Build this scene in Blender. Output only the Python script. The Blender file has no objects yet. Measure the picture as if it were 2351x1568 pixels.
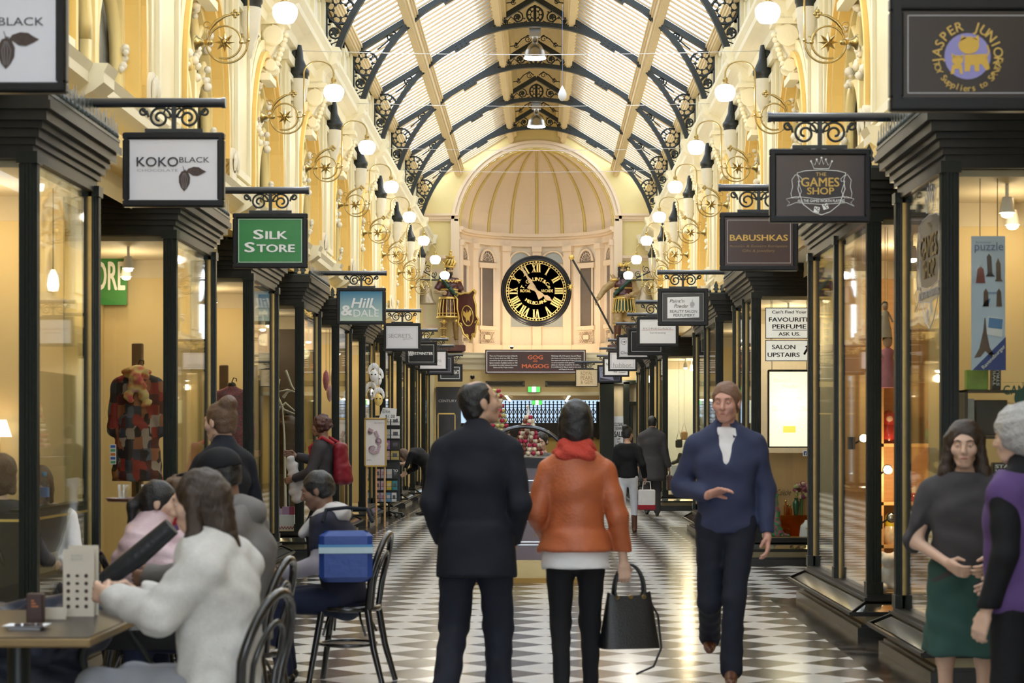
import bpy, math, random
import numpy as np
from mathutils import Vector, Matrix
S = bpy.context.scene
COL = S.collection
PI = math.pi
# ---------------------------------------------------------------- camera, world, light, exposure
F, VX, VY, EYE = 4400.0, 1246.0, 1002.0, 1.48      # focal length in pixels of the 2351 px frame, vanishing point, eye height
cam = bpy.data.cameras.new('camera'); camo = bpy.data.objects.new('camera', cam); COL.objects.link(camo)
camo.location = (0, 0, EYE); camo.rotation_euler = (PI/2, 0, 0)
cam.sensor_fit = 'HORIZONTAL'; cam.sensor_width = 36; cam.lens = F/2351*36
cam.shift_x = (1175.5-VX)/2351; cam.shift_y = (VY-784)/2351
cam.clip_start = .1; cam.clip_end = 300
cam.dof.use_dof = True; cam.dof.focus_distance = 30; cam.dof.aperture_fstop = 5.0
S.camera = camo
w = bpy.data.worlds.new('sky'); S.world = w; w.use_nodes = True
bg = w.node_tree.nodes['Background']; bg.inputs[0].default_value = (.80, .90, 1.0, 1); bg.inputs[1].default_value = 3.0
S.view_settings.view_transform = 'Standard'; S.view_settings.look = 'None'
S.view_settings.gamma = 1; S.view_settings.use_curve_mapping = False
S.view_settings.exposure = 1.0
S.cycles.use_denoising = True
S.cycles.max_bounces = 8; S.cycles.diffuse_bounces = 4; S.cycles.glossy_bounces = 3
S.cycles.transparent_max_bounces = 12; S.cycles.transmission_bounces = 4
S.cycles.sample_clamp_indirect = 4
S.cycles.caustics_reflective = False; S.cycles.caustics_refractive = False
LAMP_W, WARM = 30.0, (1.0, .90, .74)
SHOP_W = 6.5

def W(px, py, Y):
    return Vector(((px-VX)*Y/F, Y, EYE+(VY-py)*Y/F))
def wx(px, Y): return (px-VX)*Y/F
def wz(py, Y): return EYE+(VY-py)*Y/F

def light(kind, loc, watts, col=WARM, size=.06, rot=None, spot=None, blend=.5):
    l = bpy.data.lights.new(kind.lower()+'_light', kind); l.energy = watts; l.color = col
    if kind == 'AREA': l.size = size
    else: l.shadow_soft_size = size
    if spot: l.spot_size = spot; l.spot_blend = blend
    o = bpy.data.objects.new(l.name, l); o.location = loc
    if rot is not None: o.rotation_euler = rot
    COL.objects.link(o); return o
def aim(o, tgt):
    d = Vector(tgt)-Vector(o.location); o.rotation_euler = d.to_track_quat('-Z', 'Y').to_euler()

# ---------------------------------------------------------------- materials
MATS = {}
def pm(name, col, rough=.5, metal=0., var=.06, scale=18., bump=0., bscale=None, coat=0., emit=None, es=0., spec=.5, stretch=None):
    if name in MATS: return MATS[name]
    m = bpy.data.materials.new(name); m.use_nodes = True; nt = m.node_tree; N = nt.nodes; L = nt.links
    b = N['Principled BSDF']; b.inputs['Roughness'].default_value = rough; b.inputs['Metallic'].default_value = metal
    b.inputs['Specular IOR Level'].default_value = spec
    if coat: b.inputs['Coat Weight'].default_value = coat; b.inputs['Coat Roughness'].default_value = .12
    tc = N.new('ShaderNodeTexCoord'); vec = tc.outputs['Object']
    if stretch:
        mp = N.new('ShaderNodeMapping'); mp.inputs['Scale'].default_value = stretch; L.new(vec, mp.inputs[0]); vec = mp.outputs[0]
    nz = N.new('ShaderNodeTexNoise'); nz.inputs['Scale'].default_value = scale; nz.inputs['Detail'].default_value = 3; L.new(vec, nz.inputs['Vector'])
    mx = N.new('ShaderNodeMix'); mx.data_type = 'RGBA'
    c = [max(0, x) for x in col]
    mx.inputs[6].default_value = [x*(1-var) for x in c]+[1]; mx.inputs[7].default_value = [min(1, x*(1+var)) for x in c]+[1]
    L.new(nz.outputs[0], mx.inputs[0]); L.new(mx.outputs[2], b.inputs['Base Color'])
    if bump:
        n2 = N.new('ShaderNodeTexNoise'); n2.inputs['Scale'].default_value = bscale or scale*3; n2.inputs['Detail'].default_value = 4; L.new(vec, n2.inputs['Vector'])
        bp = N.new('ShaderNodeBump'); bp.inputs['Strength'].default_value = bump; bp.inputs['Distance'].default_value = .02
        L.new(n2.outputs[0], bp.inputs['Height']); L.new(bp.outputs[0], b.inputs['Normal'])
    if emit: b.inputs['Emission Color'].default_value = list(emit)+[1]; b.inputs['Emission Strength'].default_value = es
    MATS[name] = m; return m

def glass_mat(name, tint=(1, 1, 1), refl=.10):
    m = bpy.data.materials.new(name); m.use_nodes = True; nt = m.node_tree; N = nt.nodes; L = nt.links; N.clear()
    out = N.new('ShaderNodeOutputMaterial'); t = N.new('ShaderNodeBsdfTransparent'); t.inputs[0].default_value = list(tint)+[1]
    g = N.new('ShaderNodeBsdfGlossy'); g.inputs['Roughness'].default_value = .02; g.inputs[0].default_value = (1, 1, 1, 1)
    # two-sided Schlick reflectance, so that both faces of a pane behave alike
    ge = N.new('ShaderNodeNewGeometry'); dt = N.new('ShaderNodeVectorMath'); dt.operation = 'DOT_PRODUCT'; L.new(ge.outputs['Normal'], dt.inputs[0]); L.new(ge.outputs['Incoming'], dt.inputs[1])
    def mm(op, a, b):
        n = N.new('ShaderNodeMath'); n.operation = op
        for i, v in enumerate((a, b)):
            if isinstance(v, (int, float)): n.inputs[i].default_value = v
            elif v is not None: L.new(v, n.inputs[i])
        return n.outputs[0]
    fr = mm('POWER', mm('SUBTRACT', 1.0, mm('ABSOLUTE', dt.outputs['Value'], None)), 5.0)
    ma = N.new('ShaderNodeMath'); ma.operation = 'MULTIPLY_ADD'; ma.inputs[1].default_value = .75; ma.inputs[2].default_value = refl; ma.use_clamp = True
    nz = N.new('ShaderNodeTexNoise'); nz.inputs['Scale'].default_value = 1.5
    tc = N.new('ShaderNodeTexCoord'); L.new(tc.outputs['Object'], nz.inputs['Vector'])
    bp = N.new('ShaderNodeBump'); bp.inputs['Strength'].default_value = .02; L.new(nz.outputs[0], bp.inputs['Height']); L.new(bp.outputs[0], g.inputs['Normal'])
    mx = N.new('ShaderNodeMixShader'); L.new(fr, ma.inputs[0]); L.new(ma.outputs[0], mx.inputs[0]); L.new(t.outputs[0], mx.inputs[1]); L.new(g.outputs[0], mx.inputs[2])
    L.new(mx.outputs[0], out.inputs[0]); MATS[name] = m; return m

def sky_glass(name):
    # rolled patent glazing: mostly clear, a little milky, with faint darker laps
    m = bpy.data.materials.new(name); m.use_nodes = True; nt = m.node_tree; N = nt.nodes; L = nt.links; N.clear()
    out = N.new('ShaderNodeOutputMaterial'); t = N.new('ShaderNodeBsdfTransparent'); d = N.new('ShaderNodeBsdfTranslucent'); d.inputs[0].default_value = (.92, .94, .96, 1)
    tc = N.new('ShaderNodeTexCoord'); nz = N.new('ShaderNodeTexNoise'); nz.inputs['Scale'].default_value = 2.2; nz.inputs['Detail'].default_value = 5; L.new(tc.outputs['Object'], nz.inputs['Vector'])
    cr = N.new('ShaderNodeValToRGB'); cr.color_ramp.elements[0].position = .3; cr.color_ramp.elements[0].color = (.62, .68, .76, 1); cr.color_ramp.elements[1].position = .62; cr.color_ramp.elements[1].color = (.93, .95, .97, 1)
    L.new(nz.outputs[0], cr.inputs[0]); L.new(cr.outputs[0], t.inputs[0])
    mx = N.new('ShaderNodeMixShader'); mx.inputs[0].default_value = .25; L.new(t.outputs[0], mx.inputs[1]); L.new(d.outputs[0], mx.inputs[2]); L.new(mx.outputs[0], out.inputs[0]); MATS[name] = m; return m

def emis(name, col, s, mixcol=None):
    m = bpy.data.materials.new(name); m.use_nodes = True; nt = m.node_tree; N = nt.nodes; L = nt.links
    b = N['Principled BSDF']; b.inputs['Base Color'].default_value = list(col)+[1]; b.inputs['Roughness'].default_value = .4
    tc = N.new('ShaderNodeTexCoord'); nz = N.new('ShaderNodeTexNoise'); nz.inputs['Scale'].default_value = 6; L.new(tc.outputs['Object'], nz.inputs[0])
    mx = N.new('ShaderNodeMix'); mx.data_type = 'RGBA'; mx.inputs[6].default_value = [c*.97 for c in col]+[1]; mx.inputs[7].default_value = list(col)+[1]
    L.new(nz.outputs[0], mx.inputs[0]); L.new(mx.outputs[2], b.inputs['Emission Color']); b.inputs['Emission Strength'].default_value = s
    MATS[name] = m; return m

def ramp_mat(name, cols, scale=8, rough=.6, const=False):
    m = pm(name, cols[0], rough); nt = m.node_tree; tc = nt.nodes.new('ShaderNodeTexCoord'); nz = nt.nodes.new('ShaderNodeTexNoise'); nz.inputs['Scale'].default_value = scale; nz.inputs['Detail'].default_value = 1; cr = nt.nodes.new('ShaderNodeValToRGB')
    if const: cr.color_ramp.interpolation = 'CONSTANT'
    for i, c in enumerate(cols):
        pos = .30+.42*i/max(1, len(cols)-1); e = cr.color_ramp.elements[i] if i < 2 else cr.color_ramp.elements.new(pos); e.position = pos; e.color = (*c, 1)
    nt.links.new(tc.outputs['Object'], nz.inputs[0]); nt.links.new(nz.outputs[0], cr.inputs[0]); nt.links.new(cr.outputs[0], nt.nodes['Principled BSDF'].inputs['Base Color']); return m
CREAM = pm('cream_paint', (.80, .70, .44), .55, var=.06, scale=3, bump=.05, bscale=40)
CREAM2 = pm('pale_cream_paint', (.84, .77, .56), .55, var=.05, scale=4)
OCHRE = pm('ochre_paint', (.80, .55, .17), .5, var=.06, scale=3)
STONE = pm('ivory_plaster', (.80, .74, .60), .6, var=.08, scale=9, bump=.1)
PINKW = pm('apse_blush_paint', (.80, .63, .45), .6, var=.04, scale=2)
APSEY = pm('apse_yellow_paint', (.78, .64, .30), .55, var=.05, scale=3)
IRON = pm('black_iron', (.012, .017, .018), .42, var=.2, scale=30)
PILLAR = pm('dark_green_black_paint', (.009, .011, .006), .36, var=.25, scale=8, spec=.28)
BLACK = pm('black_paint', (.006, .006, .007), .38, var=.2, spec=.3)
BRASS = pm('polished_brass', (.40, .30, .12), .28, 1., var=.15)
GOLD = pm('gold_leaf', (.80, .56, .16), .35, .6, var=.12, scale=40)
GILT = pm('gilt_paint', (.82, .60, .20), .45, .1, var=.1)
CHROME = pm('brushed_steel', (.6, .6, .6), .25, 1.)
WHITE = pm('white_panel', (.82, .83, .86), .4, var=.02)
WOOD = pm('pale_timber', (.62, .36, .15), .5, var=.25, scale=6, stretch=(1, 1, 8))
TAN = pm('tan_glazing_bar', (.50, .36, .20), .6, var=.12, scale=5)
SHOPW = pm('shop_wall_paint', (.66, .52, .28), .7, var=.05, scale=2)
SHOPC = pm('shop_ceiling_paint', (.62, .54, .40), .7, var=.05)
GLASS = glass_mat('shop_glass', (.95, .96, .93), .03)
SKYG = sky_glass('roof_glass')
MIRROR = pm('slanted_mirror', (.75, .77, .75), .06, 1., var=.05)
def opal(name, col, s, f=.5):
    # opal glass: glows, and lets the lamp inside shine through
    m = emis(name, col, s); nt = m.node_tree; out = [n for n in nt.nodes if n.type == 'OUTPUT_MATERIAL'][0]
    t = nt.nodes.new('ShaderNodeBsdfTransparent'); mx = nt.nodes.new('ShaderNodeMixShader'); mx.inputs[0].default_value = f
    nt.links.new(nt.nodes['Principled BSDF'].outputs[0], mx.inputs[1]); nt.links.new(t.outputs[0], mx.inputs[2]); nt.links.new(mx.outputs[0], out.inputs[0]); return m
GLOBE = opal('opal_globe', (1, .93, .82), 4.5, .45)
BULB = emis('lit_bulb', (1, .82, .55), 22.)
SKIN = pm('skin', (.62, .40, .29), .5, var=.06, scale=30)
SKIN2 = pm('skin_tan', (.48, .29, .20), .5, var=.06, scale=30)
SKIN3 = pm('skin_brown', (.22, .12, .08), .5, var=.06, scale=30)
HAIRB = pm('dark_brown_hair', (.035, .02, .013), .45, var=.3, scale=60, bump=.5, bscale=120, stretch=(1, 1, .3))
HAIRK = pm('black_hair', (.010, .009, .010), .4, var=.3, scale=60, bump=.4, bscale=120)
HAIRM = pm('mid_brown_hair', (.11, .06, .033), .5, var=.3, scale=60, bump=.5, bscale=120)
HAIRG = pm('grey_hair', (.42, .40, .38), .5, var=.35, scale=50, bump=.6, bscale=90)
HAIRR = pm('ginger_brown_hair', (.19, .10, .06), .55, var=.25, scale=60, bump=.5, bscale=120)

def floor_mat():
    m = bpy.data.materials.new('tiled_marble_floor'); m.use_nodes = True; nt = m.node_tree; N = nt.nodes; L = nt.links
    b = N['Principled BSDF']; tc = N.new('ShaderNodeTexCoord'); sp = N.new('ShaderNodeSeparateXYZ'); L.new(tc.outputs['Object'], sp.inputs[0])
    def M(op, a, b_=None, c=None):
        n = N.new('ShaderNodeMath'); n.operation = op
        for i, v in enumerate((a, b_, c)):
            if v is None: continue
            if isinstance(v, (int, float)): n.inputs[i].default_value = v
            else: L.new(v, n.inputs[i])
        return n.outputs[0]
    D = .556; x, y = sp.outputs[0], sp.outputs[1]
    xs = M('ADD', x, -.02)
    a = M('ADD', M('DIVIDE', M('ADD', xs, y), D), .5); c = M('ADD', M('DIVIDE', M('SUBTRACT', xs, y), D), .5)
    # white diamonds are slightly wider than dark ones as in the photo's lay
    par = M('ABSOLUTE', M('MODULO', M('ADD', M('FLOOR', a), M('FLOOR', c)), 2.0))
    cv = N.new('ShaderNodeCombineXYZ'); L.new(M('FLOOR', a), cv.inputs[0]); L.new(M('FLOOR', c), cv.inputs[1])
    wn = N.new('ShaderNodeTexWhiteNoise'); L.new(cv.outputs[0], wn.inputs[0])
    nz = N.new('ShaderNodeTexNoise'); nz.inputs['Scale'].default_value = 7; nz.inputs['Detail'].default_value = 6; L.new(tc.outputs['Object'], nz.inputs[0])
    nb = N.new('ShaderNodeTexNoise'); nb.inputs['Scale'].default_value = 2.2; nb.inputs['Detail'].default_value = 8; nb.inputs['Distortion'].default_value = 2; L.new(tc.outputs['Object'], nb.inputs[0])
    def mix(f, c1, c2):
        n = N.new('ShaderNodeMix'); n.data_type = 'RGBA'
        if isinstance(f, float): n.inputs[0].default_value = f
        else: L.new(f, n.inputs[0])
        for i, v in ((6, c1), (7, c2)):
            if isinstance(v, tuple): n.inputs[i].default_value = list(v)+[1]
            else: L.new(v, n.inputs[i])
        return n.outputs[2]
    wh = mix(wn.outputs[0], (.66, .65, .62), (.78, .77, .74)); wh = mix(M('MULTIPLY', nz.outputs[0], .35), wh, (.58, .56, .52))
    dk = mix(wn.outputs[0], (.060, .056, .056), (.115, .105, .10)); dk = mix(M('MULTIPLY', nz.outputs[0], .5), dk, (.04, .038, .04))
    tile = mix(par, wh, dk)
    vein = N.new('ShaderNodeValToRGB'); vein.color_ramp.elements[0].position = .46; vein.color_ramp.elements[1].position = .62
    vein.color_ramp.elements[0].color = (.012, .011, .011, 1); vein.color_ramp.elements[1].color = (.060, .054, .05, 1); L.new(nb.outputs[0], vein.inputs[0])
    # border bands of dark marble left and right of the tiled strip; recesses on the right are tiled too
    inl = M('GREATER_THAN', x, -2.56); inr = M('LESS_THAN', x, 2.06); strip = M('MULTIPLY', inl, inr)
    rec = 0.0; first = None
    for y0, y1 in ((17.5, 22.3), (31.4, 38.0)):
        t = M('MULTIPLY', M('GREATER_THAN', y, y0), M('LESS_THAN', y, y1)); t = M('MULTIPLY', t, M('GREATER_THAN', x, 2.0))
        first = t if first is None else M('ADD', first, t)
    msk = M('MINIMUM', M('ADD', strip, first), 1.0)
    L.new(mix(msk, vein.outputs[0], tile), b.inputs['Base Color'])
    b.inputs['Roughness'].default_value = .16
    rr = N.new('ShaderNodeMapRange'); L.new(nb.outputs[0], rr.inputs[0]); rr.inputs[3].default_value = .10; rr.inputs[4].default_value = .24; L.new(rr.outputs[0], b.inputs['Roughness'])
    MATS['floor'] = m; return m

# ---------------------------------------------------------------- object helpers
WM = {}
def link(o, parent=None):
    COL.objects.link(o)
    if parent is not None: o.parent = parent
    return o
def tag(o, label=None, cat=None, group=None, kind=None):
    if label: o['label'] = label
    if cat: o['category'] = cat
    if group: o['group'] = group
    if kind: o['kind'] = kind
    return o
def thing(name, label, cat, loc=(0, 0, 0), rz=0., group=None, kind=None):
    o = bpy.data.objects.new(name, None); o.location = loc; o.rotation_euler = (0, 0, rz); o.empty_display_size = .1
    link(o); tag(o, label, cat, group, kind)
    WM[o.name] = Matrix.Translation(Vector(loc)) @ Matrix.Rotation(rz, 4, 'Z'); return o
def copy_tree(o, loc=None, rz=None, label=None, group=None, scale=None, parent=None):
    c = o.copy(); COL.objects.link(c)
    if parent is not None: c.parent = parent
    if loc is not None: c.location = loc
    if rz is not None: c.rotation_euler = (0, 0, rz)
    if scale is not None: c.scale = scale
    if label: c['label'] = label
    if group: c['group'] = group
    for ch in o.children: copy_tree(ch, parent=c)
    return c

class MB:
    def __init__(s): s.v = []; s.f = []; s.m = []; s.sm = []
    def add(s, vs, fs, mi=0, smooth=False):
        k = len(s.v); s.v += [tuple(p) for p in vs]
        s.f += [[i+k for i in f] for f in fs]; s.m += [mi]*len(fs); s.sm += [smooth]*len(fs); return s
    def box(s, x0, x1, y0, y1, z0, z1, mi=0):
        x0, x1 = min(x0, x1), max(x0, x1); y0, y1 = min(y0, y1), max(y0, y1); z0, z1 = min(z0, z1), max(z0, z1)
        vs = [(x, y, z) for z in (z0, z1) for y in (y0, y1) for x in (x0, x1)]
        return s.add(vs, [(0, 2, 3, 1), (4, 5, 7, 6), (0, 1, 5, 4), (2, 6, 7, 3), (0, 4, 6, 2), (1, 3, 7, 5)], mi)
    def bbox(s, x0, x1, y0, y1, z0, z1, b=.01, mi=0):
        # chamfered box
        x0, x1 = min(x0, x1), max(x0, x1); y0, y1 = min(y0, y1), max(y0, y1); z0, z1 = min(z0, z1), max(z0, z1)
        def ring(i, z): return [(x0+i+b, y0+i, z), (x1-i-b, y0+i, z), (x1-i, y0+i+b, z), (x1-i, y1-i-b, z), (x1-i-b, y1-i, z), (x0+i+b, y1-i, z), (x0+i, y1-i-b, z), (x0+i, y0+i+b, z)]
        rs = [ring(b, z0), ring(0, z0+b), ring(0, z1-b), ring(b, z1)]; vs = sum(rs, []); fs = [tuple(range(7, -1, -1)), tuple(range(24, 32))]
        for k in range(3):
            for j in range(8): fs.append((k*8+j, k*8+(j+1) % 8, k*8+8+(j+1) % 8, k*8+8+j))
        return s.add(vs, fs, mi)
    def prism(s, poly, plane, a, b, mi=0, smooth=False, caps=True):
        # poly in 'xz' (extruded along y a..b), 'yz' (x) or 'xy' (z)
        def P(u, v, t): return {'xz': (u, t, v), 'yz': (t, u, v), 'xy': (u, v, t)}[plane]
        n = len(poly); vs = [P(u, v, a) for u, v in poly]+[P(u, v, b) for u, v in poly]
        fs = [(i, (i+1) % n, n+(i+1) % n, n+i) for i in range(n)]
        s.add(vs, fs, mi, smooth)
        if caps: s.add(vs, [tuple(range(n)), tuple(range(2*n-1, n-1, -1))], mi)
        return s
    def tube(s, pts, r, n=6, closed=False, mi=0, cap=True, flat=None):
        pts = [Vector(p) for p in pts]; N_ = len(pts)
        rs = r if isinstance(r, (list, tuple)) else [r]*N_
        vs = []; up = None
        for i, p in enumerate(pts):
            a = pts[(i-1) % N_] if closed or i > 0 else p; b = pts[(i+1) % N_] if closed or i < N_-1 else p
            t = (b-a).normalized() if (b-a).length > 1e-9 else Vector((0, 0, 1))
            if up is None:
                up = Vector((0, 1, 0)) if abs(t.y) < .9 else Vector((1, 0, 0))
            x = up-t*up.dot(t); x = x.normalized() if x.length > 1e-6 else t.orthogonal().normalized(); up = x; y = t.cross(x)
            for k in range(n):
                an = 2*PI*(k+.5)/n; c, d = math.cos(an), math.sin(an)
                vs.append(p+(x*c*(flat or 1)+y*d)*rs[i])
        fs = []
        for i in range(N_ if closed else N_-1):
            j = (i+1) % N_
            for k in range(n): fs.append((i*n+k, i*n+(k+1) % n, j*n+(k+1) % n, j*n+k))
        s.add(vs, fs, mi, n > 4)
        if cap and not closed: s.add(vs, [tuple(range(n-1, -1, -1)), tuple((N_-1)*n+k for k in range(n))], mi)
        return s
    def lathe(s, prof, n=16, c=(0, 0, 0), axis='z', mi=0, smooth=True):
        vs = []; c = Vector(c)
        for r, h in prof:
            for k in range(n):
                a = 2*PI*k/n; u, v = r*math.cos(a), r*math.sin(a)
                vs.append(c+Vector({'z': (u, v, h), 'y': (u, h, v), 'x': (h, u, v)}[axis]))
        fs = []
        for i in range(len(prof)-1):
            for k in range(n):
                q = (i*n+k, i*n+(k+1) % n, (i+1)*n+(k+1) % n, (i+1)*n+k); fs.append(q if axis != 'y' else q[::-1])
        s.add(vs, fs, mi, smooth)
        if prof[0][0] > 1e-6: s.add(vs, [tuple(range(n))], mi)
        if prof[-1][0] > 1e-6: s.add(vs, [tuple((len(prof)-1)*n+k for k in range(n))], mi)
        return s
    def ell(s, c, r, n=12, m=8, mi=0, M=None):
        c = Vector(c); r = (r, r, r) if isinstance(r, (int, float)) else r; vs = []
        for i in range(m+1):
            th = PI*i/m
            for k in range(n):
                a = 2*PI*k/n; p = Vector((r[0]*math.sin(th)*math.cos(a), r[1]*math.sin(th)*math.sin(a), r[2]*math.cos(th)))
                vs.append(c+(M @ p if M else p))
        fs = [(i*n+k, (i+1)*n+k, (i+1)*n+(k+1) % n, i*n+(k+1) % n) for i in range(m) for k in range(n)]
        return s.add(vs, fs, mi, True)
    def quad(s, a, b, c, d, mi=0): return s.add([a, b, c, d], [(0, 1, 2, 3)], mi)
    def grid(s, fn, nu, nv, mi=0, smooth=True, closeu=False):
        vs = [fn(i/(nu), j/(nv)) for j in range(nv+1) for i in range(nu+1)]
        fs = [(j*(nu+1)+i, j*(nu+1)+i+1, (j+1)*(nu+1)+i+1, (j+1)*(nu+1)+i) for j in range(nv) for i in range(nu)]
        return s.add(vs, fs, mi, smooth)
    def text(s, body, size, o, xd=(1, 0, 0), yd=(0, 0, 1), align='CENTER', w=None, h=None, ext=.002, mi=0, shear=0., bold=0.):
        v, f = text_geo(body, bold)
        if not v: return s
        xs = [p[0] for p in v]; ys = [p[1] for p in v]; cw = max(xs)-min(xs); sx = sy = size
        if w: sx = w/cw
        if h: sy = h/(max(ys)-min(ys))
        ox = -(max(xs)+min(xs))/2 if align == 'CENTER' else (-min(xs) if align == 'LEFT' else -max(xs))
        o, xd, yd = Vector(o), Vector(xd).normalized(), Vector(yd).normalized(); nd = xd.cross(yd)
        vs = [o+xd*((p[0]+ox)*sx+shear*p[1]*sy)+yd*(p[1]*sy)+nd*(ext+p[2]) for p in v]
        return s.add(vs, f, mi)
    def arctext(s, body, size, c, R, a0, step, xd=(1, 0, 0), yd=(0, 0, 1), inward=False, mi=0, ext=.002, bold=0.):
        # letters along a circle: angle a0 (from +x, degrees), step degrees per letter
        c, xd, yd = Vector(c), Vector(xd), Vector(yd)
        for i, ch in enumerate(body):
            if ch == ' ': continue
            a = math.radians(a0+step*i); rad = xd*math.cos(a)+yd*math.sin(a); tan = xd*math.sin(a)-yd*math.cos(a)
            if inward: s.text(ch, size, c+rad*R, -tan, -rad, ext=ext, mi=mi, bold=bold)
            else: s.text(ch, size, c+rad*R, tan, rad, ext=ext, mi=mi, bold=bold)
        return s
    def build(s, name, mats, parent=None, world=True, smooth=None):
        me = bpy.data.meshes.new(name); vs = s.v
        if parent is not None and world and parent.name in WM:
            Mi = WM[parent.name].inverted(); vs = [tuple(Mi @ Vector(p)) for p in vs]
        me.from_pydata(vs, [], s.f)
        for m in (mats if isinstance(mats, (list, tuple)) else [mats]): me.materials.append(m)
        me.polygons.foreach_set('material_index', s.m)
        me.polygons.foreach_set('use_smooth', [True]*len(s.f) if smooth else s.sm)
        me.update(); o = bpy.data.objects.new(name, me); link(o, parent)
        WM[o.name] = WM[parent.name] if parent is not None and parent.name in WM else Matrix()
        return o
_TXT = {}
def text_geo(body, bold=0.):
    k = (body, bold)
    if k in _TXT: return _TXT[k]
    cu = bpy.data.curves.new('t', 'FONT'); cu.body = body; cu.size = 1; cu.resolution_u = 3; cu.fill_mode = 'FRONT'
    ob = bpy.data.objects.new('t', cu); COL.objects.link(ob)
    me = bpy.data.meshes.new_from_object(ob.evaluated_get(bpy.context.evaluated_depsgraph_get()))
    v0 = [tuple(v.co) for v in me.vertices]; f0 = [tuple(p.vertices) for p in me.polygons]; r = (v0, f0)
    if bold:        # heavier strokes: the same letter printed thrice, a hair apart
        r = ([], [])
        for q, (dx, dy) in enumerate(((-bold, 0), (bold, 0), (0, bold*.5), (0, -bold*.5))):
            n = len(r[0]); r[0].extend((x+dx, y+dy, .0009*q) for x, y, z in v0); r[1].extend(tuple(i+n for i in f) for f in f0)
    bpy.data.objects.remove(ob); bpy.data.curves.remove(cu); bpy.data.meshes.remove(me); _TXT[k] = r; return r
def struct(o): o['kind'] = 'structure'; return o
def arc(c, R, a0, a1, n=16, plane='xz', y=0., sx=1.):
    out = []
    for i in range(n+1):
        a = math.radians(a0+(a1-a0)*i/n); u, v = c[0]+R*sx*math.cos(a), c[1]+R*math.sin(a)
        out.append((u, y, v) if plane == 'xz' else (y, u, v))
    return out
def spiral(c, R, a0, turns, r1=.2, n=22, y=0., sgn=1):
    return [(c[0]+(R+(R*r1-R)*i/n)*math.cos(math.radians(a0)+sgn*2*PI*turns*i/n), y, c[1]+(R+(R*r1-R)*i/n)*math.sin(math.radians(a0)+sgn*2*PI*turns*i/n)) for i in range(n+1)]
ORD = ['nearest', 'second', 'third', 'fourth', 'fifth', 'sixth', 'seventh', 'eighth', 'ninth', 'tenth', 'eleventh', 'twelfth']
rnd = random.Random(7)
# ---------------------------------------------------------------- setting: floor, walls, windows, cornices, roof
XC, XL, XR = -.15, -3.29, 2.99
PER = 4.1
def T(k): return 8.2+PER*k                      # pier centres: k = 0 .. 10
YB, YE = -14.0, 51.5                             # built length of the arcade, end wall with the clock
ZS, ZA, WA = 3.98, 4.78, 1.04                   # window sill, arch springing, half width of the arched openings
fm = floor_mat()
b = MB(); b.box(-7.2, 7.0, YB, 80, -.2, 0); struct(b.build('floor', fm))

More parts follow.
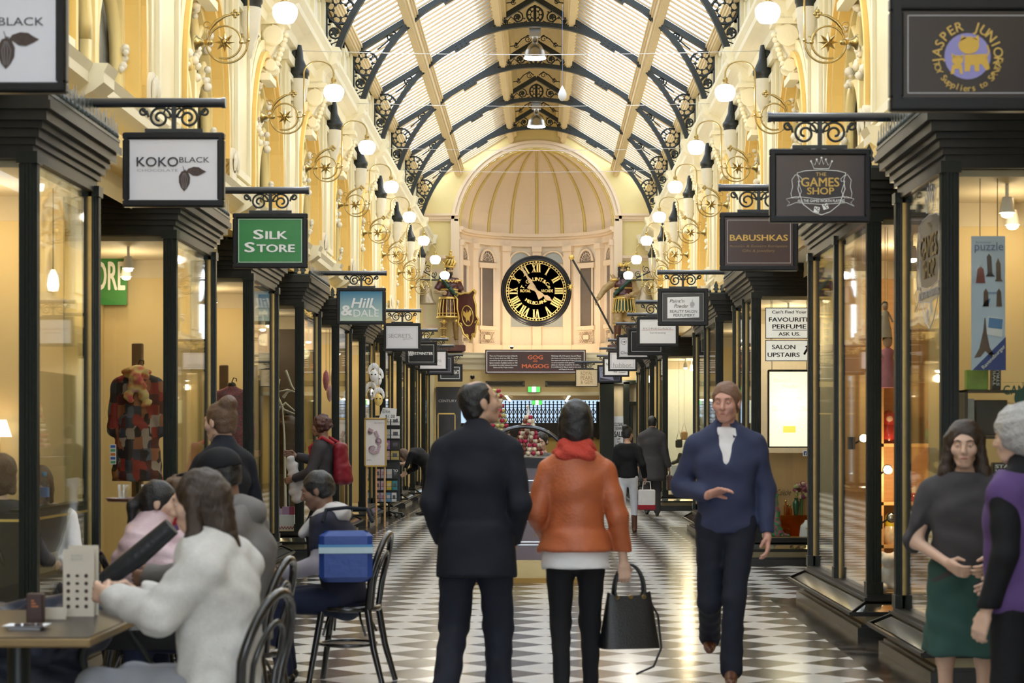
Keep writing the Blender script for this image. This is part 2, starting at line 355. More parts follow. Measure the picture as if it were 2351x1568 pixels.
def side_wall(sg, X, name):
    b = MB(); out = X+sg*.32; kk = range(-5, 11)
    for k in kk:
        yc = T(k)+PER/2; y0, y1 = yc-PER/2, yc+PER/2
        if k == 10: y1 = YE
        for xx in (X,):
            b.quad((xx, y0, 3.3), (xx, y1, 3.3), (xx, y1, ZS), (xx, y0, ZS))
            if k < 10:
                b.quad((xx, y0, ZS), (xx, yc-WA, ZS), (xx, yc-WA, 8.6), (xx, y0, 8.6)); b.quad((xx, yc+WA, ZS), (xx, y1, ZS), (xx, y1, 8.6), (xx, yc+WA, 8.6))
                pts = [(yc+WA*math.cos(PI*i/20), ZA+WA*math.sin(PI*i/20)) for i in range(21)]
                for (a, za), (c, zc) in zip(pts, pts[1:]):
                    b.quad((xx, a, za), (xx, c, zc), (xx, c, 8.6), (xx, a, 8.6))
                full = [(yc+WA, ZS)]+pts+[(yc-WA, ZS)]
                for (a, za), (c, zc) in zip(full, full[1:]): b.quad((xx, a, za), (xx, c, zc), (out, c, zc), (out, a, za), 1)
                b.quad((xx, yc-WA, ZS), (xx, yc+WA, ZS), (out, yc+WA, ZS), (out, yc-WA, ZS), 0)
                # stepped archivolts and jamb mouldings round the opening
                for r0, r1, pr, mi in ((WA, WA+.10, .05, 1), (WA+.10, WA+.17, .09, 1), (WA+.17, WA+.30, .045, 0)):
                    o_ = [(yc+r1, ZS)]+[(yc+r1*math.cos(PI*i/20), ZA+r1*math.sin(PI*i/20)) for i in range(21)]+[(yc-r1, ZS)]
                    i_ = [(yc+r0, ZS)]+[(yc+r0*math.cos(PI*i/20), ZA+r0*math.sin(PI*i/20)) for i in range(21)]+[(yc-r0, ZS)]
                    xf = X-sg*pr
                    for j in range(len(o_)-1):
                        (a, za), (c, zc), (d, zd), (e, ze) = i_[j], i_[j+1], o_[j+1], o_[j]
                        b.quad((xf, a, za), (xf, c, zc), (xf, d, zd), (xf, e, ze), mi)
                        b.quad((xf, e, ze), (xf, d, zd), (X, d, zd), (X, e, ze), mi); b.quad((xf, a, za), (xf, c, zc), (X, c, zc), (X, a, za), mi)
        # pilaster on the pier with sunk panel, and clerestory panels
        t = y0
        b.box(X, X-sg*.07, t-.62, t+.62, ZS, 6.32)
        for a0, a1, z0, z1 in ((t-.46, t-.38, 4.3, 6.0), (t+.38, t+.46, 4.3, 6.0), (t-.46, t+.46, 4.22, 4.3), (t-.46, t+.46, 6.0, 6.08)):
            b.box(X-sg*.07, X-sg*.105, a0, a1, z0, z1, 2)
        b.box(X, X-sg*.13, t-.66, t+.66, 3.98, 4.16, 2); b.box(X, X-sg*.12, t-.66, t+.66, 6.2, 6.32, 2)
        b.box(X, X-sg*.05, t-.3, t+.3, 6.9, 8.0, 2)
        for s2 in (-1, 1):      # spandrel frames
            yy = yc+s2*1.30
            b.tube([(X-sg*.02, yy+s2*.1, 6.1), (X-sg*.02, yc+s2*.42, 6.1), (X-sg*.02, yc+s2*.62, 6.02), (X-sg*.02, yc+s2*1.0, 5.72), (X-sg*.02, yc+s2*1.3, 5.3), (X-sg*.02, yy+s2*.1, 5.1)], .022, 4, True, 2)
        for yy in (yc-.95, yc+.95):
            b.box(X, X-sg*.05, yy-.42, yy+.42, 7.08, 7.16, 2); b.box(X, X-sg*.05, yy-.42, yy+.42, 7.82, 7.9, 2)
            b.box(X, X-sg*.05, yy-.42, yy-.34, 7.08, 7.9, 2); b.box(X, X-sg*.05, yy+.34, yy+.42, 7.08, 7.9, 2)
            b.box(X+sg*.001, X-sg*.012, yy-.34, yy+.34, 7.16, 7.82, 3)
    b.box(out, out+sg*.1, YB, YE, 3.3, 8.6)
    struct(b.build(name, [CREAM, OCHRE, CREAM2, STONE]))
side_wall(-1, XL, 'wall_left'); side_wall(1, XR, 'wall_right')

def cornice(sg, X, name, prof, breaks=None):
    b = MB(); pr = [(X-sg*p, z) for p, z in prof]; b.prism(pr, "xz", YB, YE-.02)
    if breaks:
        for k in range(-5, 11):
            for yy, hw in breaks(k):
                b.prism([(X-sg*(p+.10 if p > 0 else 0), z) for p, z in prof], 'xz', yy-hw, yy+hw)
    struct(b.build(name, CREAM2))
CP = [(0, 6.32), (.06, 6.32), (.08, 6.42), (.14, 6.44), (.16, 6.54), (.24, 6.6), (.34, 6.64), (.34, 6.72), (.38, 6.8), (.38, 6.86), (0, 6.9)]
SP = [(0, 3.66), (.06, 3.66), (.08, 3.76), (.16, 3.8), (.24, 3.86), (.24, 3.93), (.27, 3.99), (0, 4.0)]
for i, (sg, X) in enumerate(((-1, XL), (1, XR))):
    cornice(sg, X, 'trim_%d' % (i+1), CP, lambda k: [(T(k)+PER/2, .17)])
    cornice(sg, X, 'trim_%d' % (i+3), SP, lambda k: [(T(k)-.74, .16), (T(k)+.74, .16)])

# arched windows with tracery: one is built, the rest copied
def arched_window():
    r = thing('window_1', None, None, (0, 0, 0), kind='structure')
    d = .11   # the leaf sits d behind the wall face; local x points to the outside
    g = MB(); pts = [(WA, 0)]+[(WA*math.cos(PI*i/20), ZA-ZS+WA*math.sin(PI*i/20)) for i in range(21)]+[(-WA, 0)]
    g.add([(d+.08, u, v) for u, v in pts], [tuple(range(len(pts)))]); g.build('pane', UPG, r)
    f = MB(); z0 = ZA-ZS
    f.tube([(d, WA-.05, .02)]+[(d, (WA-.05)*math.cos(PI*i/20), z0+(WA-.05)*math.sin(PI*i/20)) for i in range(21)]+[(d, -WA+.05, .02)], .07, 4)
    f.box(d-.06, d+.05, -WA, WA, 0, .1); f.box(d-.06, d+.03, -.05, .05, 0, z0+.35)
    for s in (-1, 1):
        f.tube([(d, s*(WA/2-.42), .1), (d, s*(WA/2-.42), .45)]+[(d, s*WA/2+.42*math.cos(PI*(1-i/12))*s, .45+.55*math.sin(PI*i/12)) for i in range(13)]+[(d, s*(WA/2+.42), .1)], .055, 5)
        f.tube([(d, s*.06, z0+.3), (d, s*.34, z0+.62), (d, s*.62, z0+.78)], .05, 5); f.tube([(d, s*.5, .98), (d, s*.72, 1.22)], .045, 5)
    f.tube([(d, .3*math.cos(2*PI*i/18), z0+.55+.3*math.sin(2*PI*i/18)) for i in range(18)], .05, 5, True)
    f.build('tracery', TRAC, r)
    o = MB(); rr = random.Random(3)
    for (u, v) in ((0, z0+.3), (0, z0+.86), (.52, 1.0), (-.52, 1.0), (.9, .5), (-.9, .5), (.72, z0+.7), (-.72, z0+.7)):
        for q in range(7): o.ell((d-.06+rr.uniform(-.03, .02), u+rr.uniform(-.06, .06), v+rr.uniform(-.14, .14)), rr.uniform(.025, .05), 6, 4)
    o.build('carved_ornament', STONE, r)
    # scroll keystone bracket under the cornice
    k = MB(); zk = 5.72-ZS; ht = .58
    prof = []
    for t in range(25):
        q = t/24; prof.append((-.06-.20*(1-q)**1.6-.03*math.sin(q*PI*2), zk+ht*(1-q)))
    prof = [(.0, zk+ht)]+prof+[(0, zk)]
    k.prism(prof, 'xz', -.13, .13)
    for zz, r_ in ((zk+ht-.13, .13), (zk+.10, .075)):
        for yy in (-.15, .15):
            k.lathe([(r_, -.02), (r_, .0), (r_*.8, .02)], 14, (-.13 if r_ > .1 else -.10, yy, zz), 'y'); k.tube([(p[0], yy*1.08, p[2]) for p in spiral((-.13 if r_ > .1 else -.10, zz), r_*.9, 90, 1.6, .2, 18)], .014, 4)
    for q in range(8): k.ell((-.27+.018*q, .0, zk+ht-.1-.055*q), (.04, .06, .035), 7, 5)
    k.box(0, -.30, -.19, .19, zk+ht, zk+ht+.06); k.box(0, -.25, -.16, .16, zk+ht+.06, zk+ht+.26); k.box(0, -.12, -.26, .26, zk-.09, zk-.01)
    k.build('scroll_keystone', CREAM2, r)
    # cartouche relief on the sill beside the opening
    s = MB(); s.box(0, -.12, -WA-.36, -WA-.10, .0, .34); s.lathe([(.13, 0), (.13, .10)], 16, (-.12, -WA-.23, .34), 'x')
    for q in range(5): s.ell((-.14, -WA-.23+.05*(q-2), .30+.03*(2-abs(q-2))), (.02, .02, .09), 6, 5)
    s.build('sill_cartouche', STONE, r)
    return r
UPG = pm('upper_window_glass', (.36, .37, .37), .12, var=.5, scale=5, spec=.8)
TRAC = pm('tracery_yellow', (.82, .66, .30), .5, var=.08, scale=3)
w1 = arched_window(); nw = 1
for k in range(1, 10):
    for sg, X in ((-1, XL), (1, XR)):
        y = T(k)+PER/2
        if nw == 1: w1.location = (X, y, ZS); w1.rotation_euler = (0, 0, PI)
        else:
            c = copy_tree(w1, (X, y, ZS), PI if sg < 0 else 0); c.name = 'window_%d' % nw
        nw += 1

# ---------------------------------------------------------------- roof: patent glazing on purlins, opaque lantern at the ridge
SL = .607
ZR = EYE+8.44
def zr(ax): return ZR-SL*ax
for sg, nm in ((-1, 'skylight_left'), (1, 'skylight_right')):
    b = MB(); b.quad((XC+sg*.55, YB, zr(.55)+.14), (XC+sg*.55, YE, zr(.55)+.14), (XC+sg*3.45, YE, zr(3.45)+.14), (XC+sg*3.45, YB, zr(3.45)+.14))
    o = struct(b.build(nm, SKYG)); WM[o.name] = Matrix()
    b = MB(); y = -13.8
    while y < YE:
        hw = .026
        for q0, q1 in ((.55, 3.45),):
            vs = []
            for q in (q0, q1):
                for dy, dz in ((-hw, .135), (hw, .135), (hw*.6, .10), (-hw*.6, .10)): vs.append((XC+sg*q, y+dy, zr(q)+dz))
            b.add(vs, [(0, 1, 5, 4), (1, 2, 6, 5), (2, 3, 7, 6), (3, 0, 4, 7)])
        y += PER/13
    b.build('glazing_bar', TAN, o)
# opaque capping boards that run above the glass beside the ridge, and the lantern box between the upper purlins
b = MB()
for sg in (-1, 1):
    q0, q1 = .5, 1.12
    b.add([(XC+sg*q0, YB, zr(q0)+.42), (XC+sg*q0, YE, zr(q0)+.42), (XC+sg*q1, YE, zr(q1)+.36), (XC+sg*q1, YB, zr(q1)+.36)], [(0, 1, 2, 3)])
    b.box(XC+sg*.55, XC+sg*.62, YB, YE, zr(.6)-.02, ZR+.42)
    b.box(XC+sg*3.2, XC+sg*3.6, YB, YE, 7.9, zr(3.3)+.16)
n = 10
for i in range(n):
    a0, a1 = PI*i/n, PI*(i+1)/n
    p = [(XC+.58*math.cos(a), ZR+.22+.25*math.sin(a)) for a in (a0, a1)]
    b.quad((p[0][0], YB, p[0][1]), (p[0][0], YE, p[0][1]), (p[1][0], YE, p[1][1]), (p[1][0], YB, p[1][1]))
struct(b.build('ceiling', pm('lantern_cream', (.70, .56, .30), .6, var=.06, scale=3)))
i = 5
for sg in (-1, 1):
    for q, hw, hh in ((.70, .075, .20), (2.12, .085, .22), (3.05, .07, .16)):
        b = MB(); z = zr(q)+.10
        for x0, x1, z0, z1 in ((-hw, hw, -hh, 0), (-hw*1.7, hw*1.7, -.05, .0), (-hw*1.35, hw*1.35, -.10, -.05), (-hw*.6, hw*.6, -hh-.035, -hh)):
            b.box(XC+sg*q+x0, XC+sg*q+x1, YB, YE-.02, z+z0, z+z1)
        struct(b.build('trim_%d' % i, pm('purlin_cream', (.72, .57, .33), .55, var=.1, scale=6))); i += 1

# ---------------------------------------------------------------- iron trusses
def leafy(b, c, R, y, r=.016, sgn=1, a0=90):
    b.tube(spiral(c, R, a0, 1.35, .32, 20, y, sgn), r, 5)
    b.lathe([(R*.36, -.02), (R*.36, .02)], 7, (c[0], y, c[1]), 'y')
    for q in range(5):
        a = 2*PI*q/5; b.ell((c[0]+R*.4*math.cos(a), y, c[1]+R*.4*math.sin(a)), (R*.16, .02, R*.16), 6, 4)
    for a in (35, 150, 260):
        a = math.radians(a+a0); b.ell((c[0]+R*1.15*math.cos(a), y, c[1]+R*1.15*math.sin(a)), (R*.22, .014, R*.13), 6, 4)
def wheel(b, c, R, y):
    b.tube([(c[0]+R*math.cos(2*PI*i/24), y, c[1]+R*math.sin(2*PI*i/24)) for i in range(24)], .020, 5, True)
    for q in range(8):
        a = 2*PI*(q+.5)/8; cc = (c[0]+R*.74*math.cos(a), c[1]+R*.74*math.sin(a)); r = R*.27
        b.tube([(cc[0]+r*math.cos(a+PI+t), y, cc[1]+r*math.sin(a+PI+t)) for t in [x*.35 for x in range(-7, 8)] if abs(t) > .5], .010, 4)
        a2 = 2*PI*q/8; b.ell((c[0]+R*.55*math.cos(a2), y, c[1]+R*.55*math.sin(a2)), (R*.13, .018, R*.13), 6, 4)
        b.tube([(c[0]+R*.55*math.cos(a2), y, c[1]+R*.55*math.sin(a2)), (c[0]+R*.98*math.cos(a2), y, c[1]+R*.98*math.sin(a2))], .009, 4)
def truss():
    r = thing('roof_truss', '', 'roof truss', (0, 0, 0)); z0 = EYE
    HS, RA, ZC = 3.12, 3.06, 4.87
    def bar(pts, wd, dp, name, parent=r):
        # a rectangular iron section along a polyline in the xz plane
        b = MB(); n = len(pts); vs = []
        for i, (x, z) in enumerate(pts):
            a = Vector(pts[max(0, i-1)]); c = Vector(pts[min(n-1, i+1)]); t = (c-a).normalized(); nn = Vector((-t.y, t.x))
            for s, dy in ((-1, -dp), (1, -dp), (1, dp), (-1, dp)): vs.append((x+nn.x*wd*s, dy, z0+z+nn.y*wd*s))
        fs = [(i*4+k, i*4+(k+1) % 4, i*4+4+(k+1) % 4, i*4+4+k) for i in range(n-1) for k in range(4)]+[(3, 2, 1, 0), tuple(range(n*4-4, n*4))]
        b.add(vs, fs); return b.build(name, IRON, parent)
    for s in (-1, 1):
        bar([(s*3.3, 8.44-SL*3.3), (0, 8.44)], .05, .055, 'rafter'); bar([(s*HS, ZC-.05), (s*HS, 8.44-SL*HS)], .05, .06, 'post')
        b = MB(); x, z = s*1.42, 8.44-SL*1.42-.05; t = Vector((s, -SL)).normalized(); nn = Vector((-t.y, t.x))
        q = [Vector((x, z0+z))+t*a+nn*c for a, c in ((-.16, -.06), (.16, -.06), (.16, .06), (-.16, .06))]
        b.prism([(p.x, p.y) for p in q], 'xz', -.075, .075)
        for a in (-.1, 0, .1):
            for c in (-.03, .03): p = Vector((x, z0+z))+t*a+nn*c; b.ell((p.x, -.078, p.y), .014, 6, 4)
        b.build('gusset_plate', IRON, r)
        b = MB(); wheel(b, (s*2.875, z0+6.38), .205, 0)
        leafy(b, (s*2.965, z0+6.05), .125, 0, .016, s, 90); leafy(b, (s*3.0, z0+5.78), .09, 0, .014, -s, 90); leafy(b, (s*3.02, z0+5.56), .065, 0, .012, s, 90)
        b.tube([(s*3.0, 0, z0+5.5), (s*3.045, 0, z0+5.36), (s*3.03, 0, z0+5.22), (s*3.07, 0, z0+5.08)], [.016, .022, .016, .008], 5)
        leafy(b, (s*2.43, z0+6.83), .105, 0, .015, -s, 0); leafy(b, (s*2.19, z0+7.03), .072, 0, .012, s, 0); leafy(b, (s*2.0, z0+7.16), .045, 0, .010, -s, 0)
        b.tube([(s*2.68, 0, z0+6.62), (s*2.55, 0, z0+6.72), (s*2.36, 0, z0+6.9), (s*2.2, 0, z0+6.94), (s*2.05, 0, z0+7.1), (s*1.85, 0, z0+7.28)], .013, 5)
        b.tube([(s*2.98, 0, z0+6.2), (s*2.86, 0, z0+6.08), (s*2.9, 0, z0+5.92), (s*3.06, 0, z0+5.86), (s*2.94, 0, z0+5.7), (s*3.0, 0, z0+5.5)], .013, 5)
        b.build('spandrel_scroll', IRON, r)
        # corbel: iron bell cap over an ivory urn
        b = MB(); c = (s*2.98, 0, z0)
        b.lathe([(.035, 5.02), (.05, 4.95), (.06, 4.84), (.11, 4.72), (.135, 4.69), (.135, 4.64), (.12, 4.62), (.12, 4.58)], 18, c); cb = b.build('corbel', IRON, r)
        b = MB(); b.lathe([(.12, 4.58), (.115, 4.5), (.105, 4.38), (.075, 4.25), (.045, 4.18), (.05, 4.15), (.03, 4.12), (.025, 4.06), (.0, 4.03)], 18, c); b.box(s*2.98, s*3.16, -.06, .06, z0+4.3, z0+4.6); b.build('urn', STONE, cb)
    bar([(RA*math.cos(PI*i/40), ZC+RA*math.sin(PI*i/40)) for i in range(41)], .045, .055, 'arch_rib')
    b = MB(); wheel(b, (0, z0+8.12), .155, 0)
    for s in (-1, 1):
        leafy(b, (s*.33, z0+8.07), .11, 0, .014, s, 90); leafy(b, (s*.57, z0+7.98), .075, 0, .012, -s, 90); leafy(b, (s*.77, z0+7.90), .045, 0, .010, s, 90)
        b.tube([(s*.15, 0, z0+8.0), (s*.3, 0, z0+7.93), (s*.46, 0, z0+8.08), (s*.62, 0, z0+7.88), (s*.8, 0, z0+7.96), (s*1.0, 0, z0+7.8)], .012, 5)
    b.tube([(0, 0, z0+8.3), (0, 0, z0+7.9)], .03, 5); b.build('crown_scroll', IRON, r)
    b = MB()
    for s in (-1, 1):
        b.tube([(s*.06, 0, z0+8.5), (s*.16, 0, z0+8.58), (s*.3, 0, z0+8.5), (s*.42, 0, z0+8.36), (s*.58, 0, z0+8.34), (s*.7, 0, z0+8.22)], .013, 5)
        for x, z, R in ((.17, 8.5, .07), (.42, 8.36, .05), (.66, 8.24, .05)): b.tube(spiral((s*x, z0+z), R, 0, 1.2, .3, 14, 0, s), .011, 4); b.ell((s*x, 0, z0+z+R), (.03, .012, .02), 6, 4)
    b.build('ridge_cresting', IRON, r)
    b = MB(); b.box(-HS+.1, HS-.1, -.004, .004, z0+7.4, z0+7.408); return r
tr = truss(); ti = 0
for k in range(3, 11):
    y = T(k)
    nm = 'black iron roof truss with scrollwork, %s' % ('springing from the first corbels in view' if ti == 0 else 'against the end wall over the clock' if k == 10 else '%s in the row from the camera' % ORD[ti])
    if ti == 0: tr.location = (XC, y, 0); tr['label'] = nm; tr['group'] = 'roof trusses along the arcade'
    else: copy_tree(tr, (XC, y, 0), None, nm)
    ti += 1

# thin tension wires across the vault, with a stray balloon
for i, (y, z) in enumerate(((24.6, 6.45), (30.2, 6.75), (36.9, 7.05), (40.3, 7.1))):
    b = MB(); n = 12; b.tube([(XC-3.0+6.0*t/n, y+.1, z-.05*math.sin(PI*t/n)) for t in range(n+1)], .006, 4)
    tag(b.build('tension_wire', CHROME), 'thin steel wire strung across the vault, %s of four from the camera' % ORD[i], 'wire', 'tension wires')
y = 27.5; t = thing('balloon', 'small white balloon on a string caught up under the roof glazing', 'balloon', (wx(1291, y), y, wz(218, y)))
b = MB(); s_ = F/y; b.lathe([(.004, .135), (.012, .12), (.04, .07), (.062, .01), (.058, -.04), (.03, -.08), (0, -.09)], 14); b.build('balloon_skin', pm('white_rubber', (.75, .78, .85), .35), t, False)
b = MB(); b.tube([(0, 0, .13), (.004, 0, .5), (0, 0, .95), (.005, 0, 1.3)], .004, 4); b.build('string', pm('string_blue', (.2, .3, .6), .6), t, False)

# ---------------------------------------------------------------- brass wall lamps
def wall_lamp():
    r = thing('wall_lamp', '', 'wall lamp', (0, 0, 0), group='brass wall lamps')
    b = MB(); b.lathe([(.075, 0), (.07, .02), (.045, .03), (.03, .07), (.02, .09), (.028, .10), (.028, .13), (.012, .14)], 16, (0, 0, 0), 'x'); b.ell((.135, 0, 0), .028, 10, 8); b.build('wall_rose', BRASS, r)
    b = MB(); b.tube([(.27+.15*math.cos(a), 0, .0+.15*math.sin(a)) for a in [math.radians(x) for x in range(-110, 200, 12)]], .0095, 6)
    b.tube([(.125, 0, .0)]+[(.29+.19*math.cos(math.radians(a)), 0, -.0+.19*math.sin(math.radians(a))) for a in range(190, 352, 9)]+[(.485, 0, 0), (.487, 0, .3), (.487, 0, .48)]+[(.655+.168*math.cos(math.radians(a)), 0, .49+.14*math.sin(math.radians(a))) for a in range(174, -8, -10)]+[(.824, 0, .43)], .0095, 6)
    b.tube([(.12, 0, .06), (.135, 0, .12), (.19, 0, .19), (.27, 0, .24), (.35, 0, .26)], [.008, .012, .018, .014, .006], 6)
    b.tube(spiral((.105, .155), .04, 0, .9, .4, 12, 0), .006, 5); b.tube(spiral((.445, .03), .045, 30, -.9, .5, 12, 0), .007, 5)
    b.ell((.42, 0, .0), .02, 8, 6); b.ell((.485, 0, .02), .018, 8, 6)
    for a in range(4): b.ell((.365+.025*math.cos(a*PI/2), 0, .262+.025*math.sin(a*PI/2)), (.02, .01, .02), 6, 4)
    b.build('scroll_arm', BRASS, r)
    b = MB(); vs = [(0, -.03, 0)]; n = 16
    for q in range(n):
        R = .098 if q % 2 == 0 else .042; a = 2*PI*q/n; vs.append((R*math.cos(a), 0, R*math.sin(a)))
    vs.append((0, .03, 0)); vs = [(x+.27, y_, z) for x, y_, z in vs]; fs = []
    for q in range(n): a, c = 1+q, 1+(q+1) % n; fs += [(0, a, c), (n+1, c, a)]
    b.add(vs, fs); b.ell((.27, -.03, 0), .022, 8, 6)
    for q in range(8): b.ell((.27+.03*math.cos(q*PI/4), -.028, .03*math.sin(q*PI/4)), .009, 6, 4)
    b.build('star', BRASS, r)
    b = MB(); b.lathe([(.012, .45), (.03, .43), (.03, .40), (.018, .39), (.045, .375), (.045, .36)], 12, (.824, 0, 0)); b.build('holder', BRASS, r)
    b = MB(); b.lathe([(.04, .365), (.085, .345), (.112, .31), (.116, .275), (.105, .23), (.085, .20), (.075, .185), (.0, .18)], 20, (.824, 0, 0)); b.build('globe', GLOBE, r)
    return r
wl = wall_lamp(); li = 0
for k in range(8):
    y = 17.6+PER*k; z = EYE+3.62
    for sg, X in ((-1, XL), (1, XR)):
        lb = '%s brass bracket lamp from the camera on the %s wall, white globe lit' % ('nearest' if k == 0 else 'last' if k == 7 else ORD[k], 'left' if sg < 0 else 'right')
        o = wl if li == 0 else copy_tree(wl); o.location = (X-sg*.10, y, z); o.rotation_euler = (0, 0, 0 if sg < 0 else PI); o['label'] = lb; li += 1
        light('POINT', (X-sg*.924, y, z+.27), LAMP_W, WARM, .05)
for k, wd in ((-1, 'second'), (-2, 'first')):      # the two pairs over the nearest signs
    for sg, X in ((-1, XL), (1, XR)):
        o = copy_tree(wl, (X-sg*.10, 17.6+PER*k, z), 0 if sg < 0 else PI, 'brass bracket lamp above the %s hanging sign on the %s, over the picture' % (wd, 'left' if sg < 0 else 'right')); light('POINT', (X-sg*.924, 17.6+PER*k, z+.27), LAMP_W, WARM, .05)
# ---------------------------------------------------------------- high-bay pendant lamps under the crown
for i, (k, px, lb) in enumerate(((7, 1229, 'steel bell pendant lamp under the ridge, the larger and nearer one'), (9, 1231, 'steel bell pendant lamp under the ridge, the smaller one above the apse'))):
    y = T(k)+.25; t = thing('pendant_lamp', lb, 'pendant lamp', (XC, y, EYE+7.9), group='high bay pendants')
    b = MB(); b.box(-.11, .11, -.08, .08, -.16, 0); b.lathe([(.06, -.16), (.06, -.26), (.075, -.28)], 14); b.build('gear_box', CHROME, t, False)
    b = MB(); b.lathe([(.075, -.28), (.13, -.33), (.185, -.43), (.21, -.55), (.225, -.57), (.22, -.58), (.20, -.55)], 24); b.build('bell_shade', CHROME, t, False)
    b = MB(); b.lathe([(.215, -.575), (.0, -.585)], 24); b.build('diffuser', emis('lamp_diffuser', (1, .97, .92), 6), t, False)
    o = light('SPOT', (XC, y, EYE+7.25), 300, (1, .93, .82), .2, (0, 0, 0), 2.2, .6)
# ---------------------------------------------------------------- shop fronts: projecting glazed bays
GL, GR = -3.0, 2.46
PANELC = pm('plinth_panel_cream', (.55, .45, .25), .45, var=.15, scale=6)
PLBLK = pm('plinth_black', (.016, .016, .015), .35, var=.3, coat=.3)
CREST = pm('cresting_green_black', (.015, .028, .030), .35, var=.3, scale=20)
MOULD = pm('cornice_bronze_black', (.016, .015, .011), .4, var=.4, scale=12, spec=.3)
DISP = pm('display_floor_timber', (.50, .36, .20), .5, var=.2, scale=5)
def fluted(b, x, y, z0, z1, hw):
    b.box(x-hw, x+hw, y-hw, y+hw, z0, z1)
    for d in (-.5, 0, .5):
        b.box(x+d*hw-.008, x+d*hw+.008, y-hw-.012, y+hw+.012, z0+.03, z1-.03); b.box(x-hw-.012, x+hw+.012, y+d*hw-.008, y+d*hw+.008, z0+.03, z1-.03)
    b.box(x-hw-.02, x+hw+.02, y-hw-.02, y+hw+.02, z0, z0+.09); b.box(x-hw-.02, x+hw+.02, y-hw-.02, y+hw+.02, z1-.07, z1)
def shopfront(sg, y0, y1, label, mids=(), lit=1.0, bulbs=2, group=None, hollow=False, backc=None):
    g = GL if sg < 0 else GR; xb = g+sg*.98; ym = (y0+y1)/2; hw = .042
    t = thing('shopfront', label, 'shopfront', (g, ym, 0), group=group)
    def band(b, p, z0, z1, mi=0):
        if not hollow or z0 > 3: b.box(g-sg*p, xb, y0-p, y1+p, z0, z1, mi); return
        b.box(g-sg*p, g+sg*.04, y0-p, y1+p, z0, z1, mi); b.box(g+sg*.04, xb, y0-p, y0+.04, z0, z1, mi); b.box(g+sg*.04, xb, y1-.04, y1+p, z0, z1, mi)
    b = MB(); band(b, .14, 0, .07); band(b, .11, .07, .09); b.build('plinth', PLBLK, t)
    b = MB(); band(b, .07, .09, .165); b.build('plinth_panel', PANELC, t)
    # slanted mirror panels running round the foot of the window
    b = MB(); fr = MB()
    P0, P1, z0, z1 = .20, .05, .18, .265
    for (a0, c0, a1, c1) in (((g-sg*P0, y0-P0), (g-sg*P0, y1+P0), (g-sg*P1, y0-P1), (g-sg*P1, y1+P1)), ((xb, y0-P0), (g-sg*P0, y0-P0), (xb, y0-P1), (g-sg*P1, y0-P1)), ((g-sg*P0, y1+P0), (xb, y1+P0), (g-sg*P1, y1+P1), (xb, y1+P1))):
        A, C, D, E = Vector((*a0, z0)), Vector((*c0, z0)), Vector((*a1, z1)), Vector((*c1, z1))
        b.quad(A.lerp(D, .15), C.lerp(E, .15), E.lerp(D, .0).lerp(C, .1), D.lerp(A, .1))
        for p, q in ((A, C), (D, E), (A, D), (C, E)): fr.tube([p, q], .016, 4)
    band(fr, .20, .16, .18); b.build('mirror_panel', MIRROR, t); fr.build('mirror_frame', MOULD, t)
    b = MB(); band(b, .08, .265, .285); band(b, .055, .285, .31); band(b, .04, .18, .265); b.build('sill', MOULD, t)
    pil = [(g, y0), (g, y1)]+[(g, m) for m in mids]+[(xb, y0), (xb, y1)]
    for (x, y) in pil:
        b = MB(); fluted(b, x, y, .31, 3.14, hw if (x, y) not in [(g, m) for m in mids] else .034); b.build('pillar', PILLAR, t)
    ys = [y0]+sorted(mids)+[y1]
    for a, c in zip(ys, ys[1:]):
        b = MB(); b.box(g-.004, g+.004, a+hw, c-hw, .31, 3.14); b.build('glass_pane', GLASS, t)
        b = MB(); b.box(g-.012, g+.012, a+hw, a+hw+.02, .31, 3.14); b.build('gilt_bead', GOLD_BEAD, t); b = MB(); b.box(g-.012, g+.012, c-hw-.02, c-hw, .31, 3.14); b.build('gilt_bead', GOLD_BEAD, t)
    for y in (y0, y1):
        b = MB(); b.box(g+sg*hw, xb-sg*hw, y-.004, y+.004, .31, 3.14); b.build('glass_pane', GLASS, t)
    b = MB()
    for p, q0, q1 in ((.03, 3.10, 3.18), (.05, 3.18, 3.22), (.075, 3.22, 3.27), (.10, 3.27, 3.31), (.135, 3.31, 3.37), (.165, 3.37, 3.42), (.15, 3.42, 3.46)): band(b, p, q0, q1)
    b.build('cornice', MOULD, t)
    b = MB(); n = max(4, int((y1-y0+.3)/.10))
    spots = [(g-sg*.14, y0-.14+(y1-y0+.28)*(i+.5)/n, 0) for i in range(n)]+[(g-sg*.1+sg*(1.05)*(i+.5)/12, y0-.13, 1) for i in range(12)]+[(g-sg*.1+sg*(1.05)*(i+.5)/12, y1+.13, 1) for i in range(12)]
    for i, (x, y, f) in enumerate(spots):
        hh = .12 if i % 2 else .165; w = .044
        u = (lambda d: (x, y+d)) if not f else (lambda d: (x+d, y))
        pr = [(-w*.5, 0), (-w*.4, .03), (-w, .05), (-w*.55, .075), (-w*.7, .1), (0, hh), (w*.7, .1), (w*.55, .075), (w, .05), (w*.4, .03), (w*.5, 0)]
        for s_ in (-.008, .008):
            b.add([((u(d)[0]+s_ if not f else u(d)[0]), (u(d)[1]+s_ if f else u(d)[1]), 3.47+h) for d, h in pr], [tuple(range(len(pr)))])
        b.ell((*u(0), 3.49), (.022, .022, .03), 6, 4)
    band(b, .155, 3.455, 3.475); b.build('cresting', CREST, t)
    if not hollow: b = MB(); b.box(g+sg*.06, xb, y0+.05, y1-.05, .285, .315); b.build('display_floor', DISP, t)
    b = MB(); b.box(g+sg*.05, xb, y0+.06, y1-.06, 3.06, 3.1, 1)
